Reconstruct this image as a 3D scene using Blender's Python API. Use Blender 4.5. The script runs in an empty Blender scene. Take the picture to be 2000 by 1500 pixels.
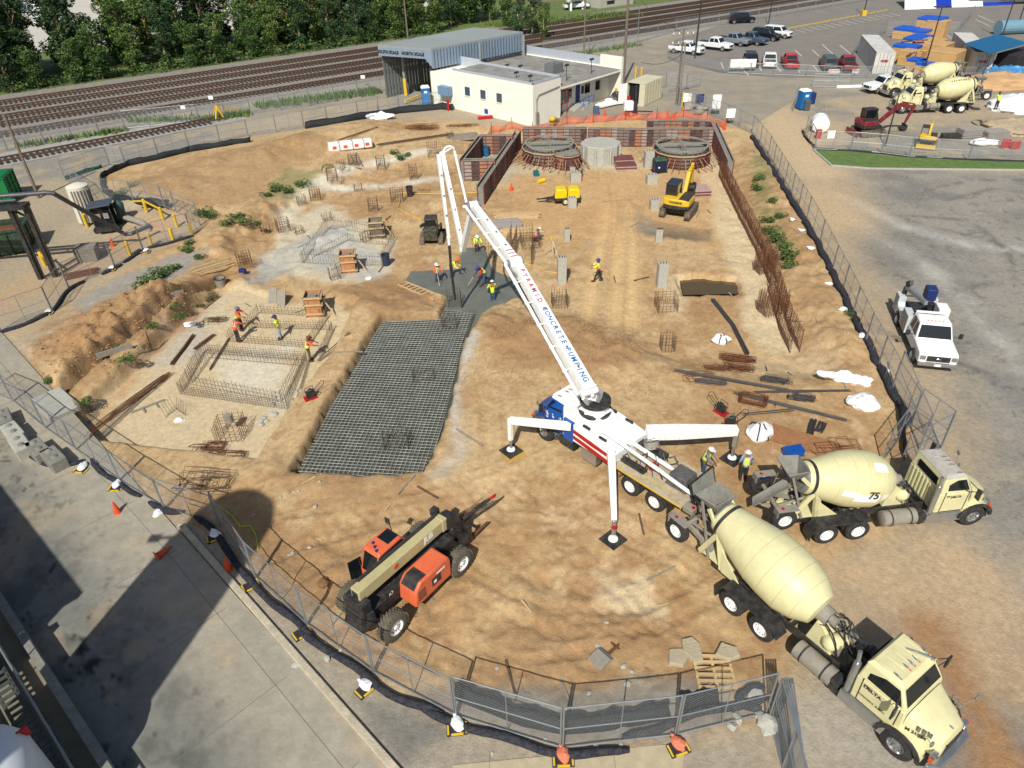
import bpy, math, random
import numpy as np
from mathutils import Vector, Matrix, Euler
random.seed(7)
R=math.radians; PI=math.pi
S=bpy.context.scene
# ---------------- camera, light, exposure
F_PX=1387.0; NAD=(1060.0,2720.0); H=23.0
_r=math.hypot(NAD[0]-1000,NAD[1]-750)
PITCH=PI/2-math.atan(_r/F_PX); ROLL=math.atan2(NAD[0]-1000,NAD[1]-750)
cd=bpy.data.cameras.new('camera'); cam=bpy.data.objects.new('camera',cd); S.collection.objects.link(cam)
cd.sensor_width=36; cd.lens=F_PX/2000*36; cd.clip_end=3000; cd.clip_start=.3
_c,_s=math.cos(ROLL),math.sin(ROLL); _cp,_sp=math.cos(PITCH),math.sin(PITCH)
def _dir(u,v):
    a=u*_c+v*_s; b=-u*_s+v*_c
    return Vector((a,_cp+b*_sp,-_sp+b*_cp))
_X=_dir(1,0)-_dir(0,0); _Y=_dir(0,1)-_dir(0,0); _Z=_X.cross(_Y)
cam.matrix_world=Matrix(((_X.x,_Y.x,_Z.x,0),(_X.y,_Y.y,_Z.y,0),(_X.z,_Y.z,_Z.z,H),(0,0,0,1)))
S.camera=cam
SUN_EL=R(45.5); SX,SY=.253,.9675      # light travels towards (SX,SY)
w=bpy.data.worlds.new("World"); S.world=w; w.use_nodes=True
nt=w.node_tree; sky=nt.nodes.new('ShaderNodeTexSky'); sky.sky_type='NISHITA'; sky.sun_disc=False
sky.sun_elevation=SUN_EL; sky.sun_rotation=math.atan2(-SX,-SY)
sky.dust_density=1.5
nt.links.new(sky.outputs[0],nt.nodes['Background'].inputs[0]); nt.nodes['Background'].inputs[1].default_value=.075
sl=bpy.data.lights.new('sun','SUN'); so=bpy.data.objects.new('sun',sl); S.collection.objects.link(so)
sl.energy=4.3; sl.angle=R(.53); sl.color=(1,.97,.89)
so.rotation_euler=Vector((SX*math.cos(SUN_EL),SY*math.cos(SUN_EL),-math.sin(SUN_EL))).to_track_quat('-Z','Y').to_euler()
S.view_settings.view_transform='Standard'; S.view_settings.look='None'; S.view_settings.exposure=.17; S.view_settings.gamma=1
S.cycles.transparent_max_bounces=24

# ---------------- helpers
COL=S.collection
def ray(px,py): return _dir((px-1000)/F_PX,-(py-750)/F_PX)
def G(px,py,z=0.0):
    d=ray(px,py); t=(H-z)/-d.z
    return Vector((d.x*t,d.y*t,z))
def onplane(px,py,p,n):     # point of a sight line on the vertical plane through p with normal n
    d=ray(px,py); o=Vector((0,0,H)); return o+d*((p-o).dot(n)/d.dot(n))
def srgb(*c):
    o=[]
    for v in c:
        v=v/255.; o.append(v/12.92 if v<=.04045 else ((v+.055)/1.055)**2.4)
    return tuple(o)
MATS={}
def mat(name,c=None,rough=.6,metal=0,var=.12,scale=2.5,dirt=None,da=.35,spec=.5,alpha=None,k=.8,bump=0,emit=None,rust=None):
    """procedural paint: base colour with soft unevenness, optional dust in patches"""
    if name in MATS: return MATS[name]
    m=bpy.data.materials.new(name); m.use_nodes=True; MATS[name]=m
    n=m.node_tree.nodes; L=m.node_tree.links; b=n['Principled BSDF']
    c=srgb(*c) if max(c)>1 else c
    c=tuple(v*k for v in c)
    tc=n.new('ShaderNodeTexCoord'); ns=n.new('ShaderNodeTexNoise'); ns.inputs['Scale'].default_value=scale; ns.inputs['Detail'].default_value=6; ns.inputs['Roughness'].default_value=.65
    L.new(tc.outputs['Object'],ns.inputs['Vector'])
    mx=n.new('ShaderNodeMix'); mx.data_type='RGBA'
    mr=n.new('ShaderNodeMapRange'); mr.inputs[1].default_value=.3; mr.inputs[2].default_value=.7
    L.new(ns.outputs['Fac'],mr.inputs[0]); L.new(mr.outputs[0],mx.inputs[0])
    mx.inputs[6].default_value=tuple(v*(1-var) for v in c)+(1,); mx.inputs[7].default_value=tuple(min(1,v*(1+var*.6)) for v in c)+(1,)
    out=mx.outputs[2]
    if dirt:
        d=srgb(*dirt); d=tuple(v*.75 for v in d)
        n2=n.new('ShaderNodeTexNoise'); n2.inputs['Scale'].default_value=scale*1.7; n2.inputs['Detail'].default_value=8; n2.inputs['Roughness'].default_value=.7
        L.new(tc.outputs['Object'],n2.inputs['Vector'])
        r2=n.new('ShaderNodeMapRange'); r2.inputs[1].default_value=.42; r2.inputs[2].default_value=.72; r2.inputs[4].default_value=da
        L.new(n2.outputs['Fac'],r2.inputs[0])
        m2=n.new('ShaderNodeMix'); m2.data_type='RGBA'; L.new(r2.outputs[0],m2.inputs[0]); L.new(out,m2.inputs[6]); m2.inputs[7].default_value=d+(1,)
        out=m2.outputs[2]
    L.new(out,b.inputs['Base Color'])
    b.inputs['Roughness'].default_value=rough; b.inputs['Metallic'].default_value=metal
    b.inputs['Specular IOR Level'].default_value=spec
    if bump:
        bn=n.new('ShaderNodeTexNoise'); bn.inputs['Scale'].default_value=14; bn.inputs['Detail'].default_value=6; L.new(tc.outputs['Object'],bn.inputs['Vector'])
        bp=n.new('ShaderNodeBump'); bp.inputs['Strength'].default_value=bump; bp.inputs['Distance'].default_value=.05; L.new(bn.outputs['Fac'],bp.inputs['Height']); L.new(bp.outputs[0],b.inputs['Normal'])
    if alpha is not None: b.inputs['Alpha'].default_value=alpha
    return m
DUST=(196,168,128)
MW=mat('white_paint',(246,248,246),.4,var=.05,dirt=DUST,da=.3,k=.95); MB_=mat('black_rubber',(44,44,46),.85,var=.2,dirt=(120,110,98),da=.3)
MK=mat('black_steel',(40,42,46),.5,var=.2,dirt=(130,118,100),da=.4); MG=mat('grey_steel',(128,130,130),.5,.3,dirt=DUST,da=.35)
MGL=mat('dark_glass',(26,32,34),.08,var=.1,spec=.8); MCR=mat('cream_paint',(226,219,168),.45,var=.07,dirt=(184,172,138),da=.3,k=.9,scale=1.1)
MCH=mat('bright_metal',(205,208,210),.28,.8,var=.15,dirt=DUST,da=.25); MRED=mat('red_paint',(190,30,32),.45,var=.12)
MORG=mat('orange_plastic',(238,88,42),.55,var=.1); MYEL=mat('yellow_paint',(240,196,40),.5,var=.12,dirt=DUST,da=.25)
MBL=mat('blue_paint',(24,92,180),.35,var=.06,dirt=DUST,da=.12); MGREY=mat('dusty_grey',(150,146,136),.8,var=.2,dirt=DUST,da=.4)
MRUST=mat('rusty_steel',(112,70,44),.9,var=.35,scale=9,dirt=(150,96,56),da=.5); MREB=mat('rebar_steel',(98,84,68),.85,var=.3,scale=6,dirt=(146,100,62),da=.6)
MREBG=mat('splashed_glint_rebar',(176,178,170),.75,var=.25,scale=1.2,dirt=(92,90,80),da=.7)  # splashed grey, made paler so the colour carries the bars' glint
MWOOD=mat('timber',(214,184,136),.8,var=.2,scale=6,k=.8); MPLY=mat('plywood',(206,140,92),.8,var=.3,scale=3,dirt=(120,104,90),da=.6)
MCON=mat('concrete',(192,190,178),.9,var=.14,scale=3,dirt=(150,142,124),da=.35,bump=.2); MCOND=mat('stained_concrete',(150,148,138),.92,var=.2,scale=2,dirt=(96,92,84),da=.5,bump=.2)
MSOCK=mat('sock_fabric',(46,50,62),.95,var=.25,scale=4,dirt=(112,104,92),da=.5,bump=.8,spec=.2); MGALV=mat('galvanised_steel',(165,170,172),.45,.5,var=.1)
MBAG=mat('white_bag_fabric',(235,236,236),.8,var=.06,bump=.3,k=.9); MSKIN=mat('skin',(150,100,74),.6)
MTAN=mat('tan_paint',(206,194,142),.5,var=.08,dirt=(170,156,118),da=.3)
MGRN=mat('green_paint',(28,84,62),.55,var=.2,dirt=DUST,da=.25)
MNAVY=mat('navy_plastic',(36,52,112),.5)

class MB:
    def __init__(s): s.v=[]; s.f=[]; s.m=[]; s.T=None
    def add(s,vs,fs,m=0):
        b=len(s.v)
        if s.T is not None: vs=[tuple(s.T@Vector(v)) for v in vs]
        s.v.extend([tuple(v) for v in vs]); s.f.extend([tuple(i+b for i in f) for f in fs]); s.m.extend([m]*len(fs)); return s
    def hexa(s,p,m=0):  # 8 corners: bottom ccw, top ccw
        return s.add(p,[(3,2,1,0),(4,5,6,7),(0,1,5,4),(1,2,6,5),(2,3,7,6),(3,0,4,7)],m)
    def box(s,x0,y0,z0,x1,y1,z1,m=0):
        return s.hexa([(x0,y0,z0),(x1,y0,z0),(x1,y1,z0),(x0,y1,z0),(x0,y0,z1),(x1,y0,z1),(x1,y1,z1),(x0,y1,z1)],m)
    def bc(s,cx,cy,z0,lx,ly,lz,rz=0,m=0):
        c,n=math.cos(rz),math.sin(rz); q=[]
        for z in (z0,z0+lz):
            for a,b in ((-1,-1),(1,-1),(1,1),(-1,1)):
                x,y=a*lx/2,b*ly/2; q.append((cx+x*c-y*n,cy+x*n+y*c,z))
        return s.hexa(q,m)
    def _frame(s,d):
        d=d.normalized(); u=d.cross(Vector((0,0,1)))
        if u.length<1e-4: u=Vector((1,0,0))
        u.normalize(); return u,u.cross(d).normalized()
    def cyl(s,a,b,r,r2=None,n=8,m=0,cap=True):
        a=Vector(a); b=Vector(b); r2=r if r2 is None else r2; u,w=s._frame(b-a); vs=[]
        for p,q in ((a,r),(b,r2)):
            for i in range(n):
                t=2*PI*i/n; vs.append(p+u*(math.cos(t)*q)+w*(math.sin(t)*q))
        fs=[(i,(i+1)%n,n+(i+1)%n,n+i) for i in range(n)]
        if cap: fs+=[tuple(range(n-1,-1,-1)),tuple(range(n,2*n))]
        return s.add(vs,fs,m)
    def bar(s,a,b,w=.05,h=None,m=0,w2=None,h2=None):
        h=w if h is None else h; a=Vector(a); b=Vector(b); u,q=s._frame(b-a); w2=w if w2 is None else w2; h2=h if h2 is None else h2
        vs=[p+u*(i*ww/2)+q*(j*hh/2) for p,ww,hh in ((a,w,h),(b,w2,h2)) for i,j in ((-1,-1),(1,-1),(1,1),(-1,1))]
        return s.hexa(vs,m)
    def prism(s,pts,lo,hi,ax='y',m=0,top=None):   # polygon in the other two axes; top: polygon at hi
        n=len(pts); t=top or pts
        def e(p,q): return {'y':(p[0],q,p[1]),'x':(q,p[0],p[1]),'z':(p[0],p[1],q)}[ax]
        vs=[e(p,lo) for p in pts]+[e(p,hi) for p in t]
        return s.add(vs,[(i,(i+1)%n,n+(i+1)%n,n+i) for i in range(n)]+[tuple(range(n-1,-1,-1)),tuple(range(n,2*n))],m)
    def lathe(s,prof,a=(0,0,0),d=(0,0,1),n=24,m=0,ms=None,cap=True):  # prof: (distance along d, radius)
        a=Vector(a); d=Vector(d).normalized(); u,w=s._frame(d); vs=[]
        for t,r in prof:
            for i in range(n):
                k=2*PI*i/n; vs.append(a+d*t+u*(math.cos(k)*r)+w*(math.sin(k)*r))
        for j in range(len(prof)-1):
            pass
        base=len(s.v); s.add(vs,[],0)
        for j in range(len(prof)-1):
            for i in range(n):
                s.f.append((base+j*n+i,base+j*n+(i+1)%n,base+(j+1)*n+(i+1)%n,base+(j+1)*n+i)); s.m.append(ms[j] if ms else m)
        if cap:
            s.f.append(tuple(base+i for i in range(n-1,-1,-1))); s.m.append(ms[0] if ms else m)
            s.f.append(tuple(base+(len(prof)-1)*n+i for i in range(n))); s.m.append(ms[-1] if ms else m)
        return s
    def tube(s,pts,r,n=6,m=0):
        P=[Vector(p) for p in pts]; vs=[]; k=len(P); rr=r if isinstance(r,(list,tuple)) else [r]*k; pu=None
        for j in range(k):
            d=(P[min(j+1,k-1)]-P[max(j-1,0)]); u,w=s._frame(d)
            if pu is not None and u.dot(pu)<0: u,w=-u,-w
            pu=u
            for i in range(n):
                t=2*PI*i/n; vs.append(P[j]+u*(math.cos(t)*rr[j])+w*(math.sin(t)*rr[j]))
        fs=[(j*n+i,j*n+(i+1)%n,(j+1)*n+(i+1)%n,(j+1)*n+i) for j in range(k-1) for i in range(n)]
        return s.add(vs,fs+[tuple(range(n-1,-1,-1)),tuple(range((k-1)*n,k*n))],m)
    def blob(s,c,r,seed=0,amp=.25,nu=10,nv=7,m=0,flat=None):
        rd=random.Random(seed); c=Vector(c); r=Vector(r if not isinstance(r,(int,float)) else (r,r,r)); vs=[]; ph=[(rd.uniform(1,3),rd.uniform(1,3),rd.uniform(0,6),rd.uniform(0,6)) for _ in range(4)]
        for j in range(nv+1):
            th=PI*j/nv
            for i in range(nu):
                a=2*PI*i/nu; q=1+amp*sum(math.sin(p[0]*a*1+p[2])*math.sin(p[1]*th*1.5+p[3]) for p in ph)/2+rd.uniform(-amp,amp)*.4
                if j in (0,nv): q=1
                z=math.cos(th)*r.z*q
                if flat is not None: z=max(z,flat)
                vs.append((c.x+math.sin(th)*math.cos(a)*r.x*q,c.y+math.sin(th)*math.sin(a)*r.y*q,c.z+z))
        return s.add(vs,[(j*nu+i,(j+1)*nu+i,(j+1)*nu+(i+1)%nu,j*nu+(i+1)%nu) for j in range(nv) for i in range(nu)],m)
    def build(s,name,mats,parent=None,smooth=False,bevel=0,label=None,loc=None,sub=0):
        me=bpy.data.meshes.new(name); me.from_pydata(s.v,[],s.f); mats=mats if isinstance(mats,(list,tuple)) else [mats]
        for q in mats: me.materials.append(q)
        me.polygons.foreach_set('material_index',s.m)
        if smooth:
            me.polygons.foreach_set('use_smooth',[True]*len(me.polygons))
            me.set_sharp_from_angle(angle=R(38))
        me.update(); o=bpy.data.objects.new(name,me); COL.objects.link(o)
        if parent: o.parent=parent
        if loc is not None: o.location=loc
        if bevel:
            b=o.modifiers.new('bevel','BEVEL'); b.width=bevel; b.segments=2; b.limit_method='ANGLE'; b.angle_limit=R(35)
        if label: o['label']=label
        return o
def tag(o,label=None,cat=None,group=None,kind=None):
    for k,v in (('label',label),('category',cat),('group',group),('kind',kind)):
        if v: o[k]=v
    return o
def empty(name,loc,rz=0,label=None,cat=None,group=None,scale=None):
    o=bpy.data.objects.new(name,None); COL.objects.link(o); o.location=loc; o.rotation_euler=(0,0,rz); o.empty_display_size=.3
    if scale: o.scale=(scale,)*3
    return tag(o,label,cat,group)
def copy_tree(o,parent=None):
    c=o.copy(); COL.objects.link(c)
    if parent: c.parent=parent
    for ch in list(o.children): copy_tree(ch,c)
    return c
def place(src,loc,rz=0,label=None,group=None,scale=None):
    """first use moves the source itself, later uses copy it"""
    o=copy_tree(src) if src.get('_used') else src
    src['_used']=1; o.location=loc; o.rotation_euler=(0,0,rz)
    if scale: o.scale=(scale,)*3 if isinstance(scale,(int,float)) else scale
    if label: o['label']=label
    if group: o['group']=group
    return o
def text_mesh(txt,size,T,mat_,parent,name='lettering',spacing=1.0,depth=.004,bold=0):
    cu=bpy.data.curves.new(name,'FONT'); cu.body=txt; cu.size=size; cu.extrude=depth; cu.align_x='CENTER'; cu.align_y='CENTER'; cu.space_character=spacing; cu.offset=bold; cu.resolution_u=3
    t=bpy.data.objects.new(name,cu); COL.objects.link(t); bpy.context.view_layer.update()
    me=bpy.data.meshes.new_from_object(t); bpy.data.objects.remove(t); me.transform(T); me.materials.clear(); me.materials.append(mat_)
    o=bpy.data.objects.new(name,me); COL.objects.link(o); o.parent=parent
    return o
def frameM(o,x,y):   # matrix with local x,y axes at origin o
    x=Vector(x).normalized(); y=Vector(y); z=x.cross(y).normalized(); y=z.cross(x)
    return Matrix(((x.x,y.x,z.x,o[0]),(x.y,y.y,z.y,o[1]),(x.z,y.z,z.z,o[2]),(0,0,0,1)))
# ---------------- ground: heights and colours as functions of world x, y
def _h(ix,iy,s):
    n=(ix.astype(np.int64)*374761393+iy.astype(np.int64)*668265263+s*1442695041)&0xffffffff
    n=((n^(n>>13))*1274126177)&0xffffffff
    return ((n^(n>>16))&0xffff)/65535.
def vn(x,y,sc,seed=0):
    x=np.asarray(x,float)/sc; y=np.asarray(y,float)/sc; ix=np.floor(x); iy=np.floor(y); fx=x-ix; fy=y-iy
    fx=fx*fx*(3-2*fx); fy=fy*fy*(3-2*fy)
    return (_h(ix,iy,seed)*(1-fx)+_h(ix+1,iy,seed)*fx)*(1-fy)+(_h(ix,iy+1,seed)*(1-fx)+_h(ix+1,iy+1,seed)*fx)*fy
def fbm(x,y,sc,seed=0,o=4,g=.5):
    t=0;a=1;s=0
    for i in range(o):
        t=t+a*vn(x,y,sc/2**i,seed+i*17); s+=a; a*=g
    return t/s
def sdf(x,y,P):      # negative inside
    x=np.asarray(x,float); y=np.asarray(y,float); d=np.full(x.shape,1e9); ins=np.zeros(x.shape,bool); n=len(P)
    for i in range(n):
        ax,ay=P[i][:2]; bx,by=P[(i+1)%n][:2]; ex,ey=bx-ax,by-ay; t=np.clip(((x-ax)*ex+(y-ay)*ey)/(ex*ex+ey*ey+1e-12),0,1)
        d=np.minimum(d,np.hypot(x-ax-ex*t,y-ay-ey*t))
        c=((ay>y)!=(by>y)); ins^=c&(x<ex*(y-ay)/(ey if abs(ey)>1e-12 else 1e-12)+ax)
    return np.where(ins,-d,d)
def pdist(x,y,P):    # distance to an open polyline
    x=np.asarray(x,float); y=np.asarray(y,float); d=np.full(x.shape,1e9)
    for i in range(len(P)-1):
        ax,ay=P[i][:2]; bx,by=P[i+1][:2]; ex,ey=bx-ax,by-ay; t=np.clip(((x-ax)*ex+(y-ay)*ey)/(ex*ex+ey*ey+1e-12),0,1)
        d=np.minimum(d,np.hypot(x-ax-ex*t,y-ay-ey*t))
    return d
def ss(a,b,x):
    t=np.clip((x-a)/(b-a),0,1); return t*t*(3-2*t)
def W(*p,z=0): return [tuple(G(a,b,z))[:2] for a,b in p]
def bb(P,m): return (min(p[0] for p in P)-m,max(p[0] for p in P)+m,min(p[1] for p in P)-m,max(p[1] for p in P)+m)
SITE=W((-60,800),(27,785),(150,880),(235,940),(322,995),(432,1030),(500,1132),(600,1222),(730,1315),(890,1400),(1097,1463),(1320,1438),(1497,1395),(1535,1330),(1560,1120),(1740,1020),(1760,900),(1775,830),(1700,690),(1640,565),(1575,455),(1520,350),(1465,262),(1400,240),(1240,222),(1040,262),(880,236),(760,240),(600,255),(430,283),(200,340),(215,385),(400,440),(290,500),(150,575),(105,620),(-60,690))
SLABA=W((135,838),(250,735),(385,598),(470,560),(560,590),(700,590),(655,690),(575,790),(505,905),(330,885),(200,870),z=-.6)
MATP=W((572,920),(640,785),(690,705),(745,615),(858,611),(868,592),(926,600),(905,655),(882,760),(853,860),(822,915),(760,925),z=0)
WETP=W((838,655),(878,565),(845,556),(812,535),(818,520),(900,520),(903,478),(942,478),(948,520),(1012,545),(1005,560),(975,562),(940,595),(912,655),z=0)
POND=W((1325,543),(1360,540),(1432,546),(1440,572),(1340,573),z=-.8)
LOW=W((385,585),(470,470),(580,380),(770,320),(900,300),(930,265),(1395,262),(1470,400),(1560,620),(1570,715),(1330,700),(1230,640),(1110,600),(1000,640),(935,610),(700,590),(560,600),z=-.3)
TREN=W((120,800),(230,712),(380,590),(445,545),z=-.9)
PILE=W((75,700),(95,640),(185,600),(280,570),(350,590),(300,640),(170,740),(120,760))
RTR=W((1385,300),(1430,400),(1480,520),(1530,640),(1560,710),z=-1)
TRK=[]
for _p in (((420,1080),(560,1010),(760,975),(960,920),(1040,880)),((440,1130),(600,1060),(780,1020),(960,985),(1100,1000)),((520,1160),(640,1105),(700,1090)),((930,1130),(1060,1190),(1250,1190),(1400,1120)),((950,1180),(1080,1240),(1280,1230),(1440,1150)),((880,1250),(1020,1290),(1180,1270),(1300,1200)),((940,780),(950,880),(900,960),(700,1000)),((985,760),(990,880),(940,980)),((1160,960),(1300,1040),(1390,1080)),((1130,1010),(1260,1080),(1360,1130)),((560,1250),(760,1270),(960,1340)),((1030,930),(1100,1060),(1050,1180)),((480,300),(620,280),(760,262)),((420,330),(600,298),(740,275)),((1160,640),(1180,520),(1200,400),(1190,350)),((1185,640),(1196,520),(1212,400)),((1222,640),(1226,520),(1232,400)),((1245,640),(1246,520),(1250,420))): TRK.append((W(*_p,z=-.3 if _p[0][1]<700 and _p[0][0]>900 else 0),.22))
def zf(x,y,fine=True):
    x=np.asarray(x,float); y=np.asarray(y,float)
    d=sdf(x,y,SITE); ins=ss(.8,-1.2,d)
    low=ss(2.6,-1.2,sdf(x,y,LOW)+(fbm(x,y,3,5)-.5)*2)
    z=-.03-.70*low*ins
    # spoil heaps and berms
    def mound(P,r,h,lump=.3,sc=1.2,seed=1):
        nonlocal z
        q=pdist(x,y,P); z=z+h*np.exp(-(q/r)**2)*(1+lump*(fbm(x,y,sc,seed)-.5)*2)
    mound(W((150,700),(220,645),(310,595)),3.0,1.15,.6,.9,3)
    mound(W((300,400),(420,345),(560,300),(700,262)),4.2,1.3,.35,2.5,4)
    mound(W((840,575),(740,580),(690,560)),2.0,.5,.8,1.3,5)
    mound(W((1000,620),(1090,660),(1180,690)),2.6,.35,.9,1.2,6)
    mound(W((540,560),(640,470),(720,420),(860,380)),1.6,.45,.7,1.5,7)
    mound(W((560,480),(700,440)),1.3,.35,.7,1.5,8)
    mound(W((470,545),(430,470),(560,380),(660,330)),1.3,.5,.9,1.0,9)
    mound(W((1490,330),(1550,440),(1600,560),(1660,680)),2.2,.35,.8,1.0,10)
    mound(W((545,905),(620,790),(700,660)),.9,.06,.9,1.0,11)
    mound(W((500,930),(700,955),(850,935)),1.0,.18,.8,.8,12)
    mound(W((1850,150),(2000,155)),3.5,2.0,.4,2,13) if False else None
    # rough earth
    rough=np.exp(-(pdist(x,y,W((1000,620),(1090,660),(1200,680)))/3.5)**2)+np.exp(-(pdist(x,y,W((600,1100),(1000,1180),(1250,1350)))/5)**2)*.9+np.exp(-(pdist(x,y,W((1480,400),(1540,560),(1640,690)))/3)**2)+np.exp(-(pdist(x,y,W((470,545),(560,380),(700,330)))/3)**2)+.5
    z=z+ins*rough*((fbm(x,y,1.3,21)-.5)*.28+(fbm(x,y,.42,33,3)-.5)*.10)
    lump=np.exp(-(pdist(x,y,W((150,700),(310,595)))/3.3)**2); z=z+lump*(np.abs(fbm(x,y,.8,44,4,.6)-.5)*1.2-.18)
    # wheel ruts
    for P,wd in ((W((1175,640),(1200,480),(1215,380)),.32),(W((1225,640),(1240,480),(1240,380)),.32),(W((540,1090),(700,1010),(900,985),(1010,930)),.5),(W((600,1180),(760,1085),(930,1030),(1030,960)),.5),(W((960,1210),(1100,1225),(1300,1150),(1380,1090)),.45),(W((1050,1130),(1200,1150),(1350,1060)),.45)):
        q=pdist(x,y,P); z=z-ins*.07*np.exp(-(q/wd)**2)+ins*.03*np.exp(-((q-wd*1.7)/.2)**2)+ins*.025*np.exp(-(q/wd)**2)*np.sin(x*9+y*7)
    for P,wd in TRK:
        q=pdist(x,y,P); m=q<1.6
        if not np.any(m): continue
        tt=np.sin((x*.8+y*1.1)*13)
        z=z+ins*np.where(m,-.034*np.exp(-(q/wd)**4)+.022*np.exp(-((q-wd*1.35)/.10)**2)+.02*np.exp(-(q/wd)**4)*tt,0)
    # blinding slab and pits
    a=ss(.3,-.25,sdf(x,y,SLABA)+(fbm(x,y,.9,62)-.5)*.3); z=z*(1-a)+(-.62)*a+a*(fbm(x,y,.9,61)-.5)*.03
    q=pdist(x,y,TREN); z=z-.6*np.exp(-(q/.5)**4)
    b=ss(.20,-.02,sdf(x,y,MATP)+(fbm(x,y,.8,71,4,.65)-.5)*.45); c=ss(.25,-.1,sdf(x,y,WETP)+(fbm(x,y,.9,72)-.5)*.5); b=np.maximum(b,c); z=z*(1-b)+np.minimum(z,-.85-.05*c)*b
    b=ss(.5,-.1,sdf(x,y,POND)+(fbm(x,y,.6,75)-.5)*.5); z=z-.75*b
    q=sdf(x,y,EDGE); z=np.where(q<.4,np.minimum(z,-.03-.04*ss(.4,0,q)),z)
    return z
# flat paved sheets the terrain must stay below
STREET=[(-44,53),(-33,40.2),(-2.6,9.9),(-2.6,7),(-14.5,7),(-23,17.6),(-44,40)]
EDGE=STREET
def P(px,py,dz=0.0):
    z=-.4
    for _ in range(7):
        g=G(px,py,z); z=float(zf(g.x,g.y))
    g=G(px,py,z); g.z+=dz; return g
def onground(x,y,dz=0): return Vector((x,y,float(zf(x,y))+dz))
def L3(a,b,t): return a+(b-a)*t[...,None]
def gcol(x,y):
    x=np.asarray(x,float); y=np.asarray(y,float); sh=x.shape
    def c(*v):
        v=np.array(srgb(*v)); g=v.mean(); return (v*.95+g*.05)*.88
    n1=fbm(x,y,7,101); n2=fbm(x,y,1.6,102,5,.6); n3=fbm(x,y,.35,103,3)
    out=np.zeros(sh+(3,)); out[:]=c(207,176,128)
    out=L3(out,c(184,146,100),ss(.41,.63,n1*.5+n2*.5)); out=L3(out,c(170,132,90),ss(.55,.72,fbm(x,y,3.2,105,6,.65))*.45); out=L3(out,c(226,196,150),ss(.55,.75,n2)*.6); out=L3(out,c(164,122,78),ss(.56,.75,n3)*.45); out=L3(out,c(150,112,72),ss(.60,.66,fbm(x,y,.9,107,5,.75))*.35)
    def poly(Pg,col,soft=1.,k=1.,noise=1.,seed=1,sc=2.):
        nonlocal out
        x0,x1,y0,y1=bb(Pg,soft+noise+1); m=(x>x0)&(x<x1)&(y>y0)&(y<y1)
        if not m.any(): return
        xx=x[m]; yy=y[m]; a=ss(soft,-soft,sdf(xx,yy,Pg)+(fbm(xx,yy,sc,seed,4,.6)-.5)*2*noise)*k
        cc=np.array(c(*col)); out[m]=L3(out[m],cc,a)
    def line(Pg,wd,col,k=1.,noise=.5,seed=1,sc=1.5):
        nonlocal out
        x0,x1,y0,y1=bb(Pg,wd*3+1); m=(x>x0)&(x<x1)&(y>y0)&(y<y1)
        if not m.any(): return
        xx=x[m]; yy=y[m]; a=np.exp(-(pdist(xx,yy,Pg)/wd)**2)*k*np.clip(1+noise*(fbm(xx,yy,sc,seed,4,.65)-.5)*4,0,1.6)
        out[m]=L3(out[m],np.array(c(*col)),np.clip(a,0,1))
    # outside the fence: dusty pavements
    ds=sdf(x,y,SITE)
    pav=ss(-.2,1.2,ds+(n2-.5)*1.5)
    pc=L3(np.broadcast_to(c(176,160,134),sh+(3,)),c(150,144,132),ss(.4,.6,fbm(x,y,9,110)))
    pc=L3(pc,c(196,172,136),ss(.5,.7,n2)*.6)
    out=L3(out,pc,pav)
    # right-hand yard: asphalt, dusted near the fence
    yard=W((1500,250),(1620,330),(2300,345),(2300,2000),(1500,1800),(1540,1330),(1560,1130),(1760,1030),(1800,850),(1710,690),(1640,560))
    yd=ss(1,-1,sdf(x,y,yard)); yc=L3(np.broadcast_to(c(158,152,140),sh+(3,)),c(134,131,124),ss(.35,.65,fbm(x,y,6,120)*.6+n2*.4))
    fade=ss(.5,6,pdist(x,y,W((1465,262),(1640,560),(1790,850),(1560,1120),(1500,1500))))
    yc=L3(np.broadcast_to(c(184,163,132),sh+(3,)),yc,np.clip(fade+(n2-.5)*.6,0,1))
    yc=L3(yc,c(84,82,80),ss(.66,.72,fbm(x,y,.5,121,4,.6))*.4*fade)
    out=L3(out,yc,yd)
    poly(W((1560,1100),(1700,1050),(2050,1080),(2050,1450),(1960,1380),(1800,1260),(1650,1180)),(206,174,132),2.5,.75,2,130)
    poly(W((1545,1320),(1640,1310),(1760,1500),(1480,1560)),(176,168,152),1.,.8,1,131)
    line(W((1640,380),(1760,440),(1900,480),(2060,490)),.8,(196,194,184),.5,.8,132)
    line(W((1660,420),(1800,510),(1900,600),(2000,720)),.8,(192,188,176),.45,.8,133)
    for q in (((1800,375),(1900,350),(2050,352)),((1760,420),(1900,430),(1975,500),(1985,545),(1900,560)),((1850,390),(1940,368),(2050,380)),((1830,445),(1940,470),(2000,500)),((1700,640),(1850,700),(2010,760))): line(W(*q),.35,(100,98,94),.4,1.2,134,.8)
    line(W((1960,1500),(1900,1340),(1830,1260),(1820,1240)),1.2,(170,130,90),.7,.9,135)
    # tan haul road between fence and lay-down yard
    line(W((1500,200),(1560,290),(1640,420)),3.5,(204,176,136),.8,.4,136,4); line(W((1390,160),(1450,190),(1530,240),(1600,330)),3,(206,180,142),.8,.3,137,4)
    # concrete apron and gravel on the left
    poly(W((-200,400),(120,345),(215,385),(400,440),(290,500),(150,575),(105,620),(-300,760)),(178,162,134),1,1,.6,140)
    line(W((-100,640),(60,560),(180,500),(330,440)),2.2,(200,160,116),.7,.6,141,3); line(W((-100,560),(60,470),(150,420)),2.,(166,152,130),.6,.6,142,3)
    poly(W((140,590),(225,545),(330,500),(400,490),(330,560),(240,600),(160,650)),(164,158,146),.8,.95,.7,143)
    poly(W((-60,690),(105,625),(170,640),(90,720),(27,790)),(180,164,136),1,.9,.7,144)
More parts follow.
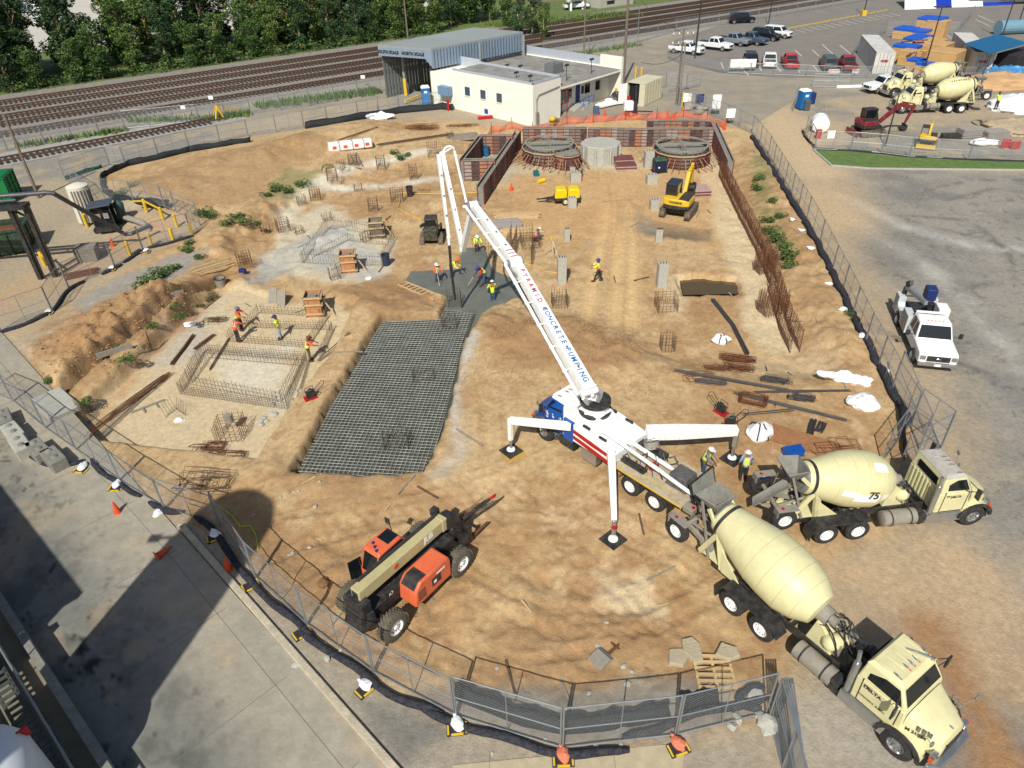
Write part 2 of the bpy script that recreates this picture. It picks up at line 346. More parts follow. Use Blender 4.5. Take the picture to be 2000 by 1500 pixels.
    # blinding slabs
    poly([(a,b) for a,b in SLABA],(216,194,154),.4,.95,.5,150); poly(W((420,700),(560,690),(560,800),(440,780),z=-.9),(226,218,196),1,.75,1.4,151)
    poly(W((300,640),(430,600),(400,700),(320,720),z=-.9),(190,186,174),1,.6,1.4,152); line(W((180,850),(300,700),(400,600),z=-.9),.5,(196,150,100),.5,.6,153)
    poly(W((490,540),(560,430),(640,400),(700,440),(770,470),(750,560),(640,560),z=-.9),(214,200,170),.6,.9,1.2,154)
    poly(W((590,470),(640,450),(690,460),(745,500),(740,545),(600,540),(560,500),z=-.9),(188,188,180),1,.85,1.3,155); poly(W((510,500),(570,490),(600,545),(500,560),z=-.9),(180,178,168),1,.8,1.3,156)
    for q in (((600,378),(690,345),(760,325),(830,310)),((560,430),(600,380)),((640,375),(760,365),(850,352))): line(W(*q,z=-.9),.8,(222,212,188),.9,.5,157)
    poly(W((905,345),(935,290),(1010,280),(1000,350),(940,365),z=-.9),(176,174,164),.8,.8,.8,158)
    poly(W((930,395),(980,330),(1390,310),(1420,340),(1380,325),(1010,345),z=-.9),(206,192,162),1,.75,1.2,159)
    # pale footing beside the long cage
    poly(W((1365,300),(1400,300),(1450,420),(1500,520),(1545,640),(1560,700),(1490,690),(1455,640),(1440,560),(1400,480),(1375,360),z=-.95),(222,200,160),.5,.85,.9,160)
    poly(W((1300,545),(1330,540),(1340,610),(1310,620),(1295,580),z=-.9),(218,196,156),.5,.7,.6,161)
    poly(W((1470,680),(1600,672),(1640,720),(1480,725)),(216,192,152),.6,.5,.6,162)
    # damp spots
    poly(W((1183,396),(1230,393),(1250,410),(1220,428),(1190,410),z=-.9),(98,70,44),.3,1.,.5,170); poly(W((1200,410),(1250,405),(1256,420),(1215,432),z=-.9),(136,130,116),.4,.9,.5,171)
    poly(W((1195,425),(1240,418),(1300,440),(1385,452),(1388,475),(1320,472),(1230,450),z=-.9),(120,106,86),.3,1.,.7,172); poly(W((1205,440),(1270,425),(1290,462),(1230,455),z=-.9),(134,132,124),.4,.9,.7,173)
    poly(W((1165,462),(1195,460),(1190,474),(1140,482),z=-.9),(172,166,150),.5,.8,.4,174)
    # disturbed brown earth
    for q,k in ((((960,600),(1060,610),(1200,640),(1260,720),(1130,740),(960,720),(920,660)),.85),(((640,560),(760,530),(860,560),(840,620),(740,620)),.85),(((260,360),(420,300),(600,270),(640,290),(480,400),(330,420)),.6),(((1420,330),(1500,340),(1640,560),(1700,690),(1640,700),(1560,560),(1480,420)),.4),(((70,700),(95,640),(185,600),(280,565),(400,580),(300,660),(170,760),(120,780)),.8),(((480,1000),(640,1040),(680,1150),(560,1180),(480,1090)),.7),(((950,1190),(1350,1150),(1460,1300),(1150,1400),(900,1330)),.6),(((500,920),(850,935),(900,1000),(620,1000)),.5)):
        poly(W(*q),(170,132,90),1.,k,2.2,int(180+k*100),1.6)
    line(W((860,930),(900,880),(880,770),(925,650)),.45,(204,198,184),.8,.6,190)
    poly(W((820,915),(860,900),(1010,900),(1000,990),(840,960)),(222,190,142),1,.5,1.5,191)
    poly(W((1180,1130),(1260,1120),(1290,1190),(1200,1200)),(228,208,168),.6,.7,1.,192,1)
    for q in (((1145,640),(1165,520),(1190,400)),((1200,640),(1205,480),(1200,400)),((1236,640),(1235,480),(1225,400))): line(W(*q,z=-.9),.55,(228,190,132),.8,.3,193)
    poly(W((1000,350),(1380,330),(1400,480),(1260,440),(1180,480),(1000,480),z=-.9),(214,172,118),2,.55,1.5,194)
    for q,_w in TRK: line(q,.24,(160,124,84),.10,.9,195,.6)
    # gravel verge beside the street
    poly(W((60,850),(322,1005),(432,1040),(500,1140),(600,1232),(730,1330),(890,1412),(1097,1478),(1500,1420),(1500,1600),(600,1600),(350,1030),(230,960),(40,900)),(172,160,140),.5,.9,.7,200)
    poly(W((700,1360),(890,1420),(880,1440),(800,1500),(760,1500)),(126,124,116),.6,.9,.6,201); poly(W((830,1350),(1400,1330),(1500,1400),(1320,1440),(1097,1463),(890,1400)),(150,146,136),.4,.85,.4,202)
    # weeds
    for q in (((560,330),(640,340),(560,390),(500,400)),((240,360),(300,345),(260,380)),((1470,290),(1510,330),(1500,400),(1540,480),(1500,470),(1480,380))): poly(W(*q),(118,128,74),.6,.55,1.2,210,1)
    # street: stained concrete
    st=ss(.05,-.05,sdf(x,y,STREET)); sc_=L3(np.broadcast_to(c(142,139,127),sh+(3,)),c(118,117,111),ss(.35,.65,fbm(x,y,5,220)))
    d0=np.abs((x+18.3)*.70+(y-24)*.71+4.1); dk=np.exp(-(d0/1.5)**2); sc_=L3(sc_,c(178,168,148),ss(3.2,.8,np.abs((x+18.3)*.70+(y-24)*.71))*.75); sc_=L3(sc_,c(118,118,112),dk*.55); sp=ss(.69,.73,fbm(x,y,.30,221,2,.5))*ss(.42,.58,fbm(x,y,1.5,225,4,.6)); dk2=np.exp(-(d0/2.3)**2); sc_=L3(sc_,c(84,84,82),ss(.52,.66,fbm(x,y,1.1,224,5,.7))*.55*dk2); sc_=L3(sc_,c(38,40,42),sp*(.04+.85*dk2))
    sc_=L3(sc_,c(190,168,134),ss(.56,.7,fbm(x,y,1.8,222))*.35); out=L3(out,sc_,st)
    # earth sides of pits; the trench's shade is painted into its colour
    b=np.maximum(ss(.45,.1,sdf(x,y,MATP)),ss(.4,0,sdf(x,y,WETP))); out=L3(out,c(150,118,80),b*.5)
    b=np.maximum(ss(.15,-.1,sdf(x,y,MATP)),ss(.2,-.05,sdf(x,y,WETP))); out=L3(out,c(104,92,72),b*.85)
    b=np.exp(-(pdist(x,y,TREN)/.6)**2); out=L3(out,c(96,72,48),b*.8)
    return np.clip(out*(1+(n3-.5)*.12)[...,None],.004,1)
def vcol_mat(name,fine=22,rough=.95,amp=.35,bump=.5,grit=True):
    m=bpy.data.materials.new(name); m.use_nodes=True; n=m.node_tree.nodes; L=m.node_tree.links; b=n['Principled BSDF']; b.inputs['Roughness'].default_value=rough; b.inputs['Specular IOR Level'].default_value=.25
    a=n.new('ShaderNodeVertexColor'); a.layer_name='Col'; g=n.new('ShaderNodeNewGeometry')
    n1=n.new('ShaderNodeTexNoise'); n1.inputs['Scale'].default_value=fine/12; n1.inputs['Detail'].default_value=9; n1.inputs['Roughness'].default_value=.72
    L.new(g.outputs['Position'],n1.inputs['Vector'])
    mr=n.new('ShaderNodeMapRange'); mr.inputs[1].default_value=.3; mr.inputs[2].default_value=.72; mr.inputs[3].default_value=1-amp; mr.inputs[4].default_value=1+amp*.75
    L.new(n1.outputs['Fac'],mr.inputs[0])
    v=n.new('ShaderNodeVectorMath'); v.operation='SCALE'; L.new(a.outputs[0],v.inputs[0]); L.new(mr.outputs[0],v.inputs['Scale']); out=v.outputs[0]
    if grit:   # pebbles
        vo=n.new('ShaderNodeTexVoronoi'); vo.inputs['Scale'].default_value=5.5; L.new(g.outputs['Position'],vo.inputs['Vector'])
        r=n.new('ShaderNodeMapRange'); r.inputs[1].default_value=.10; r.inputs[2].default_value=.16; r.inputs[3].default_value=.8; r.inputs[4].default_value=0; L.new(vo.outputs['Distance'],r.inputs[0])
        sp=n.new('ShaderNodeSeparateColor'); L.new(vo.outputs['Color'],sp.inputs[0])
        gt=n.new('ShaderNodeMath'); gt.operation='GREATER_THAN'; gt.inputs[1].default_value=.78; L.new(sp.outputs[0],gt.inputs[0])
        mu=n.new('ShaderNodeMath'); mu.operation='MULTIPLY'; L.new(gt.outputs[0],mu.inputs[0]); L.new(r.outputs[0],mu.inputs[1])
        hv=n.new('ShaderNodeMapRange'); hv.inputs[3].default_value=.6; hv.inputs[4].default_value=1.4; L.new(sp.outputs[1],hv.inputs[0])
        v2=n.new('ShaderNodeVectorMath'); v2.operation='SCALE'; L.new(out,v2.inputs[0]); L.new(hv.outputs[0],v2.inputs['Scale'])
        mx=n.new('ShaderNodeMix'); mx.data_type='RGBA'; L.new(mu.outputs[0],mx.inputs[0]); L.new(out,mx.inputs[6]); L.new(v2.outputs[0],mx.inputs[7]); out=mx.outputs[2]
    L.new(out,b.inputs['Base Color'])
    n2=n.new('ShaderNodeTexNoise'); n2.inputs['Scale'].default_value=fine/4; n2.inputs['Detail'].default_value=8; n2.inputs['Roughness'].default_value=.7; L.new(g.outputs['Position'],n2.inputs['Vector'])
    bp=n.new('ShaderNodeBump'); bp.inputs['Strength'].default_value=bump; bp.inputs['Distance'].default_value=.12; L.new(n2.outputs['Fac'],bp.inputs['Height']); L.new(bp.outputs[0],b.inputs['Normal'])
    return m
def grid_mesh(name,xs,ys,zfun,mt,kind='structure',smooth=True,holes=None,keep=None):
    X,Y=np.meshgrid(xs,ys); Z=zfun(X,Y); nx,ny=len(xs),len(ys)
    co=np.stack([X,Y,Z],-1).reshape(-1,3); i=np.arange(nx*ny).reshape(ny,nx)
    q=np.stack([i[:-1,:-1],i[:-1,1:],i[1:,1:],i[1:,:-1]],-1).reshape(-1,4)
    if keep is not None:
        cx=(X[:-1,:-1]+X[1:,1:]).ravel()/2; cy=(Y[:-1,:-1]+Y[1:,1:]).ravel()/2; q=q[keep(cx,cy)]
    me=bpy.data.meshes.new(name); me.vertices.add(len(co)); me.vertices.foreach_set('co',co.ravel()); me.loops.add(q.size); me.loops.foreach_set('vertex_index',q.ravel()); me.polygons.add(len(q))
    me.polygons.foreach_set('loop_start',np.arange(len(q))*4); me.polygons.foreach_set('loop_total',np.full(len(q),4)); me.update(); me.validate()
    ca=me.color_attributes.new('Col','FLOAT_COLOR','POINT'); cc=np.ones((len(co),4)); cc[:,:3]=gcol(X,Y).reshape(-1,3); ca.data.foreach_set('color',cc.ravel())
    if smooth: me.polygons.foreach_set('use_smooth',np.ones(len(q),bool))
    me.materials.append(mt); o=bpy.data.objects.new(name,me); COL.objects.link(o); o['kind']=kind; return o
def clip_poly(P_,ax,v,sg):
    o=[]; n=len(P_)
    for i in range(n):
        a=P_[i]; b=P_[(i+1)%n]; da=(a[ax]-v)*sg; db=(b[ax]-v)*sg
        if da>=0: o.append(a)
        if (da>=0)!=(db>=0):
            t=da/(da-db); o.append((a[0]+(b[0]-a[0])*t,a[1]+(b[1]-a[1])*t))
    return o
def sheet(name,poly,res,z,mt,kind='structure'):
    """flat paved sheet, cut into cells so that it can carry the stains of gcol()"""
    x0,x1,y0,y1=bb(poly,0); xs=np.arange(x0,x1+res,res); ys=np.arange(y0,y1+res,res); vid={}; V=[]; Fc=[]
    def gv(x,y):
        k=(round(x,3),round(y,3))
        if k not in vid: vid[k]=len(V); V.append((x,y,z))
        return vid[k]
    for j in range(len(ys)-1):
        row=clip_poly(clip_poly(poly,1,ys[j],1),1,ys[j+1],-1)
        if len(row)<3: continue
        rx0=min(p[0] for p in row); rx1=max(p[0] for p in row)
        for i in range(len(xs)-1):
            if xs[i+1]<rx0 or xs[i]>rx1: continue
            c=clip_poly(clip_poly(row,0,xs[i],1),0,xs[i+1],-1)
            ids=[]
            for p in c:
                k=gv(*p)
                if not ids or ids[-1]!=k: ids.append(k)
            if len(ids)>1 and ids[0]==ids[-1]: ids.pop()
            if len(set(ids))>2: Fc.append(tuple(dict.fromkeys(ids)))
    me=bpy.data.meshes.new(name); me.from_pydata(V,[],Fc); me.update(); me.validate()
    A=np.array(V); cc=np.ones((len(V),4)); cc[:,:3]=gcol(A[:,0],A[:,1]); ca=me.color_attributes.new('Col','FLOAT_COLOR','POINT'); ca.data.foreach_set('color',cc.ravel())
    import bmesh
    b=bmesh.new(); b.from_mesh(me); bmesh.ops.recalc_face_normals(b,faces=b.faces)
    if b.faces and sum(f.normal.z for f in b.faces)<0: bmesh.ops.reverse_faces(b,faces=b.faces)
    b.to_mesh(me); b.free()
    me.materials.append(mt); o=bpy.data.objects.new(name,me); COL.objects.link(o); o['kind']=kind; return o
DIRT=vcol_mat('site_earth',44,.95,.26,.5); PAVE=vcol_mat('worn_pavement',20,.9,.2,.25,False)
ys=[7.0]
while ys[-1]<101: ys.append(ys[-1]+.07+.0036*(ys[-1]-7))
grid_mesh('ground',np.arange(-62,64,.115),np.array(ys),zf,DIRT)
XR,YR=(-62,63.9),(7.0,ys[-1])
far=MB()
for a in ((-600,-60,XR[0],900),(XR[1],-60,700,900),(XR[0],YR[1],XR[1],900),(XR[0],-60,XR[1],YR[0])):
    far.add([(a[0],a[1],-.03),(a[2],a[1],-.03),(a[2],a[3],-.03),(a[0],a[3],-.03)],[(0,1,2,3)])
MFAR=mat('dusty_lot',(176,168,152),.95,var=.2,scale=.08,dirt=(150,146,138),da=.6,k=.72)
tag(far.build('outer_ground',MFAR),kind='structure')
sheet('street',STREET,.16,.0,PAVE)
# ---------------- vehicles
_mc={}
def inst(key,fn,parent,loc=(0,0,0),rot=(0,0,0),label=None):
    """first call builds the part, later calls copy it (with its sub-parts)"""
    if key not in _mc: _mc[key]=fn(); o=_mc[key]
    else: o=copy_tree(_mc[key])
    o.parent=parent; o.location=loc; o.rotation_euler=rot
    if label: o['label']=label
    return o
def mk_wheel(r,w,rim,rr,lug=False,dual=False,name='wheel',tm=None):
    def f():
        b=MB(); h=w/2
        b.lathe([(-h,rr),(-h*.98,r*.86),(-h*.8,r*.97),(-h*.5,r),(h*.5,r),(h*.8,r*.97),(h*.98,r*.86),(h,rr),(h*.7,rr*.9),(-h*.7,rr*.9)],d=(0,1,0),n=36,cap=False)
        if dual: b.lathe([(-h*3.1,rr),(-h*3.05,r*.86),(-h*2.8,r),(-h*1.4,r),(-h*1.15,r*.86),(-h*1.1,rr)],d=(0,1,0),n=32)
        if lug:
            for i in range(26):
                a=2*PI*i/26
                for s in (-1,1):
                    a2=a+(.12 if s>0 else 0); b.T=Matrix.Rotation(a2,4,'Y')@Matrix.Translation((r*.995,s*h*.45,0))@Matrix.Rotation(s*.5,4,'X'); b.box(-.03,-h*.5,-r*.045,.03,h*.5,r*.045)
            b.T=None
        t=b.build(name,tm or MB_,smooth=True)
        q=MB(); q.lathe([(h*.35,rr*.97),(h*.9,rr*.99),(h*.97,rr*.92),(h*.55,rr*.82),(h*.35,rr*.55),(h*.55,rr*.38),(h*.62,rr*.3),(h*.95,rr*.26),(h*.98,.02)],d=(0,1,0),n=28)
        for i in range(10):
            a=2*PI*i/10; q.cyl((rr*.5*math.cos(a),h*.4,rr*.5*math.sin(a)),(rr*.5*math.cos(a),h*.62,rr*.5*math.sin(a)),rr*.05,n=5)
            q.cyl((rr*.7*math.cos(a+.3),h*.35,rr*.7*math.sin(a+.3)),(rr*.7*math.cos(a+.3),h*.66,rr*.7*math.sin(a+.3)),rr*.06,n=5,m=1)
        q.lathe([(-h*.6,rr*.97),(-h*.3,rr*.5),(-h*.25,.02)],d=(0,1,0),n=16,m=1)
        q.build('rim',[rim,MK],t,smooth=True); return t
    return f
def wheels(root,key,r,w,rim,rr,pts,lug=False,dual=False,name='wheel'):
    for x,y,s in pts: inst((key,dual),mk_wheel(r,w,rim,rr,lug,dual,name),root,(x,y,r) if len((x,y,s))==3 else 0,(0,0,0 if s>0 else PI))
def conv_cab(root,x0,x1,xh,paint,roofm,hw=1.05,zr=2.85,ribs=False,hz=(2.0,1.55),stars=False,fender=None,wx=5.8):
    zc=.95; zb=hz[0]
    # cab shell: tapered towards the roof, windscreen raked
    b=MB(); lo=[(x0,-hw),(x1+.35,-hw),(x1+.35,hw),(x0,hw)]; mid=[(x0,-hw),(x1+.3,-hw),(x1+.3,hw),(x0,hw)]; hi=[(x0+.1,-hw+.12),(x1-.12,-hw+.16),(x1-.12,hw-.16),(x0+.1,hw-.12)]
    b.prism(lo,zc,zb,'z',0,mid); b.prism(mid,zb,zr-.12,'z',0,hi)
    cab=b.build('cab',[paint,roofm],root,bevel=.05,smooth=True)
    t=MB(); r0=[(p[0]+(.02 if p[0]<x1-.5 else .06)*(-1 if p[0]<x1-.5 else 1),p[1]*1.02) for p in hi]; t.prism(r0,zr-.14,zr,'z',0,[(p[0]+(-.1 if p[0]>x0+1 else .08),p[1]*.88) for p in hi])
    for k in range(5): 
        yy=-.7+k*.35; t.box(x0+.3,yy-.03,zr-.01,x1-.45,yy+.03,zr+.012)
    t.build('roof',roofm,cab,bevel=.05,smooth=True)
    for k,yy in enumerate((-.75,-.25,0,.25,.75)): l=MB(); l.lathe([(0,.03),(.1,.045),(.22,.012)],(x1-.32,yy,zr+.005),(-1,0,.25),n=8); l.build('marker_lamp',MCH,cab); l=MB(); l.blob((x1-.29,yy,zr),(.03,.035,.03),1,0,8,5); l.build('lamp_lens',MORG,cab)
    # glass set 8 mm proud
    def lerp(z): return (z-zb)/(zr-.12-zb)
    z0,z1=zb+.12,zr-.24; g=MB()
    def fx(z): return x1+.3+(-.42)*lerp(z)
    def sy(z): return hw-(.16)*lerp(z)
    e=.012
    g.add([(fx(z0)+e,-sy(z0)+.1,z0),(fx(z0)+e,sy(z0)-.1,z0),(fx(z1)+e,sy(z1)-.12,z1),(fx(z1)+e,-sy(z1)+.12,z1)],[(0,1,2,3)])
    g.build('windscreen',MGL,cab)
    for s in (-1,1):
        g=MB(); xa,xb=x0+.3,x1-.02
        g.add([(xa,s*(sy(z0)+e),z0+.03),(xb+.14,s*(sy(z0)+e),z0-.02),(xb-.1,s*(sy(z1)+e),z1),(xa,s*(sy(z1)+e),z1)],[(0,1,2,3)] if s<0 else [(3,2,1,0)]); w_=g.build('side_window',MGL,cab)
        d=MB(); d.box(x0+.22,s*hw-.02,zc+.04,x0+.245,s*hw+.012,zb+.08,0); d.box(x1+.12,s*hw-.02,zc+.04,x1+.145,s*hw+.012,zb+.0,0); d.box(x0+.245,s*hw-.02,zc+.04,x1+.12,s*hw+.012,zc+.06,0); d.build('door_seal',MK,cab); d=MB(); d.box(x0+.32,s*(hw+.01)-.02,zb-.16,x0+.46,s*(hw+.01)+.02,zb-.12,0); d.build('door_handle',MK,cab)
        m=MB(); m.cyl((x1-.05,s*hw,zb+.1),(x1+.1,s*(hw+.42),zb+.35),.018,n=5); m.cyl((x1-.05,s*hw,zb+.6),(x1+.1,s*(hw+.42),zb+.45),.018,n=5); m.bc(x1+.1,s*(hw+.45),zb+.02,.06,.22,.48); m.build('mirror',MK,cab)
        st=MB()
        for k,zz in enumerate((.45,.72)): st.box(x0+.35,s*(hw-.22)-.16,zz,x0+1.0,s*(hw-.22)+.2,zz+.04)
        st.box(x0+.3,s*(hw-.22)-.18,.40,x0+.34,s*(hw-.22)+.2,zc); st.build('step',MCH,root)
    rw=MB(); rw.box(x0-.012,-.62,zb+.2,x0+.02,.62,zb+.55); rw.build('rear_window',MGL,cab)
    if ribs:
        q=MB()
        for k in range(8): q.box(x0-.03,-.85+k*.22,zc+.12,x0+.01,-.75+k*.22,zb+.05)
        q.build('back_panel',paint,cab,bevel=.012)
    # hood: rounded sections from cowl to nose
    b=MB(); secs=[]
    for t in (0,.25,.5,.75,.93,1):
        x=x1+.33+(xh-x1-.33)*t; w_=.98-.34*t; zt=hz[0]+(hz[1]-hz[0])*t-(.12 if t==1 else 0); w_=w_-(.08 if t==1 else 0); zl=.85
        s=[(-w_-.03,zl),(-w_-.02,zt-.35),(-w_+.04,zt-.14),(-w_+.2,zt-.02),(0,zt+.03),(w_-.2,zt-.02),(w_-.04,zt-.14),(w_+.02,zt-.35),(w_+.03,zl)]
        secs.append([(x,p[0],p[1]) for p in s])
    n=9; vs=[p for s in secs for p in s]; fs=[(j*n+i,j*n+i+1,(j+1)*n+i+1,(j+1)*n+i) for j in range(5) for i in range(n-1)]+[tuple(5*n+i for i in range(n))]
    b.add(vs,fs); hood=b.build('hood',paint,root,smooth=True)
    g=MB(); g.box(xh-.02,-.46,.78,xh+.035,.46,hz[1]-.16); g.build('grille',MK,root)
    for i in range(5):
        pass
    for s in (-1,1):
        for k in range(3): v=MB(); v.bc(x1+.75+k*.16,s*(.93-.05*k),hz[0]-.42,.07,.05,.2); v.build('hood_vent',MCH,hood)
    bp=MB(); bp.prism([(xh-.05,-1.12),(xh+.2,-.85),(xh+.24,0),(xh+.2,.85),(xh-.05,1.12),(xh-.12,1.1),(xh-.1,0),(xh-.12,-1.1)],.42,.78,'z'); bp.build('bumper',MCH if not ribs else MK,root,bevel=.03)
    for s in (-1,1):
        f=MB(); n=9; o=[];i_=[]
        for k in range(n+1):
            a=PI*(1.02-k/n*1.02); o.append((wx+.74*math.cos(a),.62+.66*math.sin(a))); i_.append((wx+.64*math.cos(a),.62+.56*math.sin(a)))
        f.prism(o+i_[::-1],s*.78,s*(hw+.14),'y'); fd=f.build('fender',fender or paint,root,bevel=.02,smooth=True)
        if s: 
            f2=MB(); o2=[(wx+.77*math.cos(PI*(1-k/n)),.62+.69*math.sin(PI*(1-k/n))) for k in range(n+1)]; i2=[(wx+.63*math.cos(PI*(1-k/n)),.62+.55*math.sin(PI*(1-k/n))) for k in range(n+1)]
            f2.prism(o2+i2[::-1],s*(hw+.1),s*(hw+.17),'y'); f2.build('fender_flare',MK,fd)
        l=MB(); l.bc(xh-.08,s*.86,1.0,.16,.26,.2); l.build('headlight',MCH,root,bevel=.02)
        l=MB(); l.bc(xh-.06,s*(hw+.02),1.0,.12,.07,.12); l.build('indicator',MORG,root)
    return cab,hood
def tandem(root,key,hw=1.2,xs=(-.69,.69),r=.52,rim=MW,flap=True):
    for x in xs:
        for s in (1,-1): inst((key,'d'),mk_wheel(r,.27,rim,.3,dual=True),root,(x,s*(hw-.15),r),(0,0,0 if s>0 else PI))
        a=MB(); a.cyl((x,-hw+.3,r),(x,hw-.3,r),.1,n=8); a.blob((x,0,r),(.28,.25,.25),amp=.02); a.build('axle',MK,root)
    if flap:
        for s in (1,-1):
            f=MB(); z=1.13
            f.prism([(xs[0]-.72,.75),(xs[0]-.45,z),(xs[1]+.45,z),(xs[1]+.72,.75),(xs[1]+.7,.72),(xs[1]+.43,z-.04),(xs[0]-.43,z-.04),(xs[0]-.7,.72)],s*.62,s*(hw+.04),'y'); f.box(xs[0]-.74,s*.9-.28,.28,xs[0]-.7,s*.9+.3,.8)
            f.build('mudguard',MK,root,bevel=.015)
def mixer_truck(loc,rz,label,x0,x1,xh,wx,dr,ribs=False,roofm=None,name75=False,boost=(-3.3,1.9),swash=False):
    root=empty('mixer_truck',loc,rz,label,'concrete mixer','concrete mixer trucks')
    cab,hood=conv_cab(root,x0,x1,xh,MCR,roofm or MCR,ribs=ribs,wx=wx,hz=(2.02,1.5) if not ribs else (2.0,1.45),fender=MCR)
    fr=MB()
    for s in (-1,1): fr.box(-2.2,s*.44-.05,.72,x0+.4,s*.44+.05,1.02); fr.box(x0+.4,s*.44-.04,.62,xh-.1,s*.44+.04,.85)
    for k in range(6): fr.box(-2+k*1.1,-.39,.76,-1.9+k*1.1,.39,.98)
    fr.build('frame',MK,root)
    tandem(root,'mx'); 
    for s in (1,-1): inst('mxf',mk_wheel(.54,.36,MCH,.29),root,(wx,s*.98,.54),(0,0,0 if s>0 else PI))
    xr,zr_,xf,zf_,rm=dr; a=Vector((xr,0,zr_)); d=Vector((xf,0,zf_))-a; Ln=d.length
    dm=MB(); pr=[(0,.52),(.05,.62),(.12,.64),(Ln*.30,.98),(Ln*.46,rm*.965),(Ln*.60,rm),(Ln*.75,rm*.985),(Ln*.88,rm*.82),(Ln*.985,rm*.55),(Ln,.2)]
    dm.lathe(pr,a,d,n=44,ms=[1,1]+[0]*8); drum=dm.build('drum',[MCR,MCOND],root,smooth=True)
    sm_=MB(); dn=d.normalized()
    for t_ in (.30,.46,.60,.75,.88):
        rr=float(np.interp(t_*Ln,[q[0] for q in pr],[q[1] for q in pr])); sm_.lathe([(-.012,rr*1.001),(0,rr+.007),(.012,rr*1.001)],a+dn*(t_*Ln),d,n=44,cap=False)
    sm_.build('weld_seams',mat('seam_paint',(212,202,148),.6),drum,smooth=True)
    rg=MB(); dn=d.normalized(); rg.lathe([(-.02,.66),(-.02,.74),(.1,.74),(.1,.66)],a+dn*.32,d,n=32,cap=False); rg.build('drum_ring',MK,drum,smooth=True)
    op=MB(); op.lathe([(-.02,.5),(.0,.42),(.4,.3),(.4,.02)],a,d,n=20,cap=False); op.build('drum_mouth',MCOND,drum)
    # rear pedestal, rollers, hopper and chute
    p=MB()
    for s in (-1,1):
        p.bar((xr+.9,s*.5,1.0),(xr+.55,s*.62,zr_-.25),.16,.3); p.bar((xr-.3,s*.5,1.0),(xr+.45,s*.62,zr_-.35),.12,.2); p.bar((xr+.5,s*.62,zr_-.3),(xr-.2,s*.55,zr_+.45),.1,.16); p.cyl((xr+.5,s*.45,zr_-.62),(xr+.75,s*.45,zr_-.68),.14,n=12)
        p.prism([(xr+.9,.98),(xr+1.9,.98),(xr+.75,zr_-.9)],s*.60,s*.64,'y')
    p.box(xr-.4,-.5,1.0,xr+1.2,.5,1.1); p.build('rear_pedestal',MCR,root,bevel=.01)
    h=MB(); hx=xr-.3; hz_=zr_+.2
    pts=[]; 
    h.prism([(hx-.55,-.62),(hx+.35,-.5),(hx+.35,.5),(hx-.55,.62)],hz_+.55,hz_-.1,'z',0,[(hx-.15,-.2),(hx+.3,-.2),(hx+.3,.2),(hx-.15,.2)])
    h.v=h.v; h.f=[f for f in h.f if len(f)==4 and not (set(f)<=set(range(4)))]; h.m=h.m[:len(h.f)]
    ho=h.build('hopper',MCOND,root); sm=ho.modifiers.new('solid','SOLIDIFY'); sm.thickness=.04
    c=MB(); n=8; ch0=Vector((hx-.05,0,hz_-.35)); ch1=Vector((hx-1.25,.35,1.45))
    def trough(b,a_,b_,w0,w1):
        d_=(b_-a_); u,q=b._frame(d_); vs=[]
        for pt,wd in ((a_,w0),(b_,w1)):
            for th in (0,.0):
                pass
            for k in range(n+1):
                t=PI+PI*k/n; vs.append(pt+u*(math.cos(t)*wd)+Vector((0,0,1))*(math.sin(t)*wd*.75))
        m_=n+1; b.add(vs,[(k,k+1,m_+k+1,m_+k) for k in range(n)])
    trough(c,ch0,ch1,.3,.24); co=c.build('chute',MCOND,root); sm=co.modifiers.new('solid','SOLIDIFY'); sm.thickness=.03
    k=MB()
    for s in (-1,1): k.bar((xr+.2,s*.58,1.1),(hx-.3,s*.5,hz_+.3),.07,.09); 
    k.cyl((xr-.1,-.55,1.2),(ch1.x+.3,.2,1.35),.05); k.cyl((xr,0,1.1),(ch1.x+.4,.25,1.3),.06,n=8)
    # ladder on the near side
    for s in (-.2,.2): k.cyl((hx-.15+s,.9,.5),(hx+.1+s,.68,hz_+.4),.02,n=5)
    for i in range(9): 
        t=i/9; k.cyl((hx-.35+.25*t,.9-.22*t,.5+(hz_-.1)*t),(hx+.05+.25*t,.9-.22*t,.5+(hz_-.1)*t),.015,n=5)
    k.build('ladder',MGREY,root)
    # raised booster axle
    bx,bz=boost; ax=MB(); ax.cyl((bx,-.95,bz),(bx,.95,bz),.09,n=8); 
    for s in (-1,1): ax.bar((bx,s*.5,bz),(xr+.2,s*.38,1.35),.12,.18); ax.cyl((bx+.1,s*.3,bz),(xr+.3,s*.3,2.0),.06,n=8)
    bo=ax.build('booster_axle',MGREY,root)
    for s in (1,-1):
        inst('mxb',mk_wheel(.52,.3,MW,.29,name='booster_wheel'),bo,(bx,s*1.05,bz),(0,0,0 if s>0 else PI))
        f=MB(); f.bc(bx+.05,s*1.05,bz+.55,.85,.36,.04); f.bc(bx-.4,s*1.05,bz+.25,.04,.36,.36); f.build('booster_fender',MGREY,bo)
        f=MB(); f.cyl((bx-.15,s*1.05,bz+.57),(bx-.15,s*1.05,bz+.61),.07,n=12); f.build('tail_lamp',MRED,bo)
    # front pedestal, water tank, pump and hoses
    q=MB(); q.prism([(xf-.1,1.0),(xf+.9,1.0),(xf+.55,zf_-.35),(xf+.25,zf_-.1),(xf+.1,zf_-.1)],-.4,.4,'y'); q.build('front_pedestal',MCR,root,bevel=.02)
    gb=MB(); gb.cyl((xf-.05,0,zf_),(xf+.35,0,zf_-.02),.34,n=16); gb.cyl((xf+.35,0,zf_-.02),(xf+.6,0,zf_-.02),.18,n=10); gb.bc(xf+.75,.1,1.0,.5,.5,.5); gb.bc(xf+.95,-.15,1.05,.3,.35,.6); gb.bc(xf+.6,.3,1.5,.25,.2,.5); gb.build('drum_drive',MGREY,root,bevel=.02)
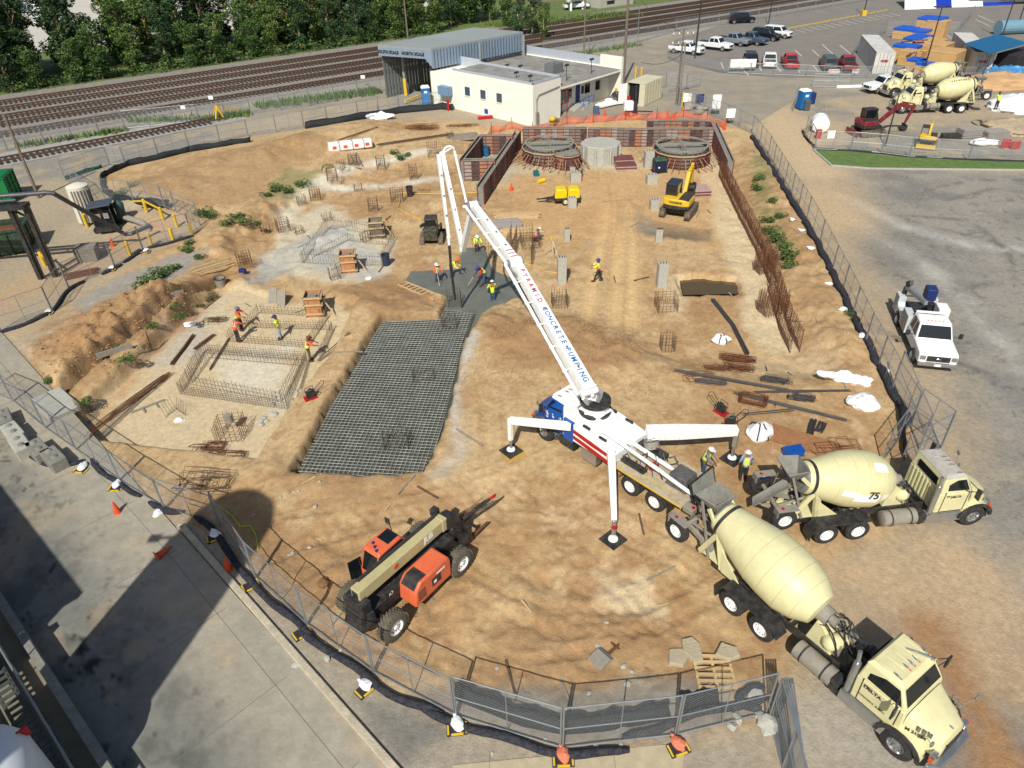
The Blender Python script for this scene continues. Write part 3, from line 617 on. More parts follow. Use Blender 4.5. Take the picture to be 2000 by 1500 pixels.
    wt=MB(); wt.lathe([(0,.05),(.08,.22),(.18,.28),(.75,.28),(.85,.22),(.93,.05)],(xf+.65,-.62,1.55),(0,1,0) if ribs else (.4,1,0),n=18); wt.build('water_tank',MCR,root,smooth=True)
    rd=random.Random(int(xf*100)); hs=MB()
    for i in range(16):
        a0=Vector((xf+rd.uniform(.1,.5),rd.uniform(-.5,.5),rd.uniform(1.6,zf_+.2))); a1=Vector((xf+rd.uniform(.5,1.6),rd.uniform(-.6,.6),rd.uniform(1.0,1.5))); md=(a0+a1)/2+Vector((rd.uniform(-.2,.3),rd.uniform(-.3,.3),rd.uniform(.1,.5)))
        hs.tube([a0,a0.lerp(md,.6)+Vector((0,0,.1)),md,md.lerp(a1,.5),a1],rd.uniform(.015,.03),n=5)
    hs.build('hoses',MK,root,smooth=True)
    # side tanks, exhaust
    for s in (-1,1):
        t=MB(); t.lathe([(0,.3),(.03,.34),(1.45,.34),(1.48,.3)],(x0-2.15,s*.86,.78),(1,0,0),n=20,m=0)
        for xx in (x0-1.85,x0-1.0): t.lathe([(0,.36),(.06,.36)],(xx,s*.86,.78),(1,0,0),n=20,m=1)
        t.build('air_tank' if s>0 else 'fuel_tank',[MGREY,MK],root,smooth=True)
        t=MB(); t.cyl((x0-.5,s*.7,.6),(x0-.5,s*1.1,.6),.17,n=14,m=1); t.cyl((x0-.5,s*.7,.95),(x0-.5,s*1.1,.95),.17,n=14,m=1); t.build('air_filter',[MGREY,MK],root,smooth=True)
        t=MB(); t.box(x0-.28,s*.98-.16,.45,x0+1.35,s*.98+.18,.93); t.build('step_box',MCH,root,bevel=.03)
    e=MB(); e.cyl((x0-.14,-.98,1.0),(x0-.14,-.98,2.45),.115,n=16); e.cyl((x0-.14,-.98,2.45),(x0-.2,-.98,2.95),.07,n=12); e.tube([(x0-.14,-.98,1.05),(x0-.18,-.9,.9),(x0-.45,-.7,.85)],.09,n=8); e.build('exhaust_stack',MCH,root,smooth=True)
    if not ribs:
        hn=MB(); hn.cyl((x0+.55,.35,2.88),(x1-.15,.62,2.95),.03,r2=.045,n=8); hn.lathe([(0,.03),(.1,.09)],(x1-.15,.62,2.95),(1,.3,0),n=10); hn.build('air_horn',MCH,root)
    for s in (1,-1):
        hm=MB(); hm.cyl((xh-.5,s*.8,hz0:=1.5),(xh-.2,s*1.25,1.95),.012,n=5); hm.blob((xh-.2,s*1.27,2.0),(.05,.11,.11),amp=.0); hm.build('hood_mirror',MCH,root)
    if name75:
        T=frameM(a+dn*(Ln*.66)+Vector((0,-1,.12)).normalized()*(rm+.03),tuple(dn),(0,.12,1))
        wp=MB(); wp.T=T; 
        text_mesh('75',.46,T,MK,drum,bold=.012)
        # white patch following the shell
        for (t0,t1,p0,p1) in ((.34,.5,-.02,.2),(.46,.86,-.2,.12) ,(.66,.82,.95,1.28)):
            vs=[];nn=6
            for i in range(nn+1):
                for j in range(nn+1):
                    t=t0+(t1-t0)*i/nn; ph=p0+(p1-p0)*j/nn; rr=np.interp(t*Ln,[q_[0] for q_ in pr],[q_[1] for q_ in pr])+.006
                    u=Vector((0,-1,0)); v=dn.cross(u); pt=a+dn*(t*Ln)+u*(math.cos(ph)*rr)+(v if v.z>0 else -v)*(math.sin(ph)*rr); vs.append(pt)
            wp2=MB(); wp2.add(vs,[(i*(nn+1)+j,i*(nn+1)+j+1,(i+1)*(nn+1)+j+1,(i+1)*(nn+1)+j) for i in range(nn) for j in range(nn)]); wp2.build('drum_patch',MW,drum)
        mf=MB(); mf.bc(bx-.05,1.02,boost[1]+.54,.45,.5,.03); mf.build('mud_flap',mat('navy_vinyl',(32,40,74),.5),bo)
        text_mesh('One',.2,frameM((bx-.08,1.02,boost[1]+.585),(0,-1,0),(1,0,0)),MW,bo,name='flap_lettering')
    return root,cab,hood,drum
zA=-.03
mA,cA,hA,dA=mixer_truck((9.36,17.1,0),math.atan2(-.834,.552),'cream mixer truck nearest the camera, long nose towards the bottom right corner',4.15,5.5,6.95,5.95,(-2.65,3.0,2.05,2.15,1.2),boost=(-3.75,1.85))
text_mesh('DELTA',.2,frameM((4.75,-1.07,1.82),(1,0,0),(0,0,1)),MK,cA,bold=.006); text_mesh('CONCRETE  SUPPLY',.1,frameM((4.85,-1.07,1.35),(1,0,0),(0,0,1)),MK,cA)
text_mesh('M 21564',.17,frameM((6.22,-.925,1.42),(1,.28,0),(0,.12,1)),MK,hA,bold=.004)
b=MB(); b.blob((6.75,.0,1.62),(.09,.04,.05),amp=.2); b.build('ornament',MCH,hA)
mB,cB,hB,dB=mixer_truck((13.45,21.55,0),R(6.6),'cream mixer truck marked 75 with grey ribbed cab roof, behind the nearest mixer',3.95,5.1,6.55,5.85,(-1.85,2.9,2.15,2.2,1.2),ribs=True,roofm=mat('weathered_roof',(196,190,178),.7,dirt=(150,146,138),da=.4),name75=True,boost=(-2.75,1.7))
text_mesh('DELTA',.16,frameM((4.7,-1.07,1.8),(1,0,0),(0,0,1)),MK,cB,bold=.004)

# ---- concrete pump truck
pr_=empty('pump_truck',(6.53,23.85,0),2.301,'white and blue concrete pump truck with its long boom raised over the pit','pump truck')
PI_=Matrix.Translation((6.53,23.85,0))@Matrix.Rotation(2.301,4,'Z'); PINV=PI_.inverted()
MPB=mat('pump_blue',(22,88,176),.3,var=.05)
conv_cab(pr_,4.85,5.95,7.15,MPB,MW,wx=6.2,hz=(2.05,1.55),hw=1.08,fender=mat('grey_fender',(110,118,126),.5))
b=MB(); b.box(4.6,-1.1,1.0,5.0,1.1,2.75); b.box(4.62,-.95,2.7,5.6,.95,2.86); b.build('cab_back',MW,pr_,bevel=.06,smooth=True)
st=MB(); rd=random.Random(5)
for _ in range(16):
    x=rd.uniform(4.9,6.1); z=rd.uniform(1.1,1.95); r=rd.uniform(.05,.1)
    for s in (1,-1):
        pts=[(x+(r if k%2==0 else r*.4)*math.cos(k*PI/5+.3),z+(r if k%2==0 else r*.4)*math.sin(k*PI/5+.3)) for k in range(10)]; st.prism(pts,s*1.085,s*1.093,'y')
st.build('star_decals',MW,pr_)
tandem(pr_,'pp',hw=1.22); 
for s in (1,-1): inst('ppf',mk_wheel(.54,.38,MCH,.29),pr_,(6.2,s*1.02,.54),(0,0,0 if s>0 else PI))
b=MB()
for s in (-1,1): b.box(-2.3,s*.45-.06,.72,6.9,s*.45+.06,1.02)
b.build('frame',MK,pr_)
b=MB()   # deck over the tandem
for s in (1,-1): b.box(-2.1,s*.55,1.18,1.9,s*1.22,1.24)
b.box(-2.1,-.55,1.1,1.9,.55,1.14); b.build('rear_deck',mat('deck_plate',(190,170,134),.8,var=.25,dirt=(226,220,206),da=.6),pr_,bevel=.01)
b=MB()
for s in (1,-1): b.box(-2.1,s*1.22,1.14,1.9,s*1.235,1.21); b.box(-1.2,s*.8,1.245,.3,s*.83,1.255)
b.build('yellow_edge',MYEL,pr_)
# body with sloping top
MWB=MW
b=MB(); b.prism([(1.7,1.1),(1.7,1.75),(2.6,1.95),(4.5,2.15),(4.75,2.15),(4.75,1.1)],-1.2,1.2,'y'); b.prism([(3.0,-.8),(4.7,-.9),(4.7,.9),(3.0,.8)],2.0,2.62,'z',0,[(3.3,-.5),(4.5,-.55),(4.5,.55),(3.3,.5)]); body=b.build('body',MWB,pr_,bevel=.05,smooth=True)
b=MB()  # flag stripes
for (xa,za,xb,zb_) in ((4.25,1.85,1.95,1.62),(4.25,1.5,1.95,1.25)):
    for s in (1,-1): 
        b.prism([(xa,za),(xa,za-.22),((xa+xb)/2,za-.36 if s else 0),(xb,zb_-.2),(xb,zb_),((xa+xb)/2,za-.1)],s*1.2,s*1.208,'y')
b.build('red_stripes',MRED,body)
for s in (1,-1): b=MB(); b.box(4.2,s*1.158-.058,1.0,4.82,s*1.158+.057,2.2); b.build('blue_panel',MPB,body)
for x in (2.6,3.6):
    for s in (.95,-.95): 
        b=MB(); b.box(x-.22,s-.05,2.0+.1*(x-2.6),x+.22,s+.05,2.12+.1*(x-2.6)); b.build('grab_handle',MK,body,bevel=.02)
for s in (1,-1):
    b=MB(); b.box(2.75,s*1.18-.4*(s>0),.42,3.7,s*1.18+.4*(s<0),1.02); b.build('toolbox',MCH,pr_,bevel=.02)
    b=MB(); b.box(4.3,s*1.1-.4*(s>0),.4,5.2,s*1.1+.4*(s<0),.9,0); b.cyl((5.3,s*.95,.62),(5.3,s*1.12,.62),.1); b.build('battery_box',MK,pr_,bevel=.02)
    b=MB(); b.prism([(.7+1.15,.35),(.7+1.15,1.15),(.7+1.2,1.15),(.7+1.2,.35)],s*.65,s*1.2,'y'); b.build('mud_flap',MK,pr_)
# hydraulics well
b=MB(); rd=random.Random(11)
for s in (.25,-.25): b.cyl((-.4,s,1.45),(1.75,s,1.6),.11,n=12,m=0); b.cyl((-1.3,s,1.4),(-.4,s,1.45),.085,n=10,m=0)
b.box(.2,-.95,1.14,1.7,-.55,1.5,1); b.box(.3,.5,1.14,1.6,.8,1.4,1)
for i in range(34):
    x=rd.uniform(-.2,1.9); y=rd.uniform(-.8,.7); a0=Vector((x,y,rd.uniform(1.2,1.6))); a1=a0+Vector((rd.uniform(-.8,.8),rd.uniform(-.4,.4),rd.uniform(-.1,.2))); b.tube([a0,a0.lerp(a1,.5)+Vector((0,0,.25)),a1],.022,n=5,m=1)
b.build('hydraulic_cylinders',[MW,MK],pr_,smooth=True)
b=MB(); b.cyl((.95,-.65,1.55),(1.1,-.72,1.85),.36,n=24)
b.build('oil_cooler',MGREY,pr_)
b=MB()
for k in range(12):
    a=k*PI/6; b.T=Matrix.Translation((1.11,-.725,1.86))@Matrix.Rotation(a,4,Vector((.44,-.2,.87))); b.bar((.05,0,0),(.32,.05,-.1),.07,.015)
b.T=None; b.build('fan_blades',MCH,pr_)
b=MB(); b.prism([(-1.75,-.5),(-.65,-.5),(-.65,.45),(-1.75,.45)],1.2,1.85,'z',0,[(-1.62,-.42),(-.78,-.42),(-.78,.37),(-1.62,.37)]); b.cyl((-1.15,-.05,1.84),(-1.15,-.05,1.87),.09,n=14); b.build('water_tank',mat('grey_tank',(86,90,92),.6,dirt=DUST,da=.3),pr_,bevel=.05,smooth=True)
b=MB(); b.cyl((.3,-.1,1.3),(.3,.25,1.3),.16,n=16); b.build('red_cap',MRED,pr_)
# hopper with raised lid
b=MB(); b.prism([(-2.3,-.75),(-3.2,-.85),(-3.2,.85),(-2.3,.75)],1.6,.8,'z',0,[(-2.4,-.45),(-2.95,-.5),(-2.95,.5),(-2.4,.45)]); b.f=[f for f in b.f if not set(f)<=set(range(4))]; b.m=b.m[:len(b.f)]
o=b.build('hopper',MCOND,pr_); sm=o.modifiers.new('s','SOLIDIFY'); sm.thickness=.04
b=MB(); b.prism([(-2.42,1.35),(-2.36,1.35),(-2.05,2.3),(-2.11,2.32)],-.85,.85,'y',0); b.prism([(-2.445,1.4),(-2.425,1.4),(-2.13,2.25),(-2.15,2.26)],-.75,.75,'y',1); b.build('hopper_lid',[MK,MCOND],pr_,bevel=.01)
b=MB(); b.cyl((-2.75,-.8,1.2),(-2.75,.8,1.2),.09); 
for k in range(6): b.bar((-2.75,-.6+k*.24,1.2),(-2.55 if k%2 else -2.95,-.55+k*.24,1.35),.05,.2)
b.build('agitator',MGREY,pr_)
b=MB()
for s in (1,-1): b.box(-2.6,s*.95-.2,1.0,-2.1,s*.95+.2,1.3)
b.build('rear_fender',MGREY,pr_,bevel=.03)
for s in (1,-1): b=MB(); b.cyl((-2.5,s*.95,1.28),(-2.5,s*.95,1.33),.08,n=12); b.build('tail_lamp',MRED,pr_)
# turret
b=MB(); b.lathe([(0,.78),(.12,.8),(.14,.62),(.4,.58),(.5,.68)],(3.95,0,2.45),(0,0,1),n=32,ms=[1,1,0,0]); b.lathe([(0,.74),(.16,.74)],(3.95,0,2.98),(0,0,1),n=32,m=1); tur=b.build('turret_ring',[MW,MK],pr_,smooth=True)
def LP(v): return PINV@Vector(v)
K0=G(1150,765,4.35); tipW=Vector((-3.72,42.05,0)); nr=Vector((-(tipW.y-K0.y),tipW.x-K0.x,0)).normalized()
K=[K0]+[onplane(a,b_,K0,nr) for a,b_ in ((1006,512),(924,400),(904,488),(864,300),(884,462),(889,585))]
kl=[LP(k) for k in K]; tc=Vector((3.95,0,3.14)); side=(PINV.to_3x3()@nr).normalized()
b=MB()
for s in (-.3,.3): b.bar(tc+side*s,kl[0]+side*s*.8,.12,.6)
b.cyl(kl[0]-side*.42,kl[0]+side*.42,.16,n=14); b.bar(tc+side*.0+Vector((0,0,.1)),kl[0].lerp(tc,.4),.5,.5); b.build('turret',MW,tur,bevel=.02)
wds=[(.62,.46,.62,.5),(.44,.34,.52,.42),(.34,.26,.36,.3),(.26,.22,.3,.26),(.2,.16,.24,.2)]
secs=[]
for i,(wa,wb,ha,hb) in enumerate(wds):
    a_,c_=kl[i].copy(),kl[i+1].copy(); off=side*(0 if i<4 else .26); mats_=MW if i!=2 else MW
    b=MB(); b.bar(a_+off,c_+off,wa,ha,w2=wb,h2=hb,m=0); b.cyl(c_+off-side*(wb*.7),c_+off+side*(wb*.7),hb*.5,n=14,m=0)
    dd=(c_-a_).normalized(); up=side.cross(dd); up=up if up.z>0 else -up
    for k in range(1,int((c_-a_).length/1.2)):
        p_=a_+dd*(k*1.2)+off; b.bar(p_+up*(ha*.48),p_+up*(ha*.56),.12,.12,m=1)
    if i in (0,1):   # rams
        for s in (0,): b.cyl(a_.lerp(c_,.08)-up*.55,a_.lerp(c_,.45)-up*.42,.11,n=12); b.cyl(a_.lerp(c_,.45)-up*.42,a_.lerp(c_,.62)-up*.2,.06,n=10,m=1)
    secs.append(b.build('boom_section',[MW,MCH],pr_,bevel=.025,smooth=True))
    if i in (0,1,3):
        b=MB(); po=side*(wa*.5+.24) if i<3 else side*.0
        sgn=1 if (po.dot(Vector((0,1,0)))>0) else -1
        b.tube([a_+po,a_.lerp(c_,.5)+po,c_+po],.085 if i<3 else .07,n=10)
        for k in range(1,int((c_-a_).length/1.5)+1):
            p_=a_+dd*(k*1.4); b.cyl(p_+po,p_+po*.4,.03,n=6); b.lathe([(-.04,.11),(.04,.11)],p_+po,dd,n=10)
        b.build('delivery_pipe',MW,secs[-1],smooth=True)
# knuckle links
b=MB()
for i,q in ((1,.55),(2,.5)):
    b.cyl(kl[i]-side*.4,kl[i]+side*.4,.2,n=14); dd=(kl[i]-kl[i-1]).normalized(); b.bar(kl[i]-dd*.9+side*.33,kl[i]+Vector((0,0,-.35))+side*.33,.06,.2); b.bar(kl[i]-dd*.9-side*.33,kl[i]+Vector((0,0,-.35))-side*.33,.06,.2)
    b.cyl(kl[i]-dd*1.3-Vector((0,0,.4)),kl[i]+dd*.2-Vector((0,0,.45)),.08,n=10)
b.build('knuckle_links',MGALV,pr_,smooth=True)
b=MB(); up=Vector((0,0,1)); q4=kl[4]; pp=[]
for k in range(9): t=PI*k/8; pp.append(q4-side*(.42-.34*math.cos(t)+.0)+Vector((0,0,.05+.3*math.sin(t))))
pp=[pp[0]]+pp+[kl[4].lerp(kl[3],.6)-side*.86,kl[2]+side*.55]
b.tube(pp[1:],.075,n=8); b.cyl(pp[-5],kl[4],.05); b.build('tip_pipe',MW,pr_,smooth=True)
h0=kl[5]+side*.26; h1=kl[6]
b=MB(); b.tube([h0,h0+Vector((0,0,-.12)),h0+Vector((0,0,-.5))],.1,n=10,m=1); b.tube([h0+Vector((0,0,-.4)),h0.lerp(h1,.5)+side*.06,h1],.085,n=10,m=0); b.build('end_hose',[MB_,MW],pr_,smooth=True)
# lettering along the first section
a_,c_=kl[1],kl[0]; dd=(c_-a_).normalized(); up=side.cross(dd); up=up if up.z>0 else -up
tx=dd; ty=up.cross(tx)
mid=a_.lerp(c_,.14)
def boomtext(t,u0,u1,m_):
    n=len(t); Ltot=(c_-a_).length
    for i,chh in enumerate(t):
        u=u0+(u1-u0)*(i+.5)/n; p_=a_.lerp(c_,u)+up*(.25+.06*u+.006)
        o=text_mesh(chh,.31+.07*u,frameM(p_,tx,ty),m_,secs[0],name='letter',bold=.008)
if ty.dot(side)>0: pass
boomtext('PYRAMID',.08,.37,MRED); MPB2=mat('letter_blue',(20,120,190),.5)
boomtext('CONCRETE',.40,.69,MPB2); boomtext('PUMPING',.71,.96,MPB2)
b=MB()
for k in range(3): p_=kl[1].lerp(kl[2],.03+.05*k); d2=(kl[2]-kl[1]).normalized(); u2=side.cross(d2); u2=u2 if u2.z>0 else -u2; b.bar(p_+u2*.27-side*.2,p_+u2*.27+side*.2,.03,.03)
b.build('red_bands',MRED,secs[1])
b=MB(); b.tube([(4.5,.55,2.0),(4.0,.75,2.15),(2.6,.65,2.2),(.5,.62,1.95),(-2.1,.5,1.5)],.09,n=10)
b.tube([(4.0,.75,2.2),(3.95,.5,2.8),(3.95,.1,3.3)],.09,n=10); b.build('deck_pipe',MW,pr_,smooth=True)
# outriggers
for i,(root_,elb,foot,wd) in enumerate((((4.35,1.2,1.95),(6.72,2.95,1.95),(6.2,3.1,.15),.34),((1.85,1.2,1.75),(1.75,1.25,1.75),(-.62,3.82,.15),.34),((1.6,-1.0,1.9),(-1.2,-4.25,1.8),(-1.02,-4.32,.15),.6))):
    root_,elb,foot=Vector(root_),Vector(elb),Vector(foot); b=MB()
    if i==1:
        up_=foot.lerp(elb,.06)+Vector((0,0,.75)); b.bar(root_,up_,.36,.42,w2=.24,h2=.3); b.cyl(up_+Vector((0,0,.05)),foot+Vector((0,0,.25)),.1,n=12,m=1); b.cyl(root_+Vector((0,0,-.3)),root_+Vector((0,0,.3)),.2,n=16)
        lg=up_
    elif i==0:
        b.bar(root_,elb,.34,.34,w2=.28,h2=.3); b.bar(elb+Vector((0,0,.1)),Vector((elb.x,elb.y,.75)),.2,.2); b.cyl((elb.x,elb.y,.8),(elb.x,elb.y,.2),.07,n=12,m=1); foot=Vector((elb.x,elb.y,.15)); b.bar(root_-Vector((0,0,.17)),root_.lerp(elb,.95)-Vector((0,0,.19)),.04,.04,m=1)
    else:
        b.bar(root_,root_.lerp(elb,.35),.62,.5,w2=.62,h2=.5); b.bar(root_.lerp(elb,.35),elb,.62,.5,w2=.4,h2=.4); b.bar(elb+Vector((0,0,-.1)),Vector((elb.x,elb.y,.8)),.2,.2,m=2); b.cyl((elb.x,elb.y,.85),(elb.x,elb.y,.2),.08,n=12,m=1); foot=Vector((elb.x,elb.y,.15))
    og=b.build('outrigger',[MW,MCH,MGREY],pr_,bevel=.02,smooth=True)
    b=MB(); b.lathe([(0,.22),(.05,.2),(.1,.1)],foot-Vector((0,0,.02)),(0,0,1),n=20); b.build('foot_plate',MW,og,smooth=True)
    b=MB(); tip=foot+Vector((0,0,.62)); b.bar(tip,tip+Vector((0,0,.1)),.16,.16); b.build('red_band',MRED,og)
    wp=PI_@foot; z=float(zf(wp.x,wp.y)); p=MB(); p.bc(0,0,.03,.85,.85,.07,rz=.5); 
    p.build('pad',MK,None); o=bpy.data.objects['pad']; o.name='outrigger_pad'; o.location=(wp.x,wp.y,z); o.rotation_euler=(0,0,.2)
    tag(o,['dark square pad under the outrigger left of the blue cab','dark square pad under the near vertical white outrigger leg','dark square pad behind the hopper by the two workers'][i],'pad','outrigger pads')
    if i==0: p=MB(); p.bc(0,0,-.03,1.1,1.05,.055,rz=.3); o=p.build('timber_mat',mat('yellow_ply',(196,160,80),.8)); o.location=(wp.x+.1,wp.y-.15,z); tag(o,'yellow timber mat below the outrigger pad left of the blue cab','mat')

# ---- telehandlers
def telehandler(loc,rz,label,near=True):
    t=empty('telehandler',loc,rz,label,'telehandler')
    if near:
        for x in (-2.0,1.75):
            for s in (1,-1): inst('tele',mk_wheel(.62,.46,MW,.34,lug=True,tm=mat('dusty_tyre',(96,92,82),.9,dirt=(150,130,100),da=.5)),t,(x,s*1.12,.62),(0,0,(0 if s>0 else PI)+(0 if x<0 else .0)))
    else:
        for x in (-2.0,1.75):
            for s in (1,-1): inst('tele2',mk_wheel(.62,.42,MTAN,.34),t,(x,s*1.0,.62),(0,0,0 if s>0 else PI))
    b=MB(); b.box(-2.4,-.42,.62,2.3,.42,1.15); b.box(-2.75,-.5,.8,-2.3,.5,1.9); b.prism([(-3.0,-.45),(-2.3,-.7),(-2.3,.7),(-3.0,.45)],.55,1.35,'z',0,[(-2.8,-.4),(-2.3,-.6),(-2.3,.6),(-2.8,.4)])
    for x in (-2.0,1.75): b.cyl((x,-.9,.62),(x,.9,.62),.13,n=10)
    b.box(-.6,-1.25,.5,1.1,-.45,.85); b.box(-1.4,.45,.5,1.0,1.0,.9); b.build('chassis',MK,t,bevel=.03)
    b=MB(); b.bar((-2.55,0,2.05),(2.0,0,1.95),.46,.56); bo=b.build('boom',MTAN,t,bevel=.03)
    b=MB(); b.bar((1.9,0,1.95),(2.15,0,1.94),.52,.62); b.build('boom_collar',MTAN,bo,bevel=.02)
    b=MB(); b.bar((-2.2,.2,2.36),(2.1,.2,2.27),.12,.1); b.build('hose_track',MB_,bo)
    b=MB(); b.bar((-2.57,0,2.05),(-2.52,0,2.05),.3,.36); b.build('boom_end',MK,bo)
    if near:
        text_mesh('JLG',.34,frameM((1.1,-.235,2.02),(1,0,-.02),(0,0,1)),MW,bo,bold=.02); text_mesh('A7',.2,frameM((-1.3,-.43,1.2),(1,0,0),(0,0,1)),MW,bo)
        q=MB(); q.cyl((-.7,-.232,2.04),(-.7,-.245,2.04),.12,n=20); q.build('round_badge',MORG,bo)
    oc=mat('orange_machine',(238,110,70),.45,dirt=DUST,da=.25)
    b=MB(); b.prism([(-.95,.62),(-.85,1.42),(-.55,1.72),(1.0,1.72),(1.1,1.5),(1.1,.62)],-1.32,-.42,'y'); h=b.build('engine_cover',oc,t,bevel=.07,smooth=True)
    b=MB(); b.prism([(-.89,1.44),(-.62,1.74),(-.25,1.735),(-.5,1.45)],-1.2,-.55,'y') if False else b.add([(-.87,-1.22,1.46),(-.87,-.55,1.46),(-.6,-.55,1.725),(-.6,-1.22,1.725)],[(0,1,2,3)]); b.add([(-.6,-1.22,1.732),(-.6,-.55,1.732),(-.15,-.55,1.732),(-.15,-1.22,1.732)],[(0,1,2,3)]); b.build('cover_grille',MK,h)
    b=MB()
    for k in range(4): b.box(-.75,-1.328,.85+k*.13,-.35,-1.32,.92+k*.13)
    b.box(0,-1.328,.95,.5,-1.32,1.35); b.build('side_vents',MK,h)
    b=MB(); b.box(.1,-1.332,1.05,.25,-1.32,1.2); b.box(.3,-1.332,1.4,.75,-1.32,1.46); b.build('decal',MW,h)
    # cab on the left
    b=MB(); b.prism([(-1.15,.7),(-1.25,1.5),(-.95,2.3),(.25,2.35),(.75,1.5),(.8,.7)],.38,1.2,'y'); c=b.build('cab',MGL,t,bevel=.02)
    b=MB(); b.prism([(-1.0,2.28),(-.9,2.42),(.2,2.46),(.32,2.33)],.36,1.22,'y'); b.bar((-.98,1.18,2.3),(-1.25,1.18,1.5),.06); b.bar((-.98,.4,2.3),(-1.25,.4,1.5),.06); b.bar((.28,1.2,2.35),(.78,1.2,1.5),.06); b.bar((.28,.4,2.35),(.78,.4,1.5),.06); b.prism([(-1.27,.68),(-1.27,1.5),(.8,1.5),(.85,.68)],.36,1.215,'y'); cr=b.build('cab_frame',oc,c,bevel=.04,smooth=True)
    b=MB(); b.box(-.35,.5,2.462,.2,1.1,2.475); b.build('roof_window',MGL,cr)
    for q in ((-.85,.6),(-.65,1.0),(-.75,.8)): b=MB(); b.bar((*q,2.42),(*q,2.53),.07); b.build('roof_lamp',MNAVY,cr)
    b=MB(); b.T=Matrix.Translation((-1.2,1.2,0))@Matrix.Rotation(R(165),4,'Z'); b.box(0,0,.9,.55,.03,2.1); b.T=None; b.build('open_door',MGL,c)
    b=MB(); b.cyl((.5,1.2,1.9),(.75,1.65,2.05),.02); b.box(.73,1.6,1.9,.77,1.85,2.2); b.build('mirror',MK,c)
    # boom head, carriage, forks
    b=MB(); b.prism([(2.1,2.15),(2.7,2.0),(3.1,1.2),(2.8,.6),(2.4,.8),(2.4,1.5),(2.1,1.6)],-.28,.28,'y'); b.box(2.1,.35,1.9,2.4,.65,2.25); b.cyl((2.3,-.3,1.5),(2.9,-.3,.9),.07); b.build('boom_head',MK,t,bevel=.02)
    b=MB(); b.box(3.05,-.65,.55,3.15,.65,.65); b.box(3.05,-.65,1.0,3.15,.65,1.1); 
    for y in (-.6,.6,-.2,.2): b.box(3.04,y-.04,.4,3.16,y+.04,1.25)
    b.box(2.7,-.6,.3,3.05,.3,.75); b.build('carriage',MK,t)
    for y in (-.5,.35):
        b=MB(); b.box(3.14,y-.06,.32,3.2,y+.06,1.1); b.prism([(3.14,.3),(4.35,.33),(4.35,.345),(3.14,.37)],y-.06,y+.06,'y'); b.build('fork',MRUST,t)
    if near:
        b=MB(); b.cyl((3.1,-.05,1.15),(4.7,-.35,1.3),.08,n=10); b.build('jib',MK,t); b=MB(); b.cyl((4.7,-.35,1.3),(5.0,-.4,1.33),.06,n=8); b.lathe([(0,.1),(.02,.1)],(5.02,-.4,1.3),(0,1,0),n=12); b.build('jib_hook',MRED,t)
        b=MB()
        for k in range(12): b.tube([(3.2+rd.uniform(0,.2),.1+rd.uniform(-.1,.2),.95),(3.8,.15+rd.uniform(-.1,.2),.9+rd.uniform(-.1,.15)),(4.5+rd.uniform(0,.5),-.1+rd.uniform(-.1,.2),1.05+rd.uniform(-.1,.2))],.012,n=4)
        b.build('chains',MRUST,t)
    return t
telehandler((-4.33,18.75,0),R(51.6),'tan boom telehandler with orange cab and engine cover by the near fence')

# ---- service truck
s_=empty('service_truck',(24.55,36.0,0),R(-104),'white service truck with crane and toolboxes facing the camera beyond the right fence','service truck')
for x in (-1.6,2.55):
    for s in (1,-1): inst('svc',mk_wheel(.42,.28,MW,.24),s_,(x,s*.98,.42),(0,0,0 if s>0 else PI))
def sedan_cab(root,x0,x1,zb,zr,hw,paint,rear=.35,front=.55,glassall=True,rname='cab'):
    b=MB(); b.prism([(x0,-hw),(x1,-hw),(x1,hw),(x0,hw)],zb,zr,'z',0,[(x0+rear,-hw+.16),(x1-front,-hw+.16),(x1-front,hw-.16),(x0+rear,hw-.16)]); c=b.build(rname,paint,root,bevel=.06,smooth=True)
    def q(u,v,z): return 0
    dz=zr-zb; 
    def at(t): return (x0+rear*t,x1-front*t,hw-.16*t)
    t0,t1=.12,.86; a0,b0,w0=at(t0); a1,b1,w1=at(t1); z0=zb+dz*t0; z1=zb+dz*t1; e=.012
    for nm,vs in (('windscreen',[(b0+e,-w0+.08,z0),(b0+e,w0-.08,z0),(b1+e,w1-.08,z1),(b1+e,-w1+.08,z1)]),('rear_window',[(a0-e,w0-.1,z0),(a0-e,-w0+.1,z0),(a1-e,-w1+.1,z1),(a1-e,w1-.1,z1)])):
        g=MB(); g.add(vs,[(0,1,2,3)]); g.build(nm,MGL,c)
    for s in (1,-1):
        g=MB(); L_=[(a0+.15,z0),(b0-.18,z0),(b1-.1,z1),(a1+.1,z1)]; g.add([(p[0],s*((w0 if i<2 else w1)+e),p[1]) for i,p in enumerate(L_)],[(0,1,2,3) if s<0 else (3,2,1,0)]); 
        g.build('side_window',MGL,c); xm=(x0+x1)/2-.05; g=MB(); g.add([(xm-.04,s*(w0+e*2),z0),(xm+.04,s*(w0+e*2),z0),(xm+.03,s*(w1+e*2),z1),(xm-.05,s*(w1+e*2),z1)],[(0,1,2,3) if s<0 else (3,2,1,0)]); g.build('pillar',paint,c)
    return c
b=MB(); b.prism([(.35,.5),(.35,1.2),(1.95,1.25),(3.35,1.15),(3.5,1.0),(3.52,.5)],-1.0,1.0,'y'); bd=b.build('body',MW,s_,bevel=.08,smooth=True)
sedan_cab(s_,.4,2.05,1.2,2.05,.98,MW,.1,.5)
b=MB(); b.box(3.5,-.6,.68,3.55,.6,1.02); b.build('grille',MK,s_,bevel=.02); b=MB(); b.blob((3.56,0,.86),(.02,.13,.05),amp=0); b.build('oval_badge',MCH,s_); text_mesh('Ford',.075,frameM((3.585,0,.86),(0,1,0),(0,0,1)),MNAVY,s_,name='badge_lettering')
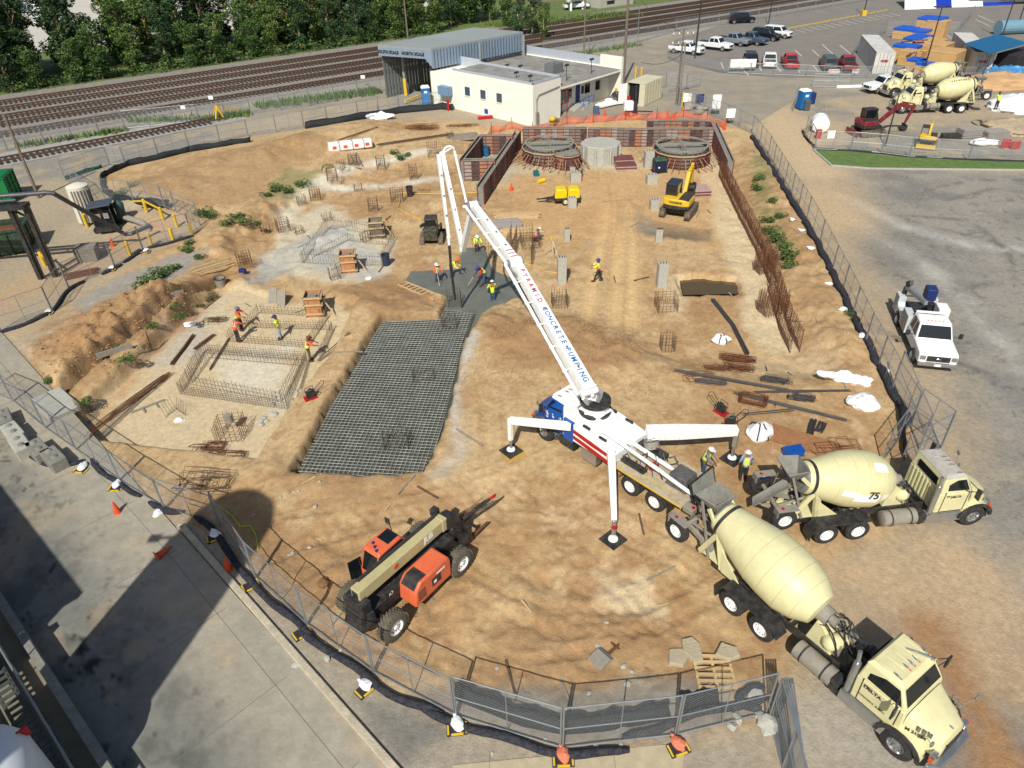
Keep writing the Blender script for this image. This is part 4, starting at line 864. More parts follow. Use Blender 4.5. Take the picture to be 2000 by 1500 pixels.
b=MB(); b.box(3.5,-1.0,.42,3.66,1.0,.64); b.build('bumper',MCH,s_,bevel=.04); b=MB(); b.box(3.66,-.17,.46,3.67,.17,.6); b.build('number_plate',MW,s_)
for s in (1,-1):
    b=MB(); b.bc(3.48,s*.8,.75,.12,.3,.26); b.build('headlight',MCH,s_,bevel=.03); b=MB(); b.cyl((1.75,s*1.0,1.35),(1.8,s*1.3,1.4),.02); b.bc(1.8,s*1.38,1.3,.1,.2,.3); b.build('mirror',MK,s_,bevel=.03)
    b=MB(); b.prism([(.3,.55),(.3,1.65),(-.9,1.65),(-.95,1.3),(-1.15,1.1),(-2.0,1.1),(-2.2,1.3),(-2.2,1.65),(-3.0,1.65),(-3.0,.55),(-2.1,.55),(-2.0,.85),(-1.6,.98),(-1.15,.85),(-1.05,.55)],s*.68,s*1.1,'y'); tb=b.build('toolbox_body',mat('toolbox_white',(214,218,220),.4,dirt=DUST,da=.2),s_,bevel=.02)
    for (xa,xb) in ((.2,-.35),(-.4,-.88),(-2.3,-2.95)): b=MB(); b.box(xb,s*1.1,.62,xa,s*1.112,1.6); b.build('toolbox_door',MGALV,tb)
b=MB(); b.box(-3.0,-.68,.7,.3,.68,1.0); b.box(.2,-.68,1.0,.3,.68,1.75); b.box(-3.3,-1.0,.5,-3.0,1.0,.7); b.build('bed',MK,s_)
b=MB(); b.cyl((-2.7,-.75,1.0),(-2.7,-.75,2.1),.14,n=12,m=1); b.bar((-2.7,-.75,2.1),(-.2,-.25,2.35),.2,.24); b.bar((-2.7,-.75,2.3),(-2.2,-.7,2.65),.2,.3,m=1); b.cyl((-2.5,-.7,1.6),(-1.4,-.5,2.15),.06,n=8); b.build('crane',[MGALV,MK],s_,bevel=.02)
b=MB(); b.bc(-2.3,.55,1.65,.75,.6,.75); b.build('blue_welder',MNAVY,s_,bevel=.06); b=MB(); b.bc(-.3,.75,1.6,.9,.6,.6,0,0); b.build('generator_box',MW,s_,bevel=.04)
b=MB(); b.lathe([(0,.3),(.6,.3)],(-1.6,.55,1.5),(1,0,0),n=18); b.build('hose_reel',MK,s_); b=MB(); b.box(.28,-.8,2.0,.36,.8,2.12); b.box(.3,-.8,1.7,.34,-.75,2.0); b.box(.3,.75,1.7,.34,.8,2.0); b.build('headache_rack',MW,s_)
for k in range(5): b=MB(); b.bc(1.35,-.4+k*.2,2.05,.06,.05,.03); b.build('marker_lamp',MORG,s_)
# ---------------- site works
rd=random.Random(21)
def inside(x,y,Pg): return float(sdf(np.array([x]),np.array([y]),Pg)[0])<0
# poured concrete under and beyond the mat
MWET=mat('wet_concrete',(122,124,114),.45,var=.2,scale=1.1,dirt=(150,150,138),da=.4,bump=.25,k=.72)
def flat_sheet(name,Pg,z,m,label,cat=None,kind=None,res=.35,amp=.02,thick=.2):
    x0,x1,y0,y1=bb(Pg,0); n=len(Pg); b=MB()
    b.add([(p[0],p[1],z) for p in Pg]+[(p[0],p[1],z-thick) for p in Pg],[tuple(range(n))]+[(i,n+i,n+(i+1)%n,(i+1)%n) for i in range(n)])
    o=b.build(name,m); 
    import bmesh
    q=bmesh.new(); q.from_mesh(o.data); bmesh.ops.recalc_face_normals(q,faces=q.faces); q.to_mesh(o.data); q.free()
    return tag(o,label,cat,kind=kind)
def grow(Pg,d):
    cx=sum(p[0] for p in Pg)/len(Pg); cy=sum(p[1] for p in Pg)/len(Pg); o=[]
    for p in Pg:
        v=Vector((p[0]-cx,p[1]-cy)); v=v+v.normalized()*d; o.append((cx+v.x,cy+v.y))
    return o
flat_sheet('fresh_concrete',grow(MATP,.1),-.56,mat('pit_concrete',(104,106,94),.5,var=.25,scale=.9,dirt=(130,130,118),da=.4,bump=.25,k=.5),'dark wet concrete poured under the grey bar mat in the pit','concrete')
flat_sheet('poured_concrete',grow(WETP,.9),-.655,MWET,'freshly poured smooth grey concrete where the boom hose ends','concrete')
def bar_mat(name,Pg,z,sp,r,ax,m,label,z2=None):
    a=Vector(ax).normalized(); n=Vector((-a.y,a.x)); b=MB()
    ps=[(Vector(p[:2]).dot(a),Vector(p[:2]).dot(n)) for p in Pg]
    for (ia,zz) in ((0,z),(1,z+r*2)):
        lo=min(p[1-ia] for p in ps); hi=max(p[1-ia] for p in ps); c=lo+sp*.3
        while c<hi:
            cr=[]
            for i in range(len(ps)):
                p,q=ps[i],ps[(i+1)%len(ps)]; u,v=p[1-ia],q[1-ia]
                if (u>c)!=(v>c): t=(c-u)/(v-u); cr.append(p[ia]+(q[ia]-p[ia])*t)
            cr.sort()
            for k in range(0,len(cr)-1,2):
                e=[]
                for s_ in (cr[k],cr[k+1]):
                    w_=(a*s_+n*c) if ia==0 else (a*c+n*s_); e.append((w_.x,w_.y,zz+rd.uniform(-.006,.006)))
                b.cyl(e[0],e[1],r,n=4,cap=False)
            c+=sp*rd.uniform(.9,1.1)
    if z2 is not None:
        pass
    return tag(b.build(name,m),label,'rebar mat')
bar_mat('rebar_mat',grow(MATP,-.1),-.42,.235,.018,(.14,.99),MREBG,'large grey rebar mat with splashes and painted glint in the long pit')
# starter cages standing in the mat
def cage(name,lx,ly,h,n=5,hoops=5,m=None,r=.014,jit=.03,flare=0):
    b=MB()
    for i in range(n):
        for j in range(n):
            if 0<i<n-1 and 0<j<n-1: continue
            x,y=-lx/2+lx*i/(n-1),-ly/2+ly*j/(n-1); hh=h*rd.uniform(.9,1.08); b.cyl((x,y,0),(x+rd.uniform(-jit,jit),y+rd.uniform(-jit,jit),hh),r,n=4,cap=False)
    for k in range(hoops):
        z=h*(.12+.75*k/max(1,hoops-1)); c=[(-lx/2,-ly/2,z),(lx/2,-ly/2,z+rd.uniform(-.02,.02)),(lx/2,ly/2,z),(-lx/2,ly/2,z)]
        for i in range(4): b.cyl(c[i],c[(i+1)%4],r*.8,n=4,cap=False)
    return b.build(name,m or MREB)
def put(o,px,py,rz=0,label=None,cat=None,group=None,dz=0):
    p=P(px,py); o.location=(p.x,p.y,p.z+dz); o.rotation_euler=(0,0,rz); return tag(o,label,cat,group)
for px,py in ((585,455),(640,430),(700,372),(668,330),(520,455),(590,400),(870,345),(715,470),(655,545),(880,270)):
    put(cage('dowel_cluster',.7,.5,rd.uniform(.6,1.1),4,1,MREB,.016,.08),px,py,rd.uniform(0,1),'small cluster of rusty dowels sticking out of the footing','dowels','rusty dowel clusters of the far left footings')
for px,py,lab in ((775,880,'dark bar cage standing in the near half of the grey mat'),(828,748,'low bar cage standing midway up the grey mat'),(878,650,'bar cage at the top of the grey mat beside the wet concrete'),(888,600,'thin bar cage sticking out of the wet concrete by the hose end')):
    put(cage('starter_cage',1.2 if py>700 else .9,.9,1.3 if py!=748 else .7,6,5,mat('grimy_rebar',(92,86,74),.8,dirt=(140,110,80),da=.5)),px,py,.15,lab,'rebar cage')
for px,py,l,h,rz,lab in ((453,850,1.3,1.1,.1,'rusty square rebar cage holding a grey can near the slab edge'),(480,520,1.0,1.2,.4,'rusty rebar cage beside the small dark cooler'),(617,390,.9,1.2,.2,'short rusty column cage behind the orange spoil bank'),(554,450,1.0,1.1,.5,'round topped rusty cage at the edge of the weeds'),(650,352,.9,1.2,.1,'slim rusty column cage near the white wrapped bundle'),(730,412,.8,1.2,.1,'slim column cage in front of the pale path'),(745,330,.8,1.4,.1,'tall column cage under the rebar lattice pile'),(808,350,.7,1.5,.1,'column cage left of the tip of the boom'),(845,305,1.0,1.5,.1,'column cage at the left end of the bar wall'),(690,322,.8,1.2,.1,'column cage by the wooden ladder in the weeds'),(776,392,1.1,1.2,.1,'row of stout bars near the black bin on the pale path'),(1092,597,1.0,1.1,.05,'dark bar cage at the foot of the slim concrete pier, left of the ruts'),(1300,603,1.3,1.1,.05,'wide brown bar cage left of the muddy pool'),(1302,684,.8,1.2,.02,'slim grey cage low on the slope right of the boom'),(1035,480,1.4,1.2,.1,'wide bar cage right of the boom knuckle'),(1185,395,.01,.01,0,None)):
    if lab: put(cage('rebar_cage',l,l,h,6 if l>.9 else 5,5,MRUST if 'rusty' in lab or 'brown' in lab else MREB),px,py,rz,lab,'rebar cage')
b=MB(); b.cyl((0,0,0),(0,0,.45),.2,n=16); put(b.build('can',MGREY),455,842,0,'grey metal can inside the rusty cage on the pale slab','can',dz=.65)
# lattice walls of bars
def lattice(name,pts,h,sp,label,hz=3,m=None,z=None,r=.011,skip=None,lean=0):
    p=[P(*q) if len(q)==2 else Vector(q) for q in pts]; b=MB(); o=p[0].copy()
    for i in range(len(p)-1):
        a_,c_=p[i],p[i+1]; n=max(1,int((c_-a_).length/sp)); d=(c_-a_).normalized(); nn=Vector((-d.y,d.x,0))
        for k in range(n+1):
            q=a_.lerp(c_,k/n)-o; hh=h*rd.uniform(.85,1.1); b.cyl(q,q+Vector((rd.uniform(-.04,.04),rd.uniform(-.04,.04),hh))+nn*lean,r,n=4,cap=False)
        for k in range(hz):
            z_=h*(.1+.7*k/max(1,hz-1)); b.cyl(a_-o+Vector((0,0,z_)),c_-o+Vector((0,0,z_)),r,n=4,cap=False)
    e=b.build(name,m or MREB); e.location=o; return tag(e,label,'rebar')
A_=[(352,770),(395,690),(600,705),(562,800),(352,770)]
lattice('bar_lattice',A_,.8,.17,'big square lattice of thin bars around a pale patch on the lower slab',5)
lattice('bar_lattice',[(372,752),(408,700),(585,715),(550,785),(372,752)],.8,.25,'inner lattice of thin bars nested in the big square one on the lower slab',3)
lattice('bar_lattice',[(445,665),(470,640),(650,645),(625,700)],.7,.2,'open lattice of bars beside the four workers on the slab',4)
lattice('bar_lattice',[(480,640),(505,612),(640,620),(600,680),(450,668)],.7,.24,'bar lattice behind the worker in the yellow shirt',4)
lattice('bar_lattice',[(590,515),(640,447),(690,452),(770,470),(745,520),(590,515)],1.0,.2,'tall spiky lattice of bars on the grey middle slab',2)
lattice('bar_lattice',[(610,505),(680,470),(760,480)],.7,.25,'short spiky row of bars inside the middle slab lattice',2)
lattice('bar_lattice',[(270,712),(300,690),(290,660)],.9,.16,'small leaning bar screen by the dark trench',5,lean=.2)
lattice('bar_lattice',[(150,800),(175,828),(182,800)],.9,.16,'small bar screen at the near end of the dark trench',5,lean=.15)
lattice('bar_lattice',[(375,590),(400,605),(425,585)],.9,.16,'thin bar screen at the far end of the dark trench',5,lean=.1)
lattice('bar_lattice',[(325,815),(345,800),(362,812)],.8,.18,'loose upright bars left of the white scrap on the slab',1,lean=.25)
lattice('bar_lattice',[(850,300),(905,302)],1.5,.2,'upright bar wall left of the grey wall forms',6)
lattice('bar_lattice',[(1000,520),(1010,470),(1040,468),(1038,520)],1.5,.22,'square lattice of bars right of the boom beside timber stacks',5)
lattice('bar_lattice',[(925,505),(960,505),(990,500),(1000,470)],1.6,.2,'bar screen behind the boom by the wet concrete',5)
# long cage on the right
def long_cage(pts,w,h,label,sp=.16,r=.014):
    p=[P(*q) for q in pts]; o=p[0].copy(); b=MB()
    for i in range(len(p)-1):
        a_,c_=p[i]-o,p[i+1]-o; d=(c_-a_).normalized(); n=Vector((-d.y,d.x,0)).normalized()*(w/2); N=int((c_-a_).length/sp)
        for k in range(N+1):
            q=a_.lerp(c_,k/N)
            for s in (-1,1): b.cyl(q+n*s,q+n*s+Vector((rd.uniform(-.04,.04),0,h*rd.uniform(.92,1.08))),r,n=4,cap=False)
            if k%2==0: b.cyl(q-n+Vector((0,0,h*.95)),q+n+Vector((0,0,h*.95)),r,n=4,cap=False)
        for s in (-1,1):
            for k in range(8): z_=h*(.06+.9*k/7); b.cyl(a_+n*s+Vector((0,0,z_)),c_+n*s+Vector((0,0,z_)),r,n=4,cap=False)
    e=b.build('wall_cage',MRUST); e.location=o; return tag(e,label,'rebar cage')
long_cage([(1408,345),(1445,420),(1482,490)],.45,1.5,'long rusty wall cage running down from the far corner form')
long_cage([(1482,492),(1512,560)],.5,1.6,'middle length of rusty wall cage on the pale footing')
long_cage([(1508,568),(1530,645),(1552,690)],.55,1.6,'near end of the rusty wall cage on the pale footing')
for px,py,s,lab in ((1492,530,1.2,'dense rusty bar block halfway along the long wall cage'),(1506,610,1.5,'dense rusty bar block near the low end of the wall cage')):
    put(cage('bar_block',s,s*.8,1.7,9,14,MRUST,.017),px,py,.25,lab,'rebar cage')
# timber column forms
def column_form(label,px,py,rz,h=1.5,brace=True,ori=True):
    p=P(px,py); t=empty('column_form',p,rz,label,'column form'); s=.55
    b=MB(); 
    for k in range(4):
        a=k*PI/2; b.T=Matrix.Rotation(a,4,'Z'); b.box(-s+.04,s-.05,0,s-.05,s,h,k%2)
    b.T=None; b.build('shutter',[MPLY if ori else mat('grey_ply',(128,116,104),.8,dirt=(96,84,76),da=.5),mat('dark_ply',(96,74,64),.8,dirt=(150,120,96),da=.4)],t)
    b=MB()
    for z in (.25,h*.62,h-.06):
        for a in range(4): b.T=Matrix.Rotation(a*PI/2,4,'Z'); b.box(-s-.14,s+.005,z-.05,s+.14,s+.09,z+.05)
    b.T=None; b.build('waler',MWOOD,t)
    b=MB(); b.box(-s+.05,-s+.05,0,s-.06,s-.06,h-.25); b.cyl((.1,0,h-.3),(.15,0,h-.05),.12,n=8); b.build('concrete_core',MCOND,t)
    if brace:
        for q in ((-1.5,.2),(1.4,-.6)):
            b=MB(); b.bar((s*(1 if q[0]>0 else -1),0,h*.8),(q[0],q[1],.03),.09,.04); b.build('raking_brace',MWOOD,t)
column_form('orange and grey column form between the middle slab and the dark bin',683,528,.1,1.5)
column_form('dark column form farthest back beside a red can',737,460,.1,1.4,True,False)
column_form('brown column form standing beside the trio on the lower slab',618,612,.05,1.5)
# precast piers
def pier(px,py,h,s,label,top=True):
    p=P(px,py); t=empty('concrete_pier',p,.04,label,'concrete pier','concrete piers on the site floor'); b=MB(); b.box(-s/2,-s/2,-.1,s/2,s/2,h); b.build('shaft',MCON,t,bevel=.015)
    for k in range(3 if top else 0): b=MB(); b.cyl((-s*.3+s*.3*k,-.05,h),(-s*.3+s*.3*k,-.05,h+.16),.035,n=6); b.build('anchor_bolt',MRUST,t)
for a in ((1097,552,2.0,.62,'slim concrete pier standing right of the boom above a bar cage'),(1291,558,1.75,.68,'slim concrete pier above the wide brown cage'),(1283,472,1.05,.3,'narrow left half of the split pier by the damp patch'),(1289,471,1.0,.3,'narrow right half of the split pier by the damp patch'),(1117,404,.85,.75,'low concrete pier in front of the yellow compressor'),(1277,408,.85,.75,'low concrete pier left of the yellow excavator'),(1272,358,.85,1.0,'low square pier in front of the dark generator'),(1124,353,.8,1.0,'low pier beside the small round form'),(1118,338,.6,.5,'small grey block on the pier beside the small round form'),(1266,326,1.6,.9,'pier left of the right hand round form'),(1107,470,1.0,.45,'small pier draped with a dark jacket')): pier(*a)
# wall forms
MFR=mat('form_frame',(120,60,58),.7,dirt=(150,130,118),da=.4)
cols=[mat('ply_%s'%q,c,.85,var=.3,scale=2.5,dirt=(140,128,116),da=.6) for q,c in (('orange',(188,132,96)),('grey',(136,128,120)),('pale',(178,170,160)),('brown',(120,88,72)),('dark',(66,56,54)))]
def form_wall(pa,pb,h,label,sp=.62,th=.55,single=False,z=None,seed=0):
    q=random.Random(seed); a_=P(*pa) if len(pa)==2 else Vector(pa); c_=P(*pb) if len(pb)==2 else Vector(pb); a_.z=c_.z=min(a_.z,c_.z) if z is None else z
    L_=(c_-a_).length; ang=math.atan2(c_.y-a_.y,c_.x-a_.x); t=empty('wall_form',a_,ang,label,'wall form'); n=max(1,int(L_/sp)); w_=L_/n
    for s in ((-1,1) if not single else (-1,)):
        b=MB(); r_=MB()
        for k in range(n):
            m_=q.choice((0,0,1,1,2,3,4)); y=s*th/2; b.box(k*w_+.03,y-.03,.05,(k+1)*w_-.03,y+.03,h,m_)
        for k in range(n+1): r_.box(k*w_-.03,y-.06*(s<0)-.01,0,k*w_+.03,y+.06*(s>0)+.01,h)
        for k in range(6): z_=h*(.08+.9*k/5); r_.box(0,y-.075*(s<0),z_-.025,L_,y+.075*(s>0),z_+.025)
        b.build('form_panel',cols,t); r_.build('steel_ribs',MFR,t)
    if not single:
        b=MB(); b.box(0,-th/2+.04,0,L_,th/2-.04,h-.25); b.build('wall_core',MCOND,t); b=MB()
        for s in (-1,1): b.box(0,s*th/2-.05,h-.02,L_,s*th/2+.05,h+.05)
        b.build('top_edge',MGREY,t)
    return t
HF=1.85
form_wall((1012,288),(940,400),HF,'long dark wall form running towards the boom knuckle',seed=1)
form_wall((1145,283),(1022,283),HF,'coloured panel wall form behind the left round form',seed=2)
form_wall((1262,285),(1148,284),HF,'patchwork wall form behind the octagonal concrete block',seed=3)
form_wall((1392,283),(1262,285),HF,'patchwork wall form behind the right round form',seed=4)
form_wall((1385,268),(1262,268),HF,'farthest panel wall at the top right of the site',seed=5)
form_wall((1390,270),(1422,350),HF,'side wall form running down the right edge beside the round form',seed=6)
form_wall((968,350),(908,352),2.0,'low orange and grey panel wall facing the camera left of the long dark form',seed=7)
form_wall((905,350),(940,302),2.0,'left side wall of the small form enclosure',seed=8,th=.4)
form_wall((1002,300),(938,301),2.0,'back wall of the small form enclosure',seed=9,th=.4)
def round_form(px,py,r,h,label,big=True):
    p=P(px,py); t=empty('round_form',p,0,label,'round form'); n=14 if big else 10
    b=MB(); rr=MB()
    for k in range(n):
        a0,a1=2*PI*k/n,2*PI*(k+1)/n; p0=Vector((r*math.cos(a0),r*math.sin(a0),0)); p1=Vector((r*math.cos(a1),r*math.sin(a1),0)); m_=random.Random(k+int(px)).choice((0,1,3,4,4))
        b.hexa([p0*1.0,p1*1.0,p1*.96,p0*.96,p0+Vector((0,0,h)),p1+Vector((0,0,h)),p1*.96+Vector((0,0,h)),p0*.96+Vector((0,0,h))],m_)
        for j in range(3):
            q=p0.lerp(p1,j/3)*1.02; rr.bar(q,q+Vector((0,0,h)),.06,.06)
        for z_ in (.2,.5,.9,1.3,h-.1):
            if z_<h: rr.bar(p0*1.04+Vector((0,0,z_)),p1*1.04+Vector((0,0,z_)),.07,.06,m=1 if z_>h-.2 else 0)
    b.build('form_panel',cols,t); rr.build('steel_ribs',[MFR,MWOOD],t)
    b=MB(); b.lathe([(0,r*.93),(h-.12,r*.93)],n=n); b.build('concrete_core',MCOND,t)
    if big:
        b=MB(); b.lathe([(h+.3,r*.86),(h+.3,r*.94),(h+.42,r*.94),(h+.42,r*.86),(h+.3,r*.86)],n=40,cap=False); b.bar((-r*.88,0,h+.36),(r*.88,0,h+.36),.12,.1); b.bar((0,-r*.88,h+.36),(0,r*.88,h+.36),.12,.1)
        b.bar((-.25,-r*.8,h+.36),(-.25,r*.8,h+.36),.06,.08); b.bar((-r*.8,.25,h+.36),(r*.8,.25,h+.36),.06,.08); b.build('ring_frame',MGREY,t)
        for k in range(24): 
            pass
        b=MB()
        for k in range(28): a=2*PI*k/28; b.cyl((r*.9*math.cos(a),r*.9*math.sin(a),h),(r*.9*math.cos(a),r*.9*math.sin(a),h+.32),.03,n=5)
        b.build('anchor_bolts',MGREY,t)
    for k in range(22 if big else 12):
        a=-PI*1.05+PI*1.1*k/(21 if big else 11) ; q=Vector((math.cos(a),math.sin(a),0)); b=MB(); b.bar(q*r*1.03+Vector((0,0,h*.75)),q*(r*1.03+rd.uniform(.9,1.5))+Vector((0,0,.05)),.07,.05); b.build('raking_brace',mat('brace_timber',(168,134,98),.85,var=.3) if k%3 else MFR,t)
round_form(1073,310,2.75,1.35,'left of the two large round forms with a crossed ring on top')
round_form(1329,314,2.85,1.35,'right of the two large round forms with a crossed ring on top')
round_form(1107,326,1.35,1.5,'small round form filled with concrete in front of the left round form',False)
p=P(1172,312); b=MB(); b.lathe([(0,2.15),(.02,2.15),(1.75,2.1),(1.8,2.0)],n=8)
for k in range(8):
    a=k*PI/4+PI/8; b.bar((2.0*math.cos(a),2.0*math.sin(a),0),(2.0*math.cos(a),2.0*math.sin(a),1.7),.2,.5)
o=b.build('octagonal_base',MCON,bevel=.03); o.location=p; tag(o,'pale octagonal concrete block between the two round forms','concrete block')
# excavated pool
b=MB(); g=[G(1325,540,-1.1),G(1434,542,-1.1),G(1446,574,-1.1),G(1335,576,-1.1)]; b.add(g,[(3,2,1,0)]); mw=mat('muddy_water',(112,92,56),.08,var=.1,k=.6); tag(b.build('water',mw),kind='structure')
# stacked and scattered goods
def stack(name,parts,px,py,rz,label,cat,group=None):
    p=P(px,py); t=empty(name,p,rz,label,cat,group)
    for nm,b,m in parts: b.build(nm,m,t)
    return t
def panel_stack(px,py,lx,ly,n,label,rz=0,m=None,pitch=.14):
    p=P(px,py); t=empty('panel_stack',p,rz,label,'panel stack')
    for k in range(n):
        b=MB(); b.bc(rd.uniform(-.05,.05),rd.uniform(-.05,.05),k*pitch,lx,ly,pitch*.8); b.build('stacked_panel',m or (MFR if k%2 else mat('panel_pink',(190,160,150),.8)),t)
panel_stack(1217,322,1.9,1.3,6,'reddish stack of form panels right of the octagonal block',.05); panel_stack(1222,330,2.0,1.0,4,'nearer low stack of pinkish form panels',.03); panel_stack(1365,380,1.7,1.6,5,'stack of red edged form panels behind the yellow excavator',.05)
def timbers(px,py,n,L_,label,rz=0,w=.14,m=None,spread=.8,name='timber_stack',cat='timber'):
    p=P(px,py); t=empty(name,p,rz,label,cat)
    for k in range(n):
        b=MB(); b.T=Matrix.Rotation(rd.uniform(-.06,.06),4,'Z'); y=-spread/2+spread*k/n; b.box(-L_/2*rd.uniform(.8,1),y,.02+.1*(k%3),L_/2*rd.uniform(.8,1),y+w,.12+.1*(k%3)); b.build('plank',m or MWOOD,t)
    return t
timbers(1010,425,9,4.2,'stack of pale planks lying right of the boom knuckle',.05); timbers(1020,452,8,3.8,'lower heap of pale planks by the crouching worker',.08); timbers(1068,392,4,1.5,'short pale planks lying behind the yellow compressor',.02,spread=.6)
o=timbers(990,440,6,2.6,'grey form boards lying among the pale planks',.1,w=.35,m=mat('grey_board',(168,160,154),.8),spread=1.3)
def rod_bundle(pa,pb,n,w,label,m=None,r=.014,bend=None,h=.08):
    a_,c_=P(*pa),P(*pb); o=a_.copy(); d=(c_-a_); L_=d.length; dn=d.normalized(); nn=Vector((-dn.y,dn.x,0)); b=MB()
    for k in range(n):
        off=nn*rd.uniform(-w/2,w/2)+Vector((0,0,.03+rd.uniform(0,h))); s0,s1=rd.uniform(0,.05),rd.uniform(.93,1.0); pts=[d*s0+off,d*.5+off+nn*((bend or 0)+rd.uniform(-.03,.03)),d*s1+off*1]
        b.tube(pts,r,n=4)
    e=b.build('bar_bundle',m or MREB); e.location=o; return tag(e,label,'bar bundle')
MDB=mat('dark_bar',(62,60,62),.7,dirt=(110,90,76),da=.4)
rod_bundle((1315,724),(1560,768),16,.3,'longest dark bar bundle, its left end reaching towards the boom',MDB); rod_bundle((1470,768),(1665,765),12,.22,'brown bar bundle ending at the white heaped bag',MDB); rod_bundle((1430,768),(1662,825),14,.22,'dark bar bundle crossing diagonally below the others',MDB)
rod_bundle((1450,812),(1553,802),8,.16,'short dark bar bundle by the petrol tools',MDB); rod_bundle((1495,715),(1515,800),5,.12,'thin upright bars lying across the bundles',MDB,r=.01); rod_bundle((1355,746),(1420,752),26,.38,'thick grey bar bundle with a white tag',MDB,h=.2)
rod_bundle((1390,585),(1460,695),22,.28,'pair of black pipes curving down the right side',MDB,r=.035,bend=.25,h=.1)
rod_bundle((1595,845),(1605,825),18,.5,'short dark bars laid side by side, left of two',MDB,r=.02); rod_bundle((1582,850),(1590,820),16,.4,'short dark bars laid side by side beside the rusty plate',MDB,r=.02)
def hoop_pile(px,py,n,lx,ly,label,m=None,rz=0,spread=.5,flat=.1,r=.012):
    b=MB()
    for k in range(n):
        b.T=Matrix.Translation((rd.uniform(-spread,spread),rd.uniform(-spread,spread)*.5,.03+k*.012))@Matrix.Rotation(rz+rd.uniform(-.15,.15),4,'Z')@Matrix.Rotation(rd.uniform(-flat,flat),4,'X'); c=[(-lx/2,-ly/2,0),(lx/2,-ly/2,0),(lx/2,ly/2,0),(-lx/2,ly/2,0)]
        for i in range(4): b.cyl(c[i],c[(i+1)%4],r,n=4,cap=False)
    b.T=None; return put(b.build('hoop_pile',m or MRUST),px,py,0,label,'bar pile')
hoop_pile(1440,705,34,1.5,.3,'upper rusty pile of bent hoops beside the long dark bars',rz=-.3,spread=.35); hoop_pile(1438,722,26,1.2,.25,'lower rusty pile of bent hoops beside the long dark bars',rz=-.25,spread=.4); hoop_pile(1400,722,18,.9,.22,'small rusty hoop pile left of the upright white tag',rz=-.3,spread=.4)
hoop_pile(1470,785,26,1.3,.7,'flat rusty grille of bars by the petrol tools',rz=-.4,spread=.1); hoop_pile(1565,780,24,.9,.3,'black pile of hoops, right of the others',MDB,rz=-.3,spread=.3); hoop_pile(1515,745,22,1.2,.25,'black pile of hoops above the crossing bars',MDB,rz=-.3,spread=.3)
hoop_pile(1630,880,12,1.0,.9,'tangled orange hoops behind the drum of the mixer marked 75',spread=.9,flat=.5); hoop_pile(1365,735,6,1.3,.5,'thin bent bars left of the thick grey bundle',spread=.6); hoop_pile(420,628,16,.7,.4,'heap of bent rusty bars between the trench and the workers',MREB,spread=.5,flat=.5)
hoop_pile(408,878,20,.9,.5,'rusty heap of stirrups on the near edge of the slab',spread=.5,flat=.5); hoop_pile(450,890,10,1.2,.5,'rusty stirrups with a dark shadowed bend beside the heap',spread=.3,flat=.4); hoop_pile(400,945,22,1.3,1.0,'tangle of brown wire behind the near fence',MREB,spread=.7,flat=.9)
rod_bundle((165,856),(335,728),18,.5,'long brown bars lying on the pale slab towards the fence',MRUST,bend=.1); rod_bundle((190,835),(330,735),5,.9,'few thin bars spread beside the long brown bars',MREB); rod_bundle((335,715),(380,655),20,.25,'bent rusty bars in a tight bundle on the slab',MRUST,h=.15); rod_bundle((380,685),(420,655),14,.2,'second bent rusty bar bundle nearer the workers',MRUST,h=.12)
rod_bundle((410,725),(450,660),10,.2,'third bar bundle beside the square lattice',MREB); rod_bundle((620,708),(685,650),6,.25,'timber strips lying along the bank left of the mat',MREB); rod_bundle((665,248),(740,252),1,.1,'single grey bar near the heap of rust',MREB) if 0 else None
rod_bundle((660,275),(740,248),10,.5,'brown bars beside the flat mesh near the white building',MREB); rod_bundle((735,285),(890,262),22,.8,'long grey bars in front of the flat mesh stack',MREB); hoop_pile(820,252,30,2.2,.8,'rusty heap of bars near the white building',spread=1.2,flat=.3); hoop_pile(905,246,10,2.5,.5,'rusty bars lying by the trough',spread=.8); 
bar_mat('mesh_stack',[tuple(P(a,b_))[:2] for a,b_ in ((715,262),(760,250),(810,265),(755,275))],-.0,.22,.012,(1,.2),MREB,'flat grey mesh sheets stacked on the sand')
b=MB(); b.box(-1.6,-.5,0,1.6,-.42,.55); b.box(-1.6,.42,0,1.6,.5,.55); b.box(-1.6,-.42,0,-1.52,.42,.55); b.box(1.52,-.42,0,1.6,.42,.55); b.box(-1.5,-.4,.02,1.5,.4,.2); put(b.build('trough',MGREY),906,272,.25,'grey timber trough lying near the orange mesh','trough')
# bags and sheets
def bag(px,py,r,label,seed,straps=False,name='white_bag',cat='bag',m=None,rz=0,flat=.5,amp=.25):
    r=tuple(q*.82 for q in r)
    p=P(px,py); t=empty(name,p,rz,label,cat); b=MB(); b.blob((0,0,r[2]*flat),r,seed,amp,22,12); bo=b.build('sheet' if not straps else 'sack',m or MBAG,t,smooth=True)
    for mod in range(1):
        tx=bpy.data.textures.new('folds','CLOUDS'); tx.noise_scale=.35; tx.noise_depth=3; d=bo.modifiers.new('s','SUBSURF'); d.levels=d.render_levels=2; d=bo.modifiers.new('d','DISPLACE'); d.texture=tx; d.strength=.22*r[0]; d.mid_level=.5; d.texture_coords='GLOBAL'
    if straps:
        for s in (-.4,.4):
            b=MB(); b.tube([(s*r[0],-r[1]*1.0,.1),(s*r[0]*.9,-r[1]*.9,r[2]*1.1),(s*r[0]*.3,-.1,r[2]*1.75),(s*r[0],r[1]*.9,r[2]*1.0),(s*r[0],r[1],.1)],.035,n=5); b.build('strap',MK,t)
bag(1482,850,(.85,.7,.55),'big white bag with dark straps behind the far outrigger',1,True); bag(1408,668,(.75,.5,.4),'white bag with dark straps beside the black pipes',2,True)
